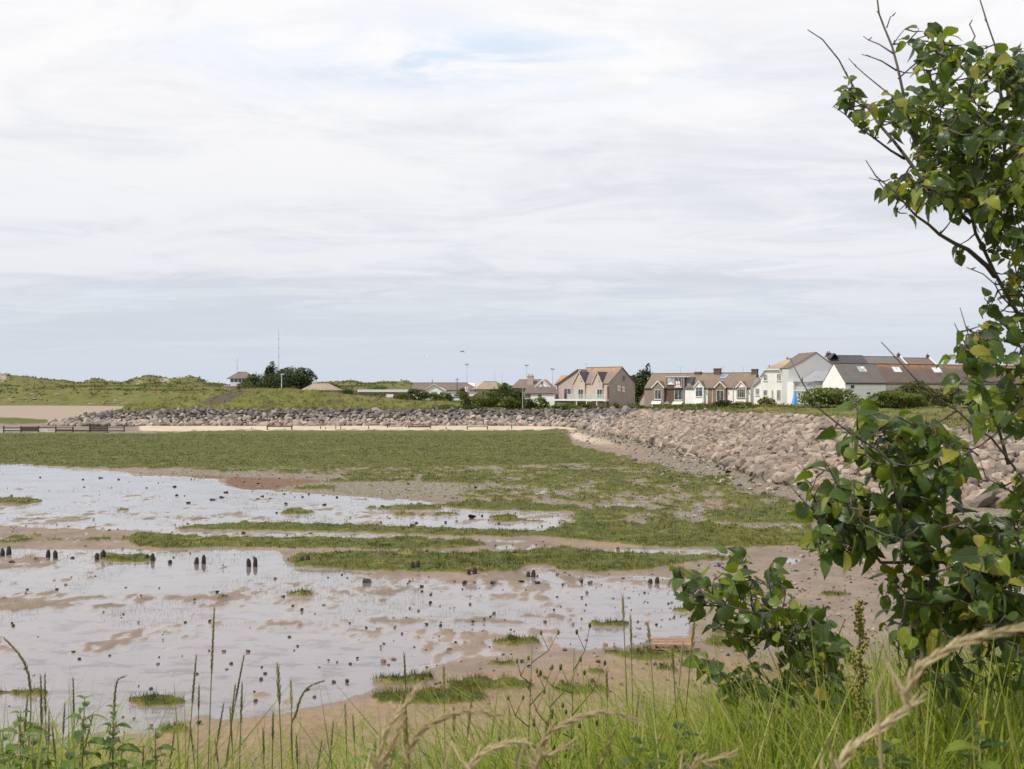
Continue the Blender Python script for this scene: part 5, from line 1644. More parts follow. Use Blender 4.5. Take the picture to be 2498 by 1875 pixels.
def land_tufts():
    r = np.random.default_rng(31)
    n = 60000
    X = r.uniform(-150, 70, n); Y = 95 + (430 - 95) * r.random(n) ** 1.1
    sd, wd, ht = toe_field(X, Y)
    k = (sd > wd * 0.97) & (np.abs(X / Y) < .5)
    edge = np.exp(-((sd - wd) / 9.0) ** 2)
    k &= r.random(n) < (0.35 + 0.65 * edge)
    X, Y = X[k], Y[k]
    z = land_z(X, Y)
    kb = ~((X < -100) & (z < 3.4)); X, Y, z = X[kb], Y[kb], z[kb]
    per = 5
    P = np.repeat(np.stack([X, Y, z - .03], 1), per, 0) + np.concatenate([r.normal(0, .28, (len(X) * per, 2)), np.zeros((len(X) * per, 1))], 1)
    H = r.uniform(.25, .8, len(P)) * np.repeat(0.38 + 0.62 * sst(Y, 150, 250), per) * np.repeat(0.6 + 0.8 * fbm(X * .15, Y * .15, 3), per)
    V, F = blade_tris(P, H, r.uniform(.05, .13, len(P)), r, .8, az=0.3)
    rn = np.clip(np.repeat(fbm(X * .16 + 5, Y * .16, 4), per) * 2.0 - .5 + r.normal(0, .15, len(P)), 0, .999)
    o = mk('dune_grass', V, F, MATS['dune_grass'], fattr=dict(rnd=rn))
    tag(o, 'wind bent green and straw coloured grass over the mound and bank', 'grass', kind='stuff')


land_tufts()


def dune_scrub():
    r = np.random.default_rng(35)
    n = 30000
    X = r.uniform(-420, 120, n); Y = r.uniform(330, 860, n)
    sd, wd, ht = toe_field(X, Y)
    f = fbm(X * .03 + 4, Y * .015, 4)
    ridge = np.exp(-((Y - 800) / 40.0) ** 2)
    k = (sd - wd > 18) & ((f > .57) | (r.random(n) < .05 + .35 * ridge)) & (np.abs(X / Y) < .5)
    X, Y, f = X[k], Y[k], f[k]
    z = land_z(X, Y); per = 6
    P = np.repeat(np.stack([X, Y, z], 1), per, 0) + r.normal(0, 1, (len(X) * per, 3)) * np.array([.9, .9, .3])
    P[:, 2] += .25
    V, F = clumps(P, np.tile([0, -.6, .8], (len(P), 1)), r.uniform(.3, .75, len(P)), r, .7)
    o = mk('dune_scrub', V, F, MATS['olive_leaf'], fattr=dict(rnd=np.clip(np.repeat(f, per) + r.normal(0, .2, len(P)), 0, .99)))
    tag(o, 'low olive scrub and marram clumps over the distant dunes', 'scrub', kind='stuff')


dune_scrub()


def marsh():
    r = np.random.default_rng(32)
    n = 330000
    Y = 22 * (215 / 22) ** r.random(n); X = Y * r.uniform(-.5, .5, n)
    z, veg, wetv, sandf = mud_fields(X, Y)
    lump = fbm(X * 1.3, Y * 1.3, 3)
    k = (veg > .5) & (r.random(n) < .25 + 1.2 * np.clip(lump - .3, 0, 1))
    X, Y, z, lump = X[k], Y[k], z[k], lump[k]
    per = np.where(Y < 60, 3, 2)
    X, Y, z, lump = [np.repeat(a, per) for a in (X, Y, z, lump)]
    P = np.stack([X + r.normal(0, .035, len(X)) * (1 + Y / 50), Y + r.normal(0, .05, len(X)) * (1 + Y / 50), z - .02], 1)
    H = r.uniform(.06, .17, len(P)) * (.55 + lump) * (1 + .15 * (Y < 45))
    V, F = blade_tris(P, H, np.maximum(.0045, Y * .00022) * r.uniform(.7, 1.5, len(P)), r, .7)
    rn = np.clip(fbm(X * .22 + 3, Y * .09, 5) * 3.4 - 1.25 + r.normal(0, .12, len(P)), 0, .999)
    o = mk('marsh_grass', V, F, MATS['marsh_grass'], fattr=dict(rnd=rn))
    tag(o, 'short green salt marsh grass in bands and islands on the mud', 'grass', kind='stuff')
    # thin sprouts standing in the shallow water
    n = 60000
    Y = 38 * (95 / 38) ** r.random(n); X = Y * r.uniform(-.46, .12, n)
    z, veg, wetv, sandf = mud_fields(X, Y)
    k = (veg < .4) & (wetv > .4) & (fbm(X * .45 + 2, Y * .22 + 8, 4) > .56) & (r.random(n) < .5)
    X, Y, z = X[k], Y[k], z[k]
    P = np.stack([X, Y, np.maximum(z, 0) - .03], 1)
    V, F = blade_tris(P, r.uniform(.06, .16, len(P)), np.maximum(.003, Y * .00011), r, .4)
    o = mk('cordgrass_sprouts', V, F, MATS['marsh_grass'], fattr=dict(rnd=np.clip(r.normal(.35, .15, len(P)), 0, .99)))
    tag(o, 'thin scattered grass sprouts standing in the shallow water', 'grass', kind='stuff')


marsh()

# ------------------------------------------------------------------ stones on the mud
SM = {nm: [rock_mesh('stone', 300 + k + (50 if nm == 'red_stone' else 0), 14, *(np.random.default_rng(40 + k).uniform((.9, .75, .5), (1.3, 1.1, .9))), MATS[nm]) for k in range(6)] for nm in ('mud_stone', 'red_stone')}
BLK = [rock_mesh('stone', 350 + k, 26, 1.5, .8, .75, MATS['mud_stone']) for k in range(3)]


def ground_at(xp, yp):
    p = G(xp, yp, 0.02)
    return p.x, p.y, max(mud_z(p.x, p.y), 0.0)


def stone(xp, yp, wpx, label, group, red=False, block=False, tall=1.0):
    """stone with its foot at a photo pixel, wpx photo pixels wide"""
    x, y, z = ground_at(xp, yp)
    s = wpx / FP * y
    me = (BLK if block else SM['red_stone' if red else 'mud_stone'])
    o = link(bpy.data.objects.new('stone', me[int(rng.integers(len(me)))]))
    o.rotation_euler = (rng.uniform(-.2, .2), rng.uniform(-.2, .2), rng.uniform(-.25, .25) if block else rng.uniform(0, 6.28))
    k = s / (1.5 if block else 1.1)
    o.scale = (k, k, k * tall)
    o.location = (x, y, z + k * .22 * tall)
    tag(o, label, 'stone', group)


for (cx_, cy_, w_, b) in ((498, 213, 18, 1), (712, 213, 20, 1), (775, 227, 10, 0), (950, 233, 10, 0), (1060, 310, 22, 0), (1130, 353, 28, 1), (1715, 360, 24, 0), (1945, 365, 28, 1), (562, 453, 15, 0), (880, 263, 18, 1), (1620, 328, 18, 1), (1355, 290, 36, 1), (1330, 320, 40, 1), (1545, 330, 34, 1), (1275, 334, 40, 1), (605, 204, 34, 1), (1108, 310, 12, 0), (655, 518, 20, 0), (340, 484, 10, 0), (410, 496, 10, 0), (155, 493, 12, 0), (505, 258, 14, 1), (2020, 320, 20, 0), (1815, 318, 18, 1)):
    stone(cx_ / 2.458, 1080 + (cy_ + 6) / 2.458, w_ / 2.458, 'dark squared block lying in the bright upper pool' if b else 'small dark stone in the bright upper pool', 'blocks in the upper pool' if b else 'stones in the upper pool', block=bool(b), tall=.6 if (b and w_ > 30) else 1.0)
for (cx_, cy_, w_, b, t_) in ((645, 228, 28, 0, 1), (630, 340, 30, 0, 1), (872, 338, 28, 0, 1), (848, 372, 46, 1, 1), (1250, 305, 58, 0, .8), (1315, 290, 22, 0, 1), (1145, 328, 26, 0, 1), (985, 287, 14, 0, 1)):
    stone(700 + cx_ / 2.765, 1150 + (cy_ + 9) / 2.765, w_ / 2.765, 'dark stone among the wet grass strips below the gravel', 'stones among the wet grass strips', block=bool(b), tall=t_)
for (cx_, cy_, w_, lab, b, t_) in ((540, 735, 74, 'long dark squared block in the water below the grass island', 1, 1), (1195, 742, 42, 'pointed dark stone right of the long block', 0, 1), (1395, 747, 62, 'flat brown stone on the mud edge by the stump pair', 0, .5), (1580, 735, 52, 'flat dark stone left of the lone stump pair', 0, .5),
                            (1690, 747, 42, 'round grey stone just below a stump pair', 0, 1), (1980, 742, 46, 'tilted pointed stone near the muddy water edge', 0, 1.4), (2045, 741, 52, 'flat pale stone beside the tilted pointed stone', 0, .6), (1860, 751, 28, 'small brown stone between stump pair and pointed stone', 0, 1), (1990, 838, 24, 'dark stone below the tilted pointed stone', 0, 1),
                            (1370, 604, 46, 'pale flat slab lying on the grass island', 1, .5), (1370, 104, 20, 'upright dark stone on the gravel', 0, 1.6)):
    stone(700 + cx_ / 2.765, 1150 + (cy_ + 11) / 2.765, w_ / 2.765, lab, None, block=bool(b), tall=t_)
for (cx_, cy_, w_, red) in ((848, 122, 26, 1), (955, 73, 16, 0), (1810, 208, 38, 0), (1753, 185, 22, 0), (1260, 272, 34, 0), (440, 460, 26, 0), (1385, 528, 28, 0), (1590, 585, 30, 0), (1765, 445, 20, 1), (905, 678, 28, 0), (833, 660, 18, 0), (1850, 680, 20, 0), (2083, 635, 36, 0), (1195, 912, 40, 0), (1530, 750, 32, 1), (1110, 280, 20, 1), (2145, 495, 22, 0), (2100, 528, 22, 0), (1968, 508, 20, 0), (2022, 517, 24, 0), (1785, 422, 18, 0), (2198, 312, 22, 0), (735, 846, 24, 1), (805, 853, 24, 0), (908, 895, 28, 1), (955, 487, 20, 0), (1570, 547, 22, 0), (1182, 588, 22, 0), (1885, 728, 24, 0), (1525, 695, 18, 0)):
    stone(cx_ / 2.458, 1400 + (cy_ + 9) / 2.458, w_ / 2.458, 'reddish stone lying on the shining near mud' if red else 'dark stone lying on the shining near mud', 'reddish stones on the near mud' if red else 'dark stones on the near mud', red=bool(red))


def loose_stones():
    r = np.random.default_rng(51)
    # stones big enough to tell apart
    spots = []
    while len(spots) < 190:
        xp = r.uniform(0, 2450); yp = 1250 + 430 * r.random()
        if r.random() > (.25 + .75 * (xp > 900)):
            continue
        p = G(xp, yp)
        z, veg, wetv, sf = mud_fields(np.array([p.x]), np.array([p.y]))
        if veg[0] > .3:
            continue
        spots.append((xp, yp))
    def zone(xp, yp):
        if xp > 1900: return 'on the brown mud between shrub and boulder bank'
        if xp > 1600: return 'on the brown mud behind the low elm shrub'
        if yp < 1330: return 'on wet ground among the long grass bands'
        if yp < 1430: return 'in the shallow water just below the stump line' if xp < 1000 else 'on the mud just below the inlet stumps'
        if yp < 1540: return 'on the shining mud amid the brown mud patches' if xp < 1000 else 'on streaked mud behind the pallet'
        return 'on the shining mud before the grass tufts' if xp < 900 else 'on the drying mud left of the pallet'
    for xp, yp in spots:
        red = bool(r.random() < .3); zn = zone(xp, yp)
        stone(xp, yp, r.uniform(5, 11) * (.8 + .6 * (yp - 1250) / 430), ('small reddish stone ' if red else 'small dark stone ') + zn, ('reddish' if red else 'dark') + ' stones ' + zn, red=red)
    n = 16000
    Y = 25 * (150 / 25) ** r.random(n); X = Y * r.uniform(-.46, .46, n)
    z, veg, wetv, sf = mud_fields(X, Y)
    gv = samp(GRAV, X, Y)
    t_ = X / Y
    keep = (veg < .4) & (r.random(n) < np.clip(gv * 1.1 + .10 * (t_ > -.1) + .22 * (t_ > .1) * (Y < 65), .03, 1))
    X, Y, z, gv = X[keep], Y[keep], z[keep], gv[keep]
    P = np.stack([X, Y, np.maximum(z, 0) + .01], 1)
    S = r.lognormal(-2.75, .45, len(P)) * (1 + Y / 120)
    half = r.random(len(P)) < .55
    for nm, k in (('mud_stone', half), ('tan_boulder_stone', ~half)):
        pr = SM['mud_stone']
        o = scatter_joined('pebbles', pr, P[k], S[k], rot_mats(int(k.sum()), r, .4), None, MATS[nm], r)
        tag(o, 'dark pebbles strewn over mud and gravel' if nm == 'mud_stone' else 'pale pebbles strewn over mud and gravel', 'pebbles')


loose_stones()


def toe_rubble():
    r = np.random.default_rng(58)
    n = 9000
    Y = r.uniform(74, 225, n); X = r.uniform(6, 40, n)
    sd, wd, ht = toe_field(X, Y)
    k = (sd < 0.6) & (sd > -9) & (r.random(n) < np.exp(sd / 3.5))
    X, Y = X[k], Y[k]
    z = mud_fields(X, Y)[0]
    S = r.lognormal(-1.35, .45, len(X))
    for nm, kk in (('tan_boulder_stone', r.random(len(X)) < .6), ('mud_stone', None)):
        kk = ~prev if kk is None else kk
        prev = kk
        o = scatter_joined('toe_rubble', SM['mud_stone'], np.stack([X, Y, z + .05 * S], 1)[kk], S[kk], rot_mats(int(kk.sum()), r, .4), None, MATS[nm], r)
        tag(o, 'pale broken stones along the foot of the boulder bank' if nm[0] == 't' else 'dark broken stones along the foot of the boulder bank', 'rubble')


toe_rubble()
# grey rocks on the grass slope above the far beach
_r = np.random.default_rng(52)
for k in range(34):
    xp = _r.uniform(15, 145) if k < 24 else _r.uniform(215, 300)
    Y = (462 + _r.uniform(-8, 22)) if k < 24 else 440 + _r.uniform(-5, 10)
    X = atpx(xp, Y)
    o = link(bpy.data.objects.new('bank_boulder', ROCKS['tan_boulder_stone' if k % 3 else 'grey_boulder_stone'][k % 9]))
    s = _r.uniform(.6, 1.3); o.scale = (s * 1.3, s, s * .8); o.location = (X, Y, lz(X, Y) + .2 * s); o.rotation_euler = (_r.uniform(-.3, .3), _r.uniform(-.3, .3), _r.uniform(0, 6))
    tag(o, 'grey boulder on the grass slope above the far sandy beach' if k < 24 else 'pale boulder at the foot of the grass slope behind the wall end', 'boulder', 'boulders above the far beach' if k < 24 else 'pale boulders behind the wall end')

# ------------------------------------------------------------------ timber: stumps, breakwater, frames, pallet
def stump_mesh(seed):
    r = np.random.default_rng(seed); b = MB()
    n = 9; rings = []
    prof = [(-.9, 1.05), (0, 1.0), (.35, .98), (.65, .88), (.85, .68), (.97, .38), (1.0, .06)]
    wob = r.uniform(.82, 1.15, n)
    for z, k in prof:
        rings.append([(math.cos(2 * math.pi * i / n) * k * wob[i] * r.uniform(.9, 1.1), math.sin(2 * math.pi * i / n) * k * wob[i] * r.uniform(.9, 1.1), z + (r.uniform(-.05, .05) if 0 < z < 1 else 0)) for i in range(n)])
    vs = [p for q in rings for p in q]; fs = []
    for j in range(len(prof) - 1):
        for i in range(n):
            fs.append((j * n + i, j * n + (i + 1) % n, (j + 1) * n + (i + 1) % n, (j + 1) * n + i))
    b.add(vs, fs)
    return b.mesh('timber_stump', MATS['stump_timber'], True)


STUMP = [stump_mesh(60 + k) for k in range(5)]


def stump(xp, yp, hpx, wpx, label, group=None):
    x, y, z = ground_at(xp, yp)
    o = link(bpy.data.objects.new('timber_stump', STUMP[int(rng.integers(5))]))
    o.location = (x, y, z - .02); s = wpx / FP * y / 2
    o.scale = (s, s, hpx / FP * y); o.rotation_euler = (rng.uniform(-.05, .05), rng.uniform(-.05, .05), rng.uniform(0, 6))
    tag(o, label, 'stump', group)


for (cx_, cy_, h_, pair) in ((14, 675, 48, 1), (53, 673, 56, 1), (290, 687, 50, 1), (332, 688, 48, 1), (580, 696, 42, 1), (617, 694, 46, 1), (917, 704, 48, 0), (880, 700, 26, 2), (1180, 722, 42, 1), (1220, 720, 54, 1), (1492, 740, 54, 1), (1531, 737, 56, 1), (1020, 718, 22, 2), (435, 690, 14, 2)):
    stump(cx_ / 2.458, 1080 + cy_ / 2.458, h_ / 2.458, 27 / 2.458, {1: 'black weathered stump, one of a pair standing in the shallow water', 0: 'single black stump at the right tip of the small grass islet', 2: 'short worn stump barely above the water in the stump line'}[pair], {1: 'paired stumps in the water', 0: None, 2: 'short stumps in the water'}[pair])
for (cx_, cy_, h_) in ((1810, 725, 30), (1848, 720, 32)):
    stump(cx_ / 2.458, 1080 + cy_ / 2.458, h_ / 2.458, 27 / 2.458, 'short stump half sunk in the left end of the grass island', 'stumps sunk in the grass island')
for (cx_, cy_, h_, lab, g) in ((847, 675, 48, 'dark stump standing at the front edge of the grass island', 'stumps at the island edge'), (885, 672, 48, 'dark stump standing at the front edge of the grass island', 'stumps at the island edge'), (1227, 693, 42, 'black stump where the grass island meets the open mud', 'stumps at the island tip'), (1267, 692, 50, 'black stump where the grass island meets the open mud', 'stumps at the island tip'),
                           (1627, 711, 40, 'stump of the pair standing in a narrow water inlet', 'stumps in the inlet'), (1662, 711, 52, 'stump of the pair standing in a narrow water inlet', 'stumps in the inlet')):
    stump(700 + cx_ / 2.765, 1150 + cy_ / 2.765, h_ / 2.765, 29 / 2.765, lab, g)
for (cx_, cy_, h_) in ((795, 394, 34), (838, 392, 44)):
    stump(1300 + cx_ / 2.765, 1280 + cy_ / 2.765, h_ / 2.765, 32 / 2.765, 'broad stump of the pair left of the low leafy shrub', 'stumps by the shrub')


def breakwater():
    S0 = [9, 51, 94, 136, 178, 219, 262, 303]
    P = [G(s, 1053.5, 0.0) for s in S0]
    root = empty('timber_breakwater', P[0]); tag(root, 'old dark timber breakwater of posts and boards in a strip of water', 'breakwater')
    b0 = P[0]
    for i, p in enumerate(P):
        q = p - b0; h = (1.25, 1.2, 1.25, 1.15, 1.1, 1.6, 1.6, 1.5)[i]
        MB().box(q.x - .11, q.x + .11, q.y - .11, q.y + .11, -.5, h).build('post', MATS['old_timber'], root)
    spec = [(.75, .95, .15, .4), (.1, 1.1), (.85, 1.05), (.1, .55, .85, .98), (.1, .45), (.1, .5, .55, .95, 1.0, 1.3), (.12, .35, .9, 1.02)]
    for i, sp in enumerate(spec):
        a, c = P[i] - b0, P[i + 1] - b0
        for j in range(0, len(sp), 2):
            MB().box(a.x + .12, c.x - .12, a.y - .07, a.y + .03, sp[j], sp[j + 1]).build('board', MATS['old_timber'], root)


breakwater()


def frame_rail(x0, x1, yb, hpx, label, rail=.22, posts=True):
    a, c = G(x0, yb, .15), G(x1, yb, .15)
    z0 = mud_z(a.x, a.y)
    r = empty('post_and_rail', (a.x, a.y, z0)); tag(r, label, 'rail')
    h = hpx / FP * a.y; L = c.x - a.x
    for u in (0, L):
        MB().box(u - .12, u + .12, -.12, .12, -.4, h + .05).build('post', MATS['old_timber'], r)
    MB().box(.12, L - .12, -.08, .08, h - rail, h).build('rail', MATS['old_timber'], r)


frame_rail(652, 712, 1048, 9.5, 'two dark posts joined by a thick rail on the sand strip')
frame_rail(1140, 1189, 1047, 8, 'rusty open frame of two posts and rail near the sand wedge', .14)
frame_rail(997, 1050, 1045, 5, 'low dark beam on short posts before the boulder wall', .3)
frame_rail(945, 992, 1044, 3.5, 'thin low rail at the marsh edge left of the beam', .12)
for (x, h, lab) in ((614, 4, 'short post left of the thick rail frame'), (782, 7, 'stout post on the sand, first right of the thick rail'), (794, 5, 'short post next to the stout post'), (819, 9, 'thin post before the boulders below the mound'), (831, 10, 'taller thin post before the boulders below the mound'), (899, 8, 'lone thin post before the light boulders'), (1088, 6, 'small post between beam and rusty frame'), (1248, 13, 'tall thin rusty post on the sand strip')):
    p = G(x, 1045.5, .2); z0 = mud_z(p.x, p.y); hh = h / FP * p.y
    b = MB(); b.tube([(0, 0, -.3), (0.02, 0, hh * .6), (.03, 0, hh)], [.11, .1, .07], 7)
    o = b.build('marsh_post', MATS['old_timber']); o.location = (p.x, p.y, z0); tag(o, lab, 'post')


def pallet():
    p = G(1588, 1594, .05); z0 = max(mud_z(p.x, p.y), .02)
    r = empty('wooden_pallet', (p.x, p.y, z0), math.radians(-12)); r.rotation_euler.y = math.radians(-2)
    tag(r, 'reddish wooden pallet lying on a tuft at the mud edge', 'pallet')
    L, Wd = 1.25, 1.0
    for k, y in enumerate((0, .22, .44, .66, .86)):
        b = MB().box(0 - .01 * (k % 2), L + .012 * (k % 3), y + .0, y + .115, .168, .19).build('deck_slat', MATS['pallet_timber'], r)
    for y in (0, .43, .86):
        for x in (0, .56, L - .13):
            MB().box(x, x + .13, y, y + .10, .042, .140).build('block', MATS['pallet_timber'], r)
        MB().box(0, L, y, y + .10, .018, .04).build('base_board', MATS['pallet_timber'], r)
    for x in (0, .57, L - .12):
        MB().box(x, x + .12, 0, .98, .142, .166).build('stringer', MATS['pallet_timber'], r)


pallet()

# ------------------------------------------------------------------ masts, poles, lamps
def pole(name, label, cat, x, ytop, Y, r0, m='galvanised', head=None, group=None):
    X = atpx(x, Y); z0 = lz(X, Y); h = CH - (ytop - YH) / FP * Y - z0
    root = empty(name, (X, Y, z0)); tag(root, label, cat, group)
    MB().tube([(0, 0, -.2), (0, 0, h * .5), (0, 0, h)], [r0, r0 * .85, r0 * .55], 7).build('mast', MATS[m], root)
    if head == 'flood':
        b = MB()
        for s in (-1, 1):
            b.box(s * .35 - .28, s * .35 + .28, -.25, .1, h - .1, h + .25)
        b.box(-.6, .6, -.05, .05, h - .18, h - .1); b.build('floodlight', MATS['galvanised'], root)
    if head == 'globe':
        MB().ell((0, 0, h + .12), (.2, .2, .2), 8, 6).build('lamp_globe', MATS['paint_white'], root)
    if head == 'lamp':
        MB().box(-.55, .1, -.1, .1, h - .05, h + .08).build('lamp_head', MATS['galvanised'], root)
    if head == 'cross':
        MB().box(-.6, .6, -.06, .06, h - .5, h - .38).build('crossarm', MATS['pole_timber'], root)
        for s in (-.5, .5):
            MB().tube([(s, 0, h - .38), (s, 0, h - .2)], .05, 6).build('insulator', MATS['paint_white'], root)
    if head == 'lattice':
        b = MB()
        for k in range(4):
            b.tube([(0, 0, h * (.45 + .13 * k)), (0.0, 0, h * (.45 + .13 * k) + .5)], .12, 5)
        b.build('collar', MATS['galvanised'], root)
    return root


pole('radio_mast', 'very tall thin radio mast rising behind the dark trees', 'mast', 680, 803, 338, .075, head='lattice')
pole('white_lamp_post', 'short white lamp post with globe standing on the mound', 'lamp post', 687, 914, 296, .11, 'paint_white', 'globe')
pole('floodlight_mast', 'tall floodlight mast behind the long hall roof', 'floodlight', 1139, 889, 390, .075, head='flood')
pole('floodlight_mast', 'tall floodlight mast behind the bungalow chimney', 'floodlight', 1285, 891, 380, .075, head='flood')
pole('floodlight_mast', 'tall floodlight mast between bungalow and beige house', 'floodlight', 1348, 900, 370, .075, head='flood')
pole('thin_mast', 'thin bare mast left above the tan cottage', 'mast', 1207, 905, 420, .07)
pole('thin_mast', 'thin bare mast right of the tan cottage', 'mast', 1225, 906, 425, .07)
pole('telegraph_pole', 'dark telegraph pole above the white gable shed', 'pole', 1054.5, 925, 352, .16, 'pole_timber')
pole('telegraph_pole', 'dark telegraph pole in front of the long hall roof', 'pole', 1115, 922, 318, .16, 'pole_timber', 'cross')
pole('street_pole', 'grey street pole in front of the brown lean-to roof', 'pole', 1275, 936, 268, .13, 'concrete', 'lamp')
pole('flagpole', 'tall pale flagpole in front of the red framed bay house', 'flagpole', 1789, 905, 232, .11, 'galvanised')
pole('garden_pole', 'leaning pale pole before the brown gabled house', 'pole', 1738, 950, 234, .09, 'paint_cream')

# ------------------------------------------------------------------ car, slab, parasol, flag, people, birds
def car(x, Y, rz):
    X = atpx(x, Y); r = empty('parked_car', (X, Y, lz(X, Y)), rz)
    tag(r, 'pale blue car parked half hidden behind the hedge', 'car')
    side = [(-2.0, .35), (-2.02, .75), (-1.9, .95), (-.9, 1.02), (.9, 1.0), (1.9, .88), (2.05, .6), (2.0, .35)]
    cab = [(-1.75, .98), (-1.35, 1.42), (.15, 1.45), (.95, 1.0)]
    b = MB(); b.prism([(-.85, x_, z) for x_, z in side], (1.7, 0, 0)); b.build('body', MATS['car_paint'], r)
    b = MB(); b.prism([(-.72, x_, z) for x_, z in cab], (1.44, 0, 0)); b.build('cabin', MATS['window_glass'], r)
    MB().box(-.70, .70, -1.3, .1, 1.43, 1.49).build('roof', MATS['car_paint'], r)
    for sx in (-1, 1):
        for y in (-1.25, 1.3):
            w_ = empty_part('wheel', r)
            MB().tube([(sx * .86, y, .32), (sx * .68, y, .32)], .32, 14).build('tyre', MATS['tyre_rubber'], w_)
            MB().tube([(sx * .875, y, .32), (sx * .67, y, .32)], .19, 10).build('rim', MATS['galvanised'], w_)
        MB().box(sx * .62 - .16, sx * .62 + .16, -2.06, -1.98, .62, .78).build('headlight', MATS['roof_glass'], r)
        MB().box(sx * .70 - .12, sx * .70 + .12, 2.0, 2.09, .62, .80).build('tail_light', MATS['cloth_red'], r)
        MB().box(sx * .88 - .03, sx * .88 + .03, -.7, .5, .5, .9).build('door', MATS['car_paint'], r)


def empty_part(name, parent):
    o = bpy.data.objects.new(name, None); o.empty_display_size = .2
    return link(o, parent)


car(1109, 300, math.radians(18))
X = atpx(950, 292)
o = MB().prism([(-.95, -.7, 0), (.95, -.8, 0), (1.0, .7, .75), (-.8, .7, .8)], (0, 0, .18)).build('concrete_slab', MATS['concrete'])
o.location = (X, 292, lz(X, 292) + .15); tag(o, 'pale concrete slab tilted on the green slope', 'slab')


def parasol():
    Y = 226.0; X = atpx(1940, Y); z0 = lz(X, Y)
    r = empty('garden_parasol', (X, Y, z0)); tag(r, 'closed bright blue parasol before the pale grey gable', 'parasol')
    top = CH - (950 - YH) / FP * Y - z0
    n = 10; b = MB(); vs = []
    for z, k in ((.25, .62), (top * .3, .55), (top * .6, .36), (top * .9, .14), (top, .03)):
        vs += [((k if i % 2 else k * .72) * math.cos(2 * math.pi * i / n) - .12 * (1 - z / top), (k if i % 2 else k * .72) * math.sin(2 * math.pi * i / n), z) for i in range(n)]
    b.add(vs, [(j * n + i, j * n + (i + 1) % n, (j + 1) * n + (i + 1) % n, (j + 1) * n + i) for j in range(4) for i in range(n)])
    b.build('canopy', MATS['parasol_blue'], r)
    MB().tube([(0, 0, -.2), (0, 0, top + .15)], .04, 6).build('pole', MATS['galvanised'], r)


parasol()
X = atpx(1143, 296); zz = lz(X, 296)
r = empty('small_flag', (X, 296, zz)); tag(r, 'small red and white flag on a short pole behind the hedge', 'flag')
ztop = CH - (943 - YH) / FP * 296 - zz
MB().tube([(0, 0, -.1), (0, 0, ztop + .1)], .05, 6).build('flag_staff', MATS['galvanised'], r)
fo = flag_mesh(1.0, 1.3, .2).build('flag_cloth', [MATS['flag_white'], MATS['flag_red']], r); fo.location = (-.5, 0, ztop)


def person_mat(name, top_, leg):
    m, t, b, out = mat(name)
    x, y, z = t.sep(obj_vec(t))
    n = t.noise(obj_vec(t), 6, 3)
    c = t.mix(t.step(z, .86, .88), leg, t.mix(n, top_, tuple(q * .8 for q in top_)))
    c = t.mix(t.step(z, 1.44, 1.46), c, (0.50, 0.31, 0.22))
    c = t.mix(t.step(z, 1.62, 1.64), c, (0.06, 0.04, 0.03))
    t.put(b.inputs['Base Color'], c); b.inputs['Roughness'].default_value = .85
    return m


def person(x, Y, top_, leg, label, h=1.72, face=0.0):
    X = atpx(x, Y)
    J = {'pel': (0, 0, .92, .15), 'wai': (0, 0, 1.10, .13), 'che': (0, 0, 1.32, .16), 'nec': (0, 0, 1.47, .055), 'hea': (0, -.01, 1.58, .095), 'top': (0, 0, 1.68, .075),
         'hl': (-.10, 0, .86, .10), 'kl': (-.11, -.04, .48, .07), 'al': (-.11, .02, .08, .05), 'fl': (-.12, -.16, .03, .04), 'hr': (.10, 0, .86, .10), 'kr': (.13, .03, .48, .07), 'ar': (.14, .08, .08, .05), 'fr': (.15, -.08, .03, .04),
         'sl': (-.19, 0, 1.38, .065), 'el': (-.25, .03, 1.10, .05), 'wl': (-.22, -.10, .88, .038), 'dl': (-.21, -.15, .80, .04), 'sr': (.19, 0, 1.38, .065), 'er': (.25, .03, 1.10, .05), 'wr': (.22, -.10, .88, .038), 'dr': (.21, -.15, .80, .04)}
    E = 'pel-wai wai-che che-nec nec-hea hea-top pel-hl hl-kl kl-al al-fl pel-hr hr-kr kr-ar ar-fr che-sl sl-el el-wl wl-dl che-sr sr-er er-wr wr-dr'.split()
    ks = list(J); me = bpy.data.meshes.new('person')
    me.from_pydata([J[k][:3] for k in ks], [tuple(ks.index(q) for q in e.split('-')) for e in E], [])
    o = link(bpy.data.objects.new('person', me))
    sk = o.modifiers.new('skin', 'SKIN'); su = o.modifiers.new('sub', 'SUBSURF'); su.levels = 1; su.render_levels = 1
    for k, v in zip(ks, me.skin_vertices[0].data):
        v.radius = (J[k][3], J[k][3] * .85); v.use_root = (k == 'pel')
    me.materials.append(person_mat('clothes', top_, leg))
    o.location = (X, Y, lz(X, Y)); o.rotation_euler = (0, 0, face); o.scale = (h / 1.75,) * 3
    tag(o, label, 'person')


person(380, 452, (.55, .05, .045), (.45, .06, .05), 'person in red standing alone on the left grass slope', 1.8, .6)
person(439, 440, (.60, .32, .34), (.5, .35, .34), 'person in pale pink on the grass near the lookout', 1.5, -.4)
person(444, 440.5, (.05, .05, .08), (.35, .05, .05), 'person in dark top beside the one in pink', 1.65, .9)


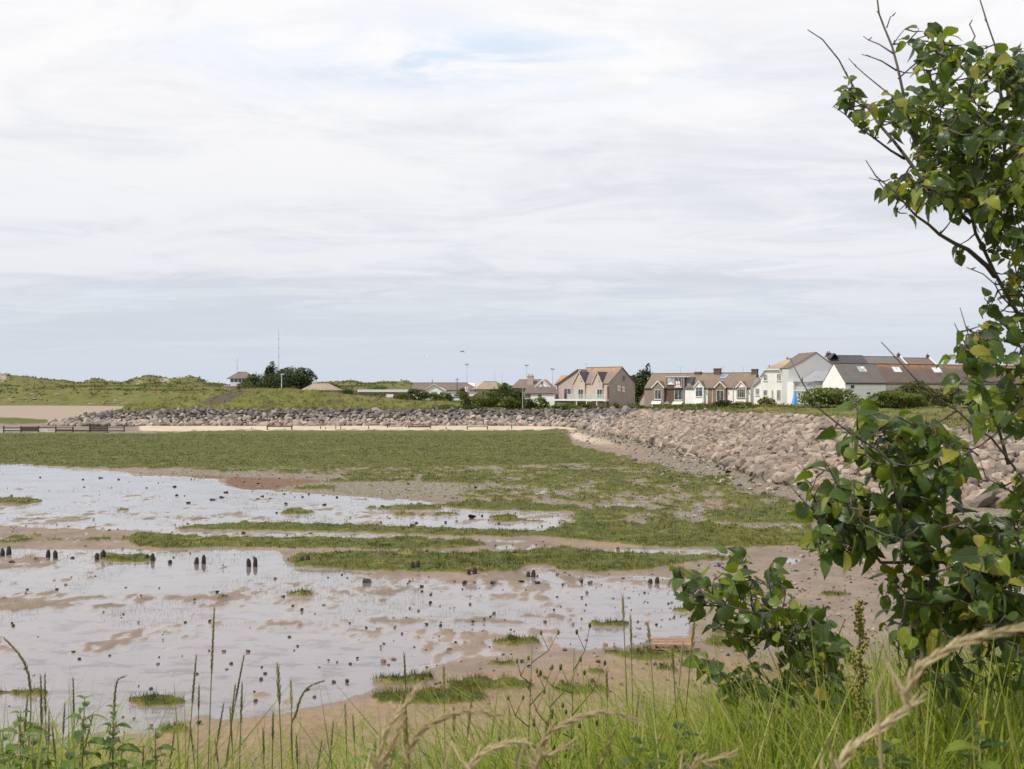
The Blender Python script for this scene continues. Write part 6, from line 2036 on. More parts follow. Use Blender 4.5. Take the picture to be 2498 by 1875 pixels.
def bird(x, y, Y, span, m, label, droop):
    p = W(x, y, Y)
    b = MB(); b.ell((0, 0, 0), (.07, .22, .07), 8, 6, axis=(0, 0, 1)); b.ell((0, -.26, .02), (.05, .06, .05), 6, 4)
    b.prism([(-.06, .2, 0), (.06, .2, 0), (.09, .38, .01), (-.09, .38, .01)], (0, 0, .015))
    for s in (-1, 1):
        h = span / 2
        pts = [(0.04, -.09, .02), (h * .45, -.12, .16), (h, .02, .16 - droop), (h * .9, .08, .15 - droop), (h * .45, .12, .15), (.04, .12, .02)]
        b.prism([(s * a, c, d) for a, c, d in pts], (0, 0, .012))
    o = b.build('flying_gull', MATS[m]); o.location = p; o.rotation_euler = (0, 0, .4)
    tag(o, label, 'bird')


bird(1128, 857, 230, 1.0, 'kite_cloth', 'dark bird with arched wings gliding above the hall roof', .38)
bird(1038, 869, 260, .9, 'gull_feather', 'white gull flying low over the far roofs', -.15)
# ------------------------------------------------------------------ foreground plants on the near bank
foliage('elm_leaf', [(0.02, 0.040, 0.010), (0.027, 0.052, 0.011), (0.036, 0.066, 0.013), (0.047, 0.083, 0.014), (0.062, 0.105, 0.015), (0.11, 0.155, 0.018), (0.16, 0.19, 0.018), (0.22, 0.19, 0.02)], rough=0.38, trans=0.33, tcol=(0.22, 0.30, 0.02), spec=0.4, veins=True)
foliage('nettle_leaf', [(0.05, 0.085, 0.02), (0.08, 0.14, 0.022), (0.12, 0.18, 0.03)], rough=0.5, trans=0.3, tcol=(0.26, 0.36, 0.03), veins=True)
foliage('fresh_grass', [(0.032, 0.06, 0.006), (0.075, 0.125, 0.008), (0.13, 0.185, 0.011), (0.20, 0.24, 0.02), (0.36, 0.31, 0.14)], rough=0.5, spec=0.18, trans=0.35, tcol=(0.28, 0.36, 0.04))
foliage('stalk_green', [(0.09, 0.105, 0.03), (0.12, 0.135, 0.04), (0.16, 0.155, 0.055)], rough=0.6, trans=0.15)
foliage('straw', [(0.34, 0.27, 0.15), (0.45, 0.37, 0.22), (0.56, 0.48, 0.31)], rough=0.7, trans=0.25, tcol=(0.5, 0.42, 0.2))
foliage('dock_seed', [(0.16, 0.15, 0.03), (0.22, 0.20, 0.04), (0.28, 0.22, 0.06)], rough=0.7, trans=0.2)
simple('twig_bark', (0.075, 0.055, 0.045), (0.05, 0.038, 0.032), 0.7, 40)


def leaf_mesh(name, m, seed, wid=.36, droop=.3, fold=.3, curl=0.0, stalk=.14, serr=.07, rows=12):
    """one serrated leaf, unit length, stalk at the origin, blade along +Y"""
    r = random.Random(seed); vs, fs, uv = [], [], []
    for i in range(rows + 1):
        t = i / rows
        w_ = wid * (math.sin(math.pi * min(1, t * .96 + .02) ** .86) ** (.60 + .45 * t)) if 0 < t < 1 else .012
        y = stalk + t * (1 - stalk)
        zc = -droop * t * t + .06 * math.sin(t * 3.1) + curl * math.sin(t * 6.5) * .1
        for s in (-1, 0, 1):
            k = (1 + (serr if (i % 2) else -serr) + r.uniform(-.05, .05)) if s else 0
            x = s * w_ * k
            z = zc + (abs(x) * fold if s else 0) + (curl * .2 * abs(s) * t * r.uniform(.5, 1))
            vs.append((x, y - abs(s) * .02, z)); uv.append((.5 + .5 * s, t))
    for i in range(rows):
        a = i * 3
        for k in (0, 1):
            fs.append((a + k, a + k + 1, a + 3 + k + 1, a + 3 + k))
    b = len(vs)
    vs += [(-.012, 0, 0), (.012, 0, 0), (.012, stalk + .02, .005), (-.012, stalk + .02, .005)]; uv += [(.5, 0)] * 4
    fs.append((b, b + 1, b + 2, b + 3))
    me = bpy.data.meshes.new(name); me.from_pydata(vs, [], fs); me.materials.append(m)
    ul = me.uv_layers.new(name='UVMap')
    for lp in me.loops:
        ul.data[lp.index].uv = uv[lp.vertex_index]
    me.polygons.foreach_set('use_smooth', np.ones(len(fs), bool)); me.update()
    return me


ELM = [leaf_mesh('leaf', MATS['elm_leaf'], k, *p) for k, p in enumerate([(.34, .25, .16), (.31, .45, .22), (.36, .15, .08), (.30, .7, .3, .6), (.34, .4, .05, .5), (.28, .5, .5, .5), (.33, .85, .18, .3)])]
NET = [leaf_mesh('leaf', MATS['nettle_leaf'], 20 + k, *p) for k, p in enumerate([(.22, .35, .25), (.20, .55, .35), (.24, .2, .3)])]


def frame_quat(d, up, r, roll=0.5):
    """rotation taking +Y to d with +Z near up"""
    d = d.normalized()
    x = d.cross(up)
    if x.length < 1e-4:
        x = Vector((1, 0, 0))
    x.normalize(); z = x.cross(d)
    q = Matrix((x, d, z)).transposed().to_quaternion()
    return q @ Quaternion((0, 1, 0), r.gauss(0, roll))


def in_poly_pt(x, y, poly):
    c = False; n = len(poly)
    for i in range(n):
        x0, y0 = poly[i]; x1, y1 = poly[(i + 1) % n]
        if (y0 > y) != (y1 > y) and x < (x1 - x0) * (y - y0) / (y1 - y0) + x0:
            c = not c
    return c


def sapling(name, label, branches, regions, Yc, seed, size, maxleaf=300, base_z=None):
    """branches: list of (points in photo px, radius at start, radius at end, depth offset); regions: (polygon, number, depth spread)"""
    r = random.Random(seed)
    base = branches[0][0][0]
    bp = W(base[0], base[1], Yc); gz = bz(bp.x, Yc)
    root = empty(name, (bp.x, Yc, gz)); tag(root, label, 'tree')
    o0 = Vector(root.location)
    nodes = []; stem = MB()
    for (pts, r0, r1, dy) in branches:
        P = []
        n = len(pts)
        for i, (x, y) in enumerate(pts):
            Y = Yc + dy * math.sin(min(1, i / max(1, n - 1)) * 1.9) + r.uniform(-.02, .02)
            P.append(W(x, y, Y))
        if pts is branches[0][0]:
            P[0] = Vector((P[0].x, P[0].y, gz - .1))
        # resample with slight wander
        Q = []
        for i in range(n - 1):
            L = (P[i + 1] - P[i]).length; k = max(1, int(L / .05))
            for j in range(k):
                q = P[i].lerp(P[i + 1], j / k) + Vector((r.uniform(-1, 1), r.uniform(-1, 1), r.uniform(-1, 1))) * .004
                Q.append(q)
        Q.append(P[-1])
        rad = [r0 + (r1 - r0) * (i / (len(Q) - 1)) ** .8 for i in range(len(Q))]
        stem.tube([q - o0 for q in Q], rad, 7)
        nodes += Q
        if r1 < .0025:     # buds on bare tips
            for q in Q[-6::2]:
                d = Vector((r.uniform(-1, 1), r.uniform(-1, 1), r.uniform(0, 1))).normalized() * .012
                stem.tube([q - o0, q - o0 + d], [.0022, .001], 4)
    stem.build('trunk', MATS['bark'], root, True)
    leaves = []
    for (poly, cnt, spread) in regions:
        xs = [p[0] for p in poly]; ys = [p[1] for p in poly]; c = 0; guard = 0
        while c < cnt and guard < cnt * 60:
            guard += 1
            x, y = r.uniform(min(xs), max(xs)), r.uniform(min(ys), max(ys))
            if not in_poly_pt(x, y, poly):
                continue
            Yl = Yc + r.gauss(0, spread)
            for j in range(r.choice((1, 3, 5, 7)) if cnt > 12 else 1):
                g = size[1] * .55 * FP / Yl
                xa, ya = x + r.gauss(0, g) * (j > 0), y + r.gauss(0, g) * (j > 0)
                if j and not in_poly_pt(xa, ya, poly):
                    continue
                leaves.append(W(xa, ya, Yl + r.gauss(0, .05))); c += 1
    arr = np.array([tuple(q) for q in nodes])
    d0 = [float(np.min(((arr - np.array(l)) ** 2).sum(1))) for l in leaves]
    order = sorted(range(len(leaves)), key=lambda i: d0[i])
    tw = MB(); info = []
    big = np.empty((len(nodes) + len(leaves) * 3, 3)); big[:len(nodes)] = arr; cntn = len(nodes)
    for i in order:
        l = leaves[i]
        k = int(np.argmin(((big[:cntn] - np.array(l)) ** 2).sum(1)))
        a = Vector(big[k]); d = l - a
        L = d.length
        if L > .035:
            m_ = a.lerp(l, .5) + Vector((0, 0, -.05 * L)) + Vector((r.uniform(-1, 1), r.uniform(-1, 1), r.uniform(-1, 1))) * .06 * L
            end = a.lerp(l, .92)
            tw.tube([a - o0, m_ - o0, end - o0], [.0026, .0019, .0013], 5)
            big[cntn] = m_; big[cntn + 1] = end; cntn += 2
            basep = end
        else:
            basep = a
        info.append((basep, d if L > 1e-4 else Vector((0, 0, 1))))
    tag(tw.build('twigs', MATS['twig_bark'], root, True), kind='stuff')
    # leaves: the most visible ones as parts, the rest joined
    inf2 = []
    for b_, d in info:
        out = (d.normalized() * .7 + Vector((r.uniform(-1, 1), r.uniform(-1, 1) - .25, r.uniform(-.9, .35)))).normalized()
        up = Vector((r.uniform(-.7, .5), r.uniform(-.9, .3), r.uniform(.25, 1))).normalized()
        s = r.uniform(*size) * (1.0 if r.random() > .12 else .6)
        inf2.append((b_, frame_quat(out, up, r, .45), s, r.randrange(len(ELM))))
    def inview(p):
        return abs(p.x / p.y * FP + CX - 1249) < 1300 and -60 < YH - (p.z - CH) / p.y * FP < 1930
    inf2.sort(key=lambda q: (not inview(q[0]), q[0].y))
    for (b_, q, s, k) in inf2[:maxleaf]:
        o = link(bpy.data.objects.new('leaf', ELM[k]), root)
        o.location = b_ - o0; o.rotation_mode = 'QUATERNION'; o.rotation_quaternion = q; o.scale = (s, s, s)
    rest = inf2[maxleaf:]
    if rest:
        join_leaves('leaf_mass', rest, o0, root, ELM, MATS['elm_leaf'], r)
    return root


def join_leaves(name, items, o0, root, protos, m, r):
    Vs, Fs, U, R, b = [], [], [], [], 0
    for (p, q, s, k) in items:
        me = protos[k]; M = q.to_matrix()
        V = np.array([tuple(M @ (v.co * s) + p - o0) for v in me.vertices]); Vs.append(V)
        F = np.array([tuple(f.vertices) for f in me.polygons]) + b; Fs.append(F); b += len(V)
        u = np.array([tuple(d.uv) for d in me.uv_layers[0].data]); U.append(u); R += [r.random()] * len(F)
    o = mk(name, np.concatenate(Vs), np.concatenate(Fs), m, root, True, fattr=dict(rnd=R))
    ul = o.data.uv_layers.new(name='UVMap'); ul.data.foreach_set('uv', np.concatenate(U).ravel().astype(np.float32))
    tag(o, kind='stuff')
    return o


def c7(*pts):
    return [(1900 + x * .482, y * .482) for x, y in pts]


def c8(*pts):
    return [(1900 + x * .482, 750 + y * .482) for x, y in pts]


def c3(*pts):
    return [(1300 + x / 2.765, 1280 + y / 2.765) for x, y in pts]


# tall sapling at the right edge
tall = [
    ([(2640, 2500), (2640, 1900), (2600, 1300), (2545, 920), (2498, 790), (2460, 722), (2425, 660), (2382, 568), (2368, 530), (2358, 482), (2375, 386), (2363, 289), (2360, 193), (2358, 130), (2375, 92), (2366, 60), (2372, 48)], .019, .0016, .06),
    ([(2430, 675), (2411, 646), (2358, 607), (2295, 574), (2237, 525), (2180, 472), (2141, 429), (2112, 390)], .008, .0012, -.25),
    ([(2368, 545), (2310, 495), (2257, 448), (2208, 386), (2146, 304), (2102, 241), (2069, 183), (2047, 145), (2004, 96), (1970, 72)], .007, .0014, .15),
    ([(2208, 388), (2170, 371), (2131, 337), (2088, 306), (2060, 280), (2035, 260)], .004, .0012, -.1),
    ([(2258, 452), (2247, 400), (2225, 330), (2213, 260), (2199, 212), (2177, 111), (2160, 63), (2148, 30), (2138, -20)], .006, .0022, .1),
    ([(2400, 540), (2440, 450), (2450, 350), (2440, 200), (2425, 111), (2406, 53), (2385, -20)], .007, .002, .3),
    ([(2177, 133), (2145, 110), (2120, 95), (2106, 88)], .0025, .001, .05), ([(2185, 172), (2150, 152), (2120, 138), (2102, 132)], .0025, .001, -.05), ([(2162, 66), (2170, 45), (2178, 38)], .0018, .001, 0), ([(2180, 108), (2195, 85), (2208, 70)], .0018, .001, 0),
    ([(2213, 262), (2190, 243), (2150, 215), (2112, 185), (2090, 165), (2070, 142)], .003, .001, .1), ([(2190, 190), (2220, 165), (2240, 150), (2262, 120)], .0025, .0012, .1),
    ([(2480, 760), (2440, 720), (2425, 690), (2400, 670), (2370, 660), (2358, 652)], .003, .001, -.2),
    ([(2180, 472), (2160, 455), (2140, 442), (2120, 433)], .002, .001, 0), ([(2440, 560), (2480, 480), (2520, 380), (2540, 250)], .006, .002, -.2), ([(2390, 545), (2430, 500), (2470, 440), (2500, 420)], .005, .002, -.35),
]
tallr = [
    (c7((640, 210), (720, 130), (850, 160), (920, 210), (1000, 270), (1100, 210), (1241, 240), (1420, 240), (1420, 700), (1241, 640), (1000, 560), (860, 470), (680, 420)), 137, .16),
    (c7((650, 520), (860, 420), (1241, 560), (1420, 640), (1420, 1240), (1241, 1230), (1050, 1150), (920, 1120), (800, 1060), (700, 1040), (640, 960), (650, 850), (660, 760)), 280, .18),
    (c7((700, 680), (900, 600), (1250, 640), (1400, 900), (1200, 1100), (900, 1050), (760, 900)), 124, .12),
    (c7((490, 530), (560, 450), (680, 440), (690, 560), (660, 640), (560, 700), (500, 640)), 34, .1),
    (c7((330, 400), (390, 370), (420, 480), (480, 560), (520, 660), (440, 680), (400, 640), (350, 520)), 16, .05),
    (c7((280, 480), (350, 440), (400, 520), (350, 540)), 7, .05),
    (c7((560, 900), (660, 890), (700, 1050), (660, 1140), (590, 1080), (560, 1000)), 18, .08),
    (c7((1050, 1150), (1241, 1180), (1420, 1200), (1420, 1760), (1250, 1640), (1120, 1380)), 98, .14),
    (c7((860, 1220), (940, 1240), (920, 1300), (870, 1270)), 3, .03), (c7((1030, 1490), (1110, 1520), (1130, 1600), (1060, 1620)), 7, .05),
]
sapling('young_elm', 'tall young elm leaning in with bare twig tips against the sky', tall, [(p, int(c * (2.5 if c > 100 else 1.6)), d) for p, c, d in tallr], 3.15, 91, (.030, .056), 300)

mid = [
    ([(2625, 2480), (2620, 1900), (2590, 1500), (2498, 1174), (2450, 1105), (2420, 1063), (2382, 1049), (2334, 1001), (2237, 928), (2190, 880), (2150, 834)], .013, .0013, -.15),
    (c8((1500, 1560), (1241, 1480), (1000, 1380), (850, 1290), (700, 1180), (620, 1040), (580, 880), (560, 790), (500, 720), (400, 650), (300, 590), (200, 510), (110, 380), (55, 255)), .009, .0012, -.25),
    (c8((850, 1290), (700, 1290), (520, 1285), (450, 1200), (380, 1100), (350, 1000), (290, 900), (240, 800), (215, 740)), .006, .0012, -.2),
    (c8((450, 1205), (330, 1120), (180, 1040), (100, 950), (30, 870)), .003, .001, -.1),
    (c8((620, 1040), (700, 900), (760, 760), (840, 690), (900, 640)), .005, .0012, .1), (c8((580, 880), (540, 740), (540, 640), (560, 560)), .004, .0012, .1),
    (c8((1160, 790), (1120, 640), (1080, 520), (1020, 330), (985, 220), (950, 100), (917, 0)), .005, .001, .1), (c8((1080, 520), (1120, 380), (1180, 250), (1230, 160)), .004, .0012, .2), (c8((1020, 330), (950, 200), (905, 120), (888, 78)), .003, .001, -.1),
    (c8((1241, 970), (1130, 900), (1060, 860), (1010, 750)), .003, .001, -.2), (c8((920, 540), (905, 420), (900, 330)), .003, .0012, .1), (c8((1241, 480), (1240, 300), (1190, 100)), .004, .0015, 0),
    (c8((1300, 1500), (1241, 1250), (1180, 1120), (1090, 1050)), .006, .002, -.2), (c8((1000, 1380), (900, 1450), (760, 1500), (640, 1480)), .004, .0015, -.2), (c8((700, 1180), (820, 1120), (950, 1080)), .004, .0015, -.3),
]
midr = [
    (c8((860, 300), (900, 200), (980, 60), (1241, 50), (1420, 60), (1420, 640), (1241, 600), (1060, 640), (1000, 560), (900, 440)), 98, .16),
    (c8((260, 690), (290, 520), (400, 600), (560, 560), (640, 490), (700, 580), (800, 590), (900, 660), (990, 700), (960, 800), (920, 870), (860, 1000), (780, 1030), (640, 1000), (520, 900), (400, 780), (330, 740)), 120, .14),
    (c8((480, 680), (700, 660), (880, 720), (870, 980), (780, 1000), (600, 960), (500, 850)), 55, .1),
    (c8((150, 900), (180, 780), (250, 750), (300, 830), (420, 900), (520, 1000), (540, 1100), (480, 1260), (370, 1270), (160, 1240), (200, 1100), (140, 960)), 101, .12),
    (c8((480, 1000), (700, 1020), (900, 1060), (1100, 1050), (1241, 1030), (1420, 1050), (1420, 1600), (900, 1640), (560, 1600), (480, 1360), (620, 1280), (600, 1150)), 267, .18),
    (c8((360, 480), (470, 460), (480, 560), (420, 600)), 9, .04), (c8((1100, 880), (1241, 800), (1400, 800), (1400, 1000), (1241, 1020)), 21, .1),
    ([(2170, 1470), (2540, 1440), (2600, 1740), (2330, 1740), (2200, 1680)], 80, .18),
    (c8((640, 1480), (900, 1400), (1241, 1500), (1400, 1600), (1241, 1700), (700, 1700)), 78, .14),
]
sapling('elm_shrub', 'broad leafy elm shrub hanging over the pink boulder bank', mid, [(p, int(c * 2.0), d) for p, c, d in midr], 2.95, 92, (.034, .068), 300)

low = [
    ([(2150, 2420), (2140, 2000), (2090, 1760)] + c3((1980, 920), (1820, 880), (1720, 780), (1640, 680), (1480, 580), (1300, 540), (1150, 450), (1080, 350), (1000, 290)), .011, .0013, -.15),
    (c3((1480, 580), (1470, 430), (1450, 330), (1400, 240), (1330, 190)), .004, .0012, .1), (c3((1640, 680), (1690, 560), (1700, 470), (1660, 380), (1640, 300)), .003, .0012, .1), (c3((1300, 540), (1150, 545), (1050, 520), (960, 500)), .003, .001, -.1),
    (c3((1820, 880), (1850, 720), (1900, 600), (1960, 560)), .004, .0013, .1), (c3((1700, 1161), (1600, 1050), (1480, 930), (1420, 860)), .004, .001, -.2), (c3((1700, 1150), (1500, 1120), (1320, 1060), (1230, 950), (1130, 870)), .004, .0012, -.25),
    (c3((1720, 780), (1560, 760), (1400, 740), (1250, 690), (1180, 690)), .004, .0013, -.15), (c3((1980, 920), (2060, 760), (2100, 650)), .004, .0013, .1),
]
lowr = [
    ([(1790, 1600), (2080, 1560), (2110, 1730), (1840, 1740)], 45, .15),
    (c3((890, 310), (960, 240), (1080, 300), (1230, 400), (1220, 520), (1060, 540), (950, 480), (940, 400)), 31, .07),
    (c3((1180, 380), (1300, 300), (1400, 330), (1560, 380), (1700, 440), (1760, 520), (1700, 640), (1500, 640), (1250, 620), (1150, 520)), 73, .1),
    (c3((1280, 190), (1400, 150), (1460, 230), (1420, 300), (1320, 260)), 9, .05), (c3((1560, 270), (1680, 260), (1690, 420), (1600, 440)), 12, .05),
    (c3((1180, 640), (1400, 560), (1700, 600), (1980, 540), (1990, 620), (2060, 700), (2120, 860), (1960, 930), (1800, 900), (1650, 780), (1450, 840), (1340, 800), (1190, 790)), 146, .13),
    (c3((1650, 700), (2000, 700), (2120, 900), (2080, 1160), (1700, 1161), (1660, 1000), (1740, 900)), 78, .13),
    (c3((1080, 880), (1200, 900), (1300, 960), (1280, 1060), (1190, 1050), (1100, 920)), 12, .05), (c3((1180, 1000), (1320, 1020), (1480, 960), (1560, 1000), (1640, 1161), (1280, 1161)), 29, .08),
]
sapling('elm_sucker', 'low spreading elm shrub with bright young leaves above the pallet', low, [(p, int(c * 1.35), d) for p, c, d in lowr], 3.3, 93, (.032, .06), 300)


# ------------------------------------------------------------------ grasses
def grass_blades(name, X, Y, H, Wd, r, m, bend=(.15, .55), az=None, rnd=None, label=None, kind='stuff', segs=4):
    n = len(X)
    z0 = bank_z(X, Y) - .02
    a = r.uniform(0, 2 * math.pi, n) if az is None else az + r.normal(0, .9, n)
    bd = r.uniform(bend[0], bend[1], n) * H
    side = np.stack([-np.sin(a + r.normal(0, .7, n)), np.cos(a), np.zeros(n)], 1)
    rings = []
    for k in range(segs + 1):
        t = k / segs
        c = np.stack([X + np.cos(a) * bd * t ** 2.2, Y + np.sin(a) * bd * t ** 2.2, z0 + H * (t - .25 * (bd / H) * t ** 3)], 1)
        w_ = Wd * (1 - t) ** .6 if k < segs else Wd * .04
        rings.append((c - side * w_[:, None], c + side * w_[:, None]))
    V = np.stack([p for q in rings for p in q], 1)
    nv = 2 * (segs + 1)
    base = (np.arange(n) * nv)[:, None, None]
    Fq = np.array([[2 * k, 2 * k + 1, 2 * k + 3, 2 * k + 2] for k in range(segs)])[None]
    F = (base + Fq).reshape(-1, 4)
    rn = np.repeat(r.random(n) * .8 if rnd is None else rnd, segs)
    o = mk(name, V.reshape(-1, 3), F, m, fattr=dict(rnd=rn))
    if label:
        tag(o, label, 'grass', kind=kind)
    return o


def near_grass():
    r = np.random.default_rng(71)
    n = 42000
    Y = r.uniform(2.3, 5.6, n); xp = r.uniform(-150, 2650, n); X = (xp - CX) / FP * Y
    f = fbm(xp * .006, Y * 2.2, 3)
    dens = .20 + .25 * sst(xp, 850, 1250) + .63 * sst(xp, 1250, 1750) + .12 * (1 - sst(xp, 100, 420))
    dens = dens * (.35 + 1.3 * np.clip(f - .2, 0, 1))
    k = r.random(n) < dens
    X, Y, xp, f = X[k], Y[k], xp[k], f[k]
    # tip height so that the sward falls away towards the left
    ytip = 1868 - 58 * sst(xp, 1000, 1500) - 40 * (1 - sst(xp, 150, 450)) - 95 * sst(xp, 1500, 2100) - 85 * sst(xp, 2050, 2450) + r.normal(0, 45, len(X)) - 60 * r.random(len(X)) ** 4 + 130 * (fbm(xp * .012 + 3, Y * 1.5, 3) - .5)
    zt = CH - (ytip - YH) / FP * Y
    H = np.clip(zt - bank_z(X, Y), .12, 1.05)
    grass_blades('meadow_grass', X, Y, H * 1.15, .0013 + .0062 * r.random(len(X)) ** 2.0, r, MATS['fresh_grass'], (.1, 1.15), rnd=np.clip(r.beta(1.6, 2.6, len(X)) + .25 * (r.random(len(X)) < .06), 0, .99), label='dense green meadow grass along the near bank edge')
    # low cover below the frame edge, so the bank reads as turf from elsewhere
    n = 9000
    X = r.uniform(-6, 6, n); Y = r.uniform(.6, 7.5, n)
    grass_blades('bank_turf', X, Y, r.uniform(.06, .22, n), r.uniform(.002, .005, n), r, MATS['fresh_grass'], (.2, .8), label='short turf covering the near bank', segs=2)
    # sparse tall bents, straw coloured
    n = 620
    Y = r.uniform(2.6, 4.6, n); xp = r.uniform(250, 2500, n); X = (xp - CX) / FP * Y
    ytip = 1760 - 40 * sst(xp, 1300, 2300) + r.normal(0, 60, n)
    H = np.clip(CH - (ytip - YH) / FP * Y - bank_z(X, Y), .2, 1.2)
    grass_blades('dry_bents', X, Y, H, r.uniform(.0009, .0016, n), r, MATS['straw'], (.05, .35), label='thin dry straw coloured grass stems on the near bank')


near_grass()


def stalk(tip, lean, Y, head, hw, label, group, seed, bendtip=0.0, m='stalk_green', hm='stalk_green', via=None):
    """one flowering grass stem: thin culm and a spike of small spikelets. tip in photo px"""
    r = random.Random(seed)
    T = W(tip[0], tip[1], Y)
    bx = T.x + lean * Y / FP
    B = Vector((bx, Y + r.uniform(-.1, .1), 0)); B.z = bz(B.x, B.y) - .03
    root = empty('grass_stalk', (B.x, B.y, B.z + .03)); tag(root, label, 'grass stalk', group)
    o0 = Vector(root.location)
    n = 16; P = []
    if via:
        ctrl = [B] + [W(x, y, Y) for x, y in via] + [T]
    else:
        ctrl = None
    for i in range(n + 1):
        t = i / n
        if ctrl:
            # Catmull-Rom through the traced points
            s = t * (len(ctrl) - 1); k = min(int(s), len(ctrl) - 2); u = s - k
            p0, p1, p2, p3 = ctrl[max(k - 1, 0)], ctrl[k], ctrl[k + 1], ctrl[min(k + 2, len(ctrl) - 1)]
            P.append(.5 * ((2 * p1) + (p2 - p0) * u + (2 * p0 - 5 * p1 + 4 * p2 - p3) * u * u + (3 * p1 - p0 - 3 * p2 + p3) * u ** 3))
        else:
            q = B.lerp(T, t); q.x += -lean * Y / FP * (t ** 2 - t) * .6 + bendtip * Y / FP * (t ** 6 - t * t) * -1.0
            P.append(q)
    Ls = [0]
    for i in range(n):
        Ls.append(Ls[-1] + (P[i + 1] - P[i]).length)

    def at(d):
        d = max(0, min(d, Ls[-1] - 1e-6)); k = max(j for j in range(n) if Ls[j] <= d)
        u = (d - Ls[k]) / max(1e-9, Ls[k + 1] - Ls[k]); return P[k].lerp(P[k + 1], u), (P[k + 1] - P[k]).normalized()
    MB().tube([p - o0 for p in P], [(.0008 if Y < 1.6 else .0014) + .0006 * (1 - i / n) for i in range(n + 1)], 5).build('culm', MATS[m], root, True)
    b = MB(); d = Ls[-1] - head; i = 0
    while d < Ls[-1]:
        p, t = at(d); u = (d - (Ls[-1] - head)) / head
        w_ = hw * (1 - .55 * u) * (.6 + .4 * min(1, u * 6))
        sd = Vector((0, 1, 0)).cross(t); sd = (sd.normalized() * math.cos(i * 2.4) + Vector((0, 1, 0)) * math.sin(i * 2.4))
        ax = (t * .97 + sd * (.16 + .10 * r.random())).normalized()
        L = hw * 3.4 * r.uniform(.8, 1.15)
        b.ell(p - o0 + sd * w_ * .5 + ax * L * .4, (w_ * .40, w_ * .34, L * .55), 5, 4, axis=ax)
        if hm == 'straw':
            b.tube([p - o0 + ax * L * .8, p - o0 + ax * L * 1.35 + sd * .002], [.0006, .0002], 3)
        d += hw * .78; i += 1
    b.build('seed_head', MATS[hm], root, True)
    # two stem leaves
    lf = MB()
    for f in (.3, .52):
        p, t = at(Ls[-1] * f); s = r.choice((-1, 1)); L = r.uniform(.10, .2)
        q = [p, p + Vector((s * L * .35, 0, L * .55)), p + Vector((s * L * .8, r.uniform(-.03, .03), L * .6))]
        wv = Vector((0, .0022, 0))
        for a_, c_, w0, w1 in ((q[0], q[1], 1, .8), (q[1], q[2], .8, .05)):
            lf.add([a_ - wv * w0 - o0, a_ + wv * w0 - o0, c_ + wv * w1 - o0, c_ - wv * w1 - o0], [(0, 1, 2, 3)])
    lf.build('stem_leaf', MATS['fresh_grass'], root)
    return root


# left: couch-grass spikes against the wet mud (tips traced at 2212 px width)
SX = 1.12929
G1, L1 = 'green grass spikes before the wet mud', None
for i, (x, y, ln, hd, bt) in enumerate(((88, 1462, -25, .13, 10), (97, 1458, 15, .12, -8), (158, 1466, 8, .13, 0), (106, 1535, 5, .1, 0), (140, 1520, -20, .1, 0), (424, 1416, -40, .14, 0), (527, 1416, -95, .15, 0), (508, 1480, -60, .12, 0), (483, 1520, -70, .12, 0), (523, 1478, -25, .11, 0), (497, 1530, 20, .12, 0), (377, 1578, -60, .1, 0), (113, 1570, 60, .1, 0), (200, 1545, -120, .12, 0),
                                           (695, 1600, -60, .09, 0), (335, 1590, 20, .09, 0), (180, 1555, -50, .1, 0), (38, 1545, 45, .09, 0), (568, 1575, 5, .08, 0), (430, 1480, -12, .08, 0), (590, 1540, -20, .08, 0), (762, 1545, 30, .08, 0), (60, 1500, -30, .1, 0), (720, 1560, -45, .09, 0), (250, 1560, -80, .1, 0), (410, 1560, 35, .09, 0), (640, 1590, 10, .08, 0), (310, 1610, -30, .08, 0), (465, 1600, 30, .08, 0))):
    tall_ = 'tall' if y < 1480 else ('medium' if y < 1560 else 'short')
    lean_ = 'leaning right' if ln < -35 else ('leaning left' if ln > 35 else 'upright')
    where = 'among the nettles' if x < 260 else ('before the round grass tuft' if x < 430 else ('beside the tallest oat-like head' if x < 540 else 'over bare brown mud'))
    stalk((x * SX, y * SX), ln, 3.0 + (i * .37) % .8, hd, .0034, f'{tall_} green grass spike {lean_} {where}', G1, 500 + i, bt)
stalk((10 * SX, 1379 * SX), 0, 3.1, .17, .0040, 'tall green grass spike with its tip curling over to the side', None, 540, via=[(60 * SX, 1640 * SX), (66 * SX, 1500 * SX), (52 * SX, 1430 * SX)])
stalk((268 * SX, 1461 * SX), 0, 3.2, .12, .0038, 'green grass spike nodding at the tip above the nettles', None, 541, via=[(245 * SX, 1640 * SX), (246 * SX, 1540 * SX), (252 * SX, 1475 * SX)])
stalk((700 * SX, 1470 * SX), 0, 3.1, .16, .0036, 'grass spike arching right over the brown mud', None, 542, via=[(632 * SX, 1650 * SX), (640 * SX, 1540 * SX), (662 * SX, 1488 * SX)])
stalk((463 * SX, 1312 * SX), -40, 3.2, .19, .0036, 'tallest oat-like grass head with orange tip above the mud', None, 543, m='stalk_green', hm='dock_seed')
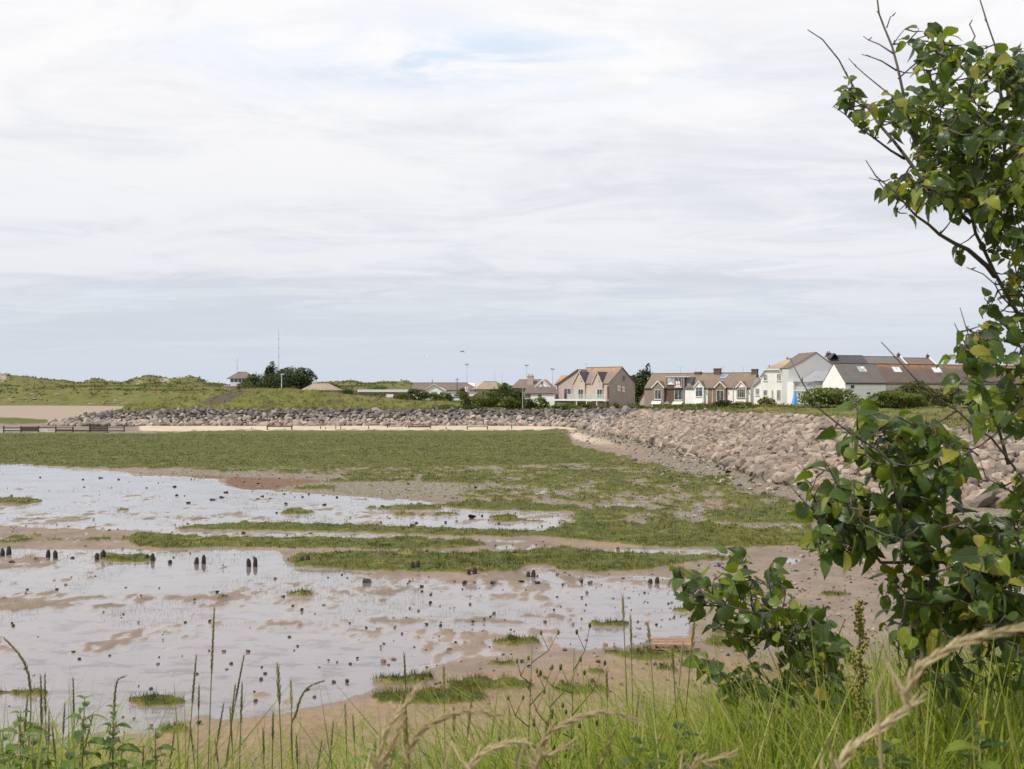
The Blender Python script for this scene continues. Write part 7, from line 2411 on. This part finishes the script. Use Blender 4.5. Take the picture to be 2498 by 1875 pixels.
for i, (x, y, ln, hd) in enumerate(((600, 1440, 20, .1), (628, 1470, 10, .08), (873, 1412, 18, .1), (958, 1440, 8, .09), (1020, 1500, -60, .12), (1100, 1530, 5, .08), (870, 1490, 30, .1), (1345, 1290, 25, .06), (1362, 1330, 10, .09), (1400, 1350, 40, .06), (1452, 1400, 30, .07), (1380, 1500, -60, .1), (980, 1530, 0, .08), (745, 1520, 15, .08), (1180, 1560, -20, .07), (1290, 1540, 20, .09), (1500, 1340, -60, .07), (1475, 1390, -50, .06), (1310, 1450, 15, .09))):
    stalk((x * SX, y * SX), ln, 3.0 + (i * .29) % .9, hd, .0042 if i % 3 else .0055, ('straw coloured' if i % 2 else 'ochre') + ' thin grass head ' + ('over bare mud left of the budded weeds' if x < 1130 else 'near the budded weeds' if x < 1320 else 'in front of the pallet and low shrub'), 'tan grass heads', 560 + i, m='stalk_green', hm='straw' if i % 2 else 'dock_seed')

# big cream heads close to the lens (traced arcs)
big = [
    ([(900, 2150), (922, 1870), (940, 1785), (983, 1728)], (1016, 1679), 1.15, .10, 'cream grass head standing upright and blurred close by'),
    ([(960, 2150), (999, 1838), (1064, 1760), (1146, 1734)], (1223, 1746), 1.2, .13, 'cream grass head arching to the right over the bank'),
    ([(1090, 2150), (1146, 1874), (1227, 1817)], (1274, 1807), 1.1, .07, 'short cream grass head tilted right at the lower edge'),
    ([(1280, 2150), (1317, 1834), (1382, 1764), (1484, 1736)], (1553, 1758), 1.15, .13, 'long cream grass head bowing right beside the bramble'),
    ([(1260, 2150), (1308, 1874), (1341, 1842)], (1390, 1815), 1.1, .06, 'small cream grass head under the long bowing one'),
    ([(900, 2200), (925, 1900), (958, 1810)], (985, 1752), 1.2, .07, 'thin cream grass head leaning against the upright one'),
    ([(985, 2200), (995, 1900), (990, 1790)], (985, 1715), 1.35, .10, 'dull brown grass spike between the cream heads'),
    ([(2010, 2200), (2051, 1871), (2110, 1805), (2185, 1749)], (2230, 1715), .95, .10, 'ragged cream grass head leaning right above the green grass'),
    ([(2160, 2100), (2217, 1692), (2270, 1612), (2371, 1558)], (2520, 1528), .85, .135, 'very large cream grass head sweeping across the elm shrub'),
    ([(1660, 2150), (1690, 1880), (1730, 1858)], (1785, 1838), 1.2, .06, 'small cream head low in the green grass'),
    ([(1470, 2150), (1460, 1900), (1475, 1840)], (1500, 1770), 1.3, .07, 'olive blurred grass spike beside the long bowing head'),
]
for i, (via, tip, Y, hd, lab) in enumerate(big):
    stalk(tip, 0, Y, hd, .0034 if Y > 1 else .0040, lab, None, 600 + i, via=via, m='straw', hm='dock_seed' if ('brown' in lab or 'olive' in lab) else 'straw')


# ------------------------------------------------------------------ nettles and other herbs
def nettle(tip, Y, label, seed, n=9, size=.06, protos=NET, name='nettle', lean=0.0, group=None, cat='nettle', top_tight=True):
    r = random.Random(seed)
    T = W(tip[0], tip[1], Y); B = Vector((T.x + lean, Y + r.uniform(-.05, .05), 0)); B.z = bz(B.x, B.y) - .02
    root = empty(name, B); tag(root, label, cat, group)
    H = T.z - B.z
    D = T - B
    def sp(t): return D * t + Vector((math.sin(t * 3 + seed) * .012, 0, 0))
    MB().tube([sp(k / 8) for k in range(9)], [.0034 - .0022 * k / 8 for k in range(9)], 6).build('stem', MATS['stalk_green'], root, True)
    b = MB()
    for k in range(n):
        t = 1 - (.008 + .021 * k + .0012 * k * k) / H
        a = (k % 2) * math.pi / 2 + r.uniform(-.3, .3)
        s = size * min(1.0, .35 + .16 * k) * r.uniform(.85, 1.15)
        for h in (0, math.pi):
            o = link(bpy.data.objects.new('leaf', protos[r.randrange(len(protos))]), root)
            d = Vector((math.cos(a + h), math.sin(a + h), .55 - .12 * k if k < 6 else -.1))
            o.location = sp(t); o.rotation_mode = 'QUATERNION'; o.rotation_quaternion = frame_quat(d, Vector((0, 0, 1)), r, .2); o.scale = (s, s, s)
        if 2 <= k <= 7:      # drooping flower strings
            for h in range(4):
                q = sp(t); e = Vector((math.cos(h * 1.57 + a), math.sin(h * 1.57 + a), 0))
                b.tube([q, q + e * .012 + Vector((0, 0, .003)), q + e * .018 + Vector((0, 0, -.014))], [.0012, .0016, .0008], 4)
    b.build('flowers', MATS['dock_seed'], root)
    return root


GN = 'nettles at the left bank edge'
for i, (x, y, Y, lab) in enumerate(((190, 1503, 2.7, 'tallest nettle with tight upright top leaves'), (243, 1522, 2.75, 'nettle with curled flower strings right of the tallest one'), (34, 1535, 2.65, 'broad leaved nettle at the far left'), (62, 1585, 2.5, 'bushy nettle below the broad leaved one'), (6, 1575, 2.5, 'nettle cut by the picture side, leaves drooping'), (100, 1600, 2.55, 'short nettle between the broad leaved and tallest ones'),
                                    (345, 1572, 2.8, 'small bright nettle alone on the brown mud side'), (150, 1615, 2.45, 'dark low nettle under the tallest one'), (255, 1600, 2.6, 'dark dense nettle under the curled one'), (800, 1595, 2.7, 'small nettle top beside the cream heads'), (30, 1630, 2.4, 'low nettle in the corner of the bank'))):
    nettle((x * SX, y * SX), Y, lab, 700 + i, 11 if i != 6 else 6, .072 if i < 2 else .085, group=GN)
# bramble-like leafy shoots in the grass
for i, (x, y, Y, lab) in enumerate(((1455, 1552, 2.9, 'leafy bramble shoot standing above the grass'), (1500, 1610, 2.7, 'broad leafy shoot under the bramble tip'), (1395, 1600, 2.6, 'low leafy shoot left of the bramble tip'), (1580, 1625, 2.4, 'bright leafy shoot deep in the green grass'), (2120, 1560, 2.3, 'dark leafy shoot in the right hand grass'), (1920, 1600, 2.4, 'small leafy shoot in the tall green grass'))):
    nettle((x * SX, y * SX), Y, lab, 740 + i, 8, .085, protos=ELM[:3], name='bramble_shoot', cat='bramble', group='leafy shoots in the bank grass')


def budded(tip, Y, label, seed, spread=60):
    r = random.Random(seed)
    T = W(tip[0], tip[1], Y); B = Vector((T.x + r.uniform(-.06, .06), Y, 0)); B.z = bz(B.x, B.y) - .02
    root = empty('hawkweed', B); tag(root, label, 'weed')
    D = T - B; st = MB(); bd = MB(); lf = []
    for k in range(11):
        t0 = .45 + .05 * k; p0 = D * min(t0, .97)
        s = (-1) ** k
        e = p0 + Vector((s * r.uniform(.3, 1) * spread / FP * Y, r.uniform(-.06, .06), r.uniform(.05, .13)))
        m_ = p0.lerp(e, .55) + Vector((s * .006, 0, -.012))
        st.tube([p0, m_, e], [.0016, .0013, .0009], 5)
        for q in (e, m_ + Vector((s * -.02, .01, .045))):
            bd.ell(q, (.0038, .0038, .0075), 6, 5)
            st.tube([m_, q], [.001, .0008], 4)
        lf.append((p0, s))
    st.tube([D * (k / 8) for k in range(9)], [.003 - .002 * k / 8 for k in range(9)], 6)
    st.build('stem', MATS['stalk_green'], root, True); tag(bd.build('buds', MATS['hedge_leaf'], root, True), kind='stuff')
    for p, s in lf[:7]:
        o = link(bpy.data.objects.new('leaf', NET[1]), root); o.location = p
        o.rotation_mode = 'QUATERNION'; o.rotation_quaternion = frame_quat(Vector((s, r.uniform(-.5, .5), .2)), Vector((0, 0, 1)), r); o.scale = (.035, .035, .035)


budded((1150 * SX, 1385 * SX), 3.0, 'tall branching weed with small dark buds before the grass tufts', 760, 70)
budded((1240 * SX, 1400 * SX), 2.9, 'bushy branching weed with many buds, right of the taller one', 761, 90)
budded((1185 * SX, 1480 * SX), 2.8, 'shorter budded weed leaning between the two branching ones', 762, 80)


def dock(tip, base_y, Y, label, seed, w_=.016):
    r = random.Random(seed)
    T = W(tip[0], tip[1], Y); B = Vector((T.x, Y, 0)); B.z = bz(B.x, B.y) - .02
    root = empty('dock_plant', B); tag(root, label, 'dock')
    H = T.z - B.z
    MB().tube([(0, 0, 0), (.005, 0, H * .5), (0, 0, H)], [.005, .004, .0015], 6).build('stem', MATS['stalk_green'], root)
    L = (base_y - tip[1]) / FP * Y
    nb = 7
    for k in range(nb):
        b = MB()
        z0 = H - L * (k + 1) / nb * .97
        s = (-1) ** k; ang = .25 if k else 0
        for j in range(46):
            u = r.random(); rad = w_ * (.5 + .5 * min(1, k * .4 + .3)) * math.sqrt(r.random()); a = r.uniform(0, 6.28)
            off = s * math.sin(ang) * u * L / nb * (1.6 if k > 1 else 0)
            b.ell((math.cos(a) * rad + off, math.sin(a) * rad, z0 + u * L / nb * 1.15), (.0034, .0034, .0042), 5, 3)
        b.build('seed_cluster', MATS['dock_seed'], root, True)
    for k in range(5):
        o = link(bpy.data.objects.new('leaf', NET[2]), root); o.location = (0, 0, H * (.25 + .1 * k))
        o.rotation_mode = 'QUATERNION'; o.rotation_quaternion = frame_quat(Vector((math.cos(k * 2.2), math.sin(k * 2.2), .5)), Vector((0, 0, 1)), r); o.scale = (.12, .14, .12)


dock((1857 * SX, 1305 * SX), 1560 * SX, 2.75, 'yellow green dock spire standing before the low elm shrub', 770)
dock((1985 * SX, 1330 * SX), 1480 * SX, 2.9, 'thinner dock spire between the two elm shrubs', 771, .009)
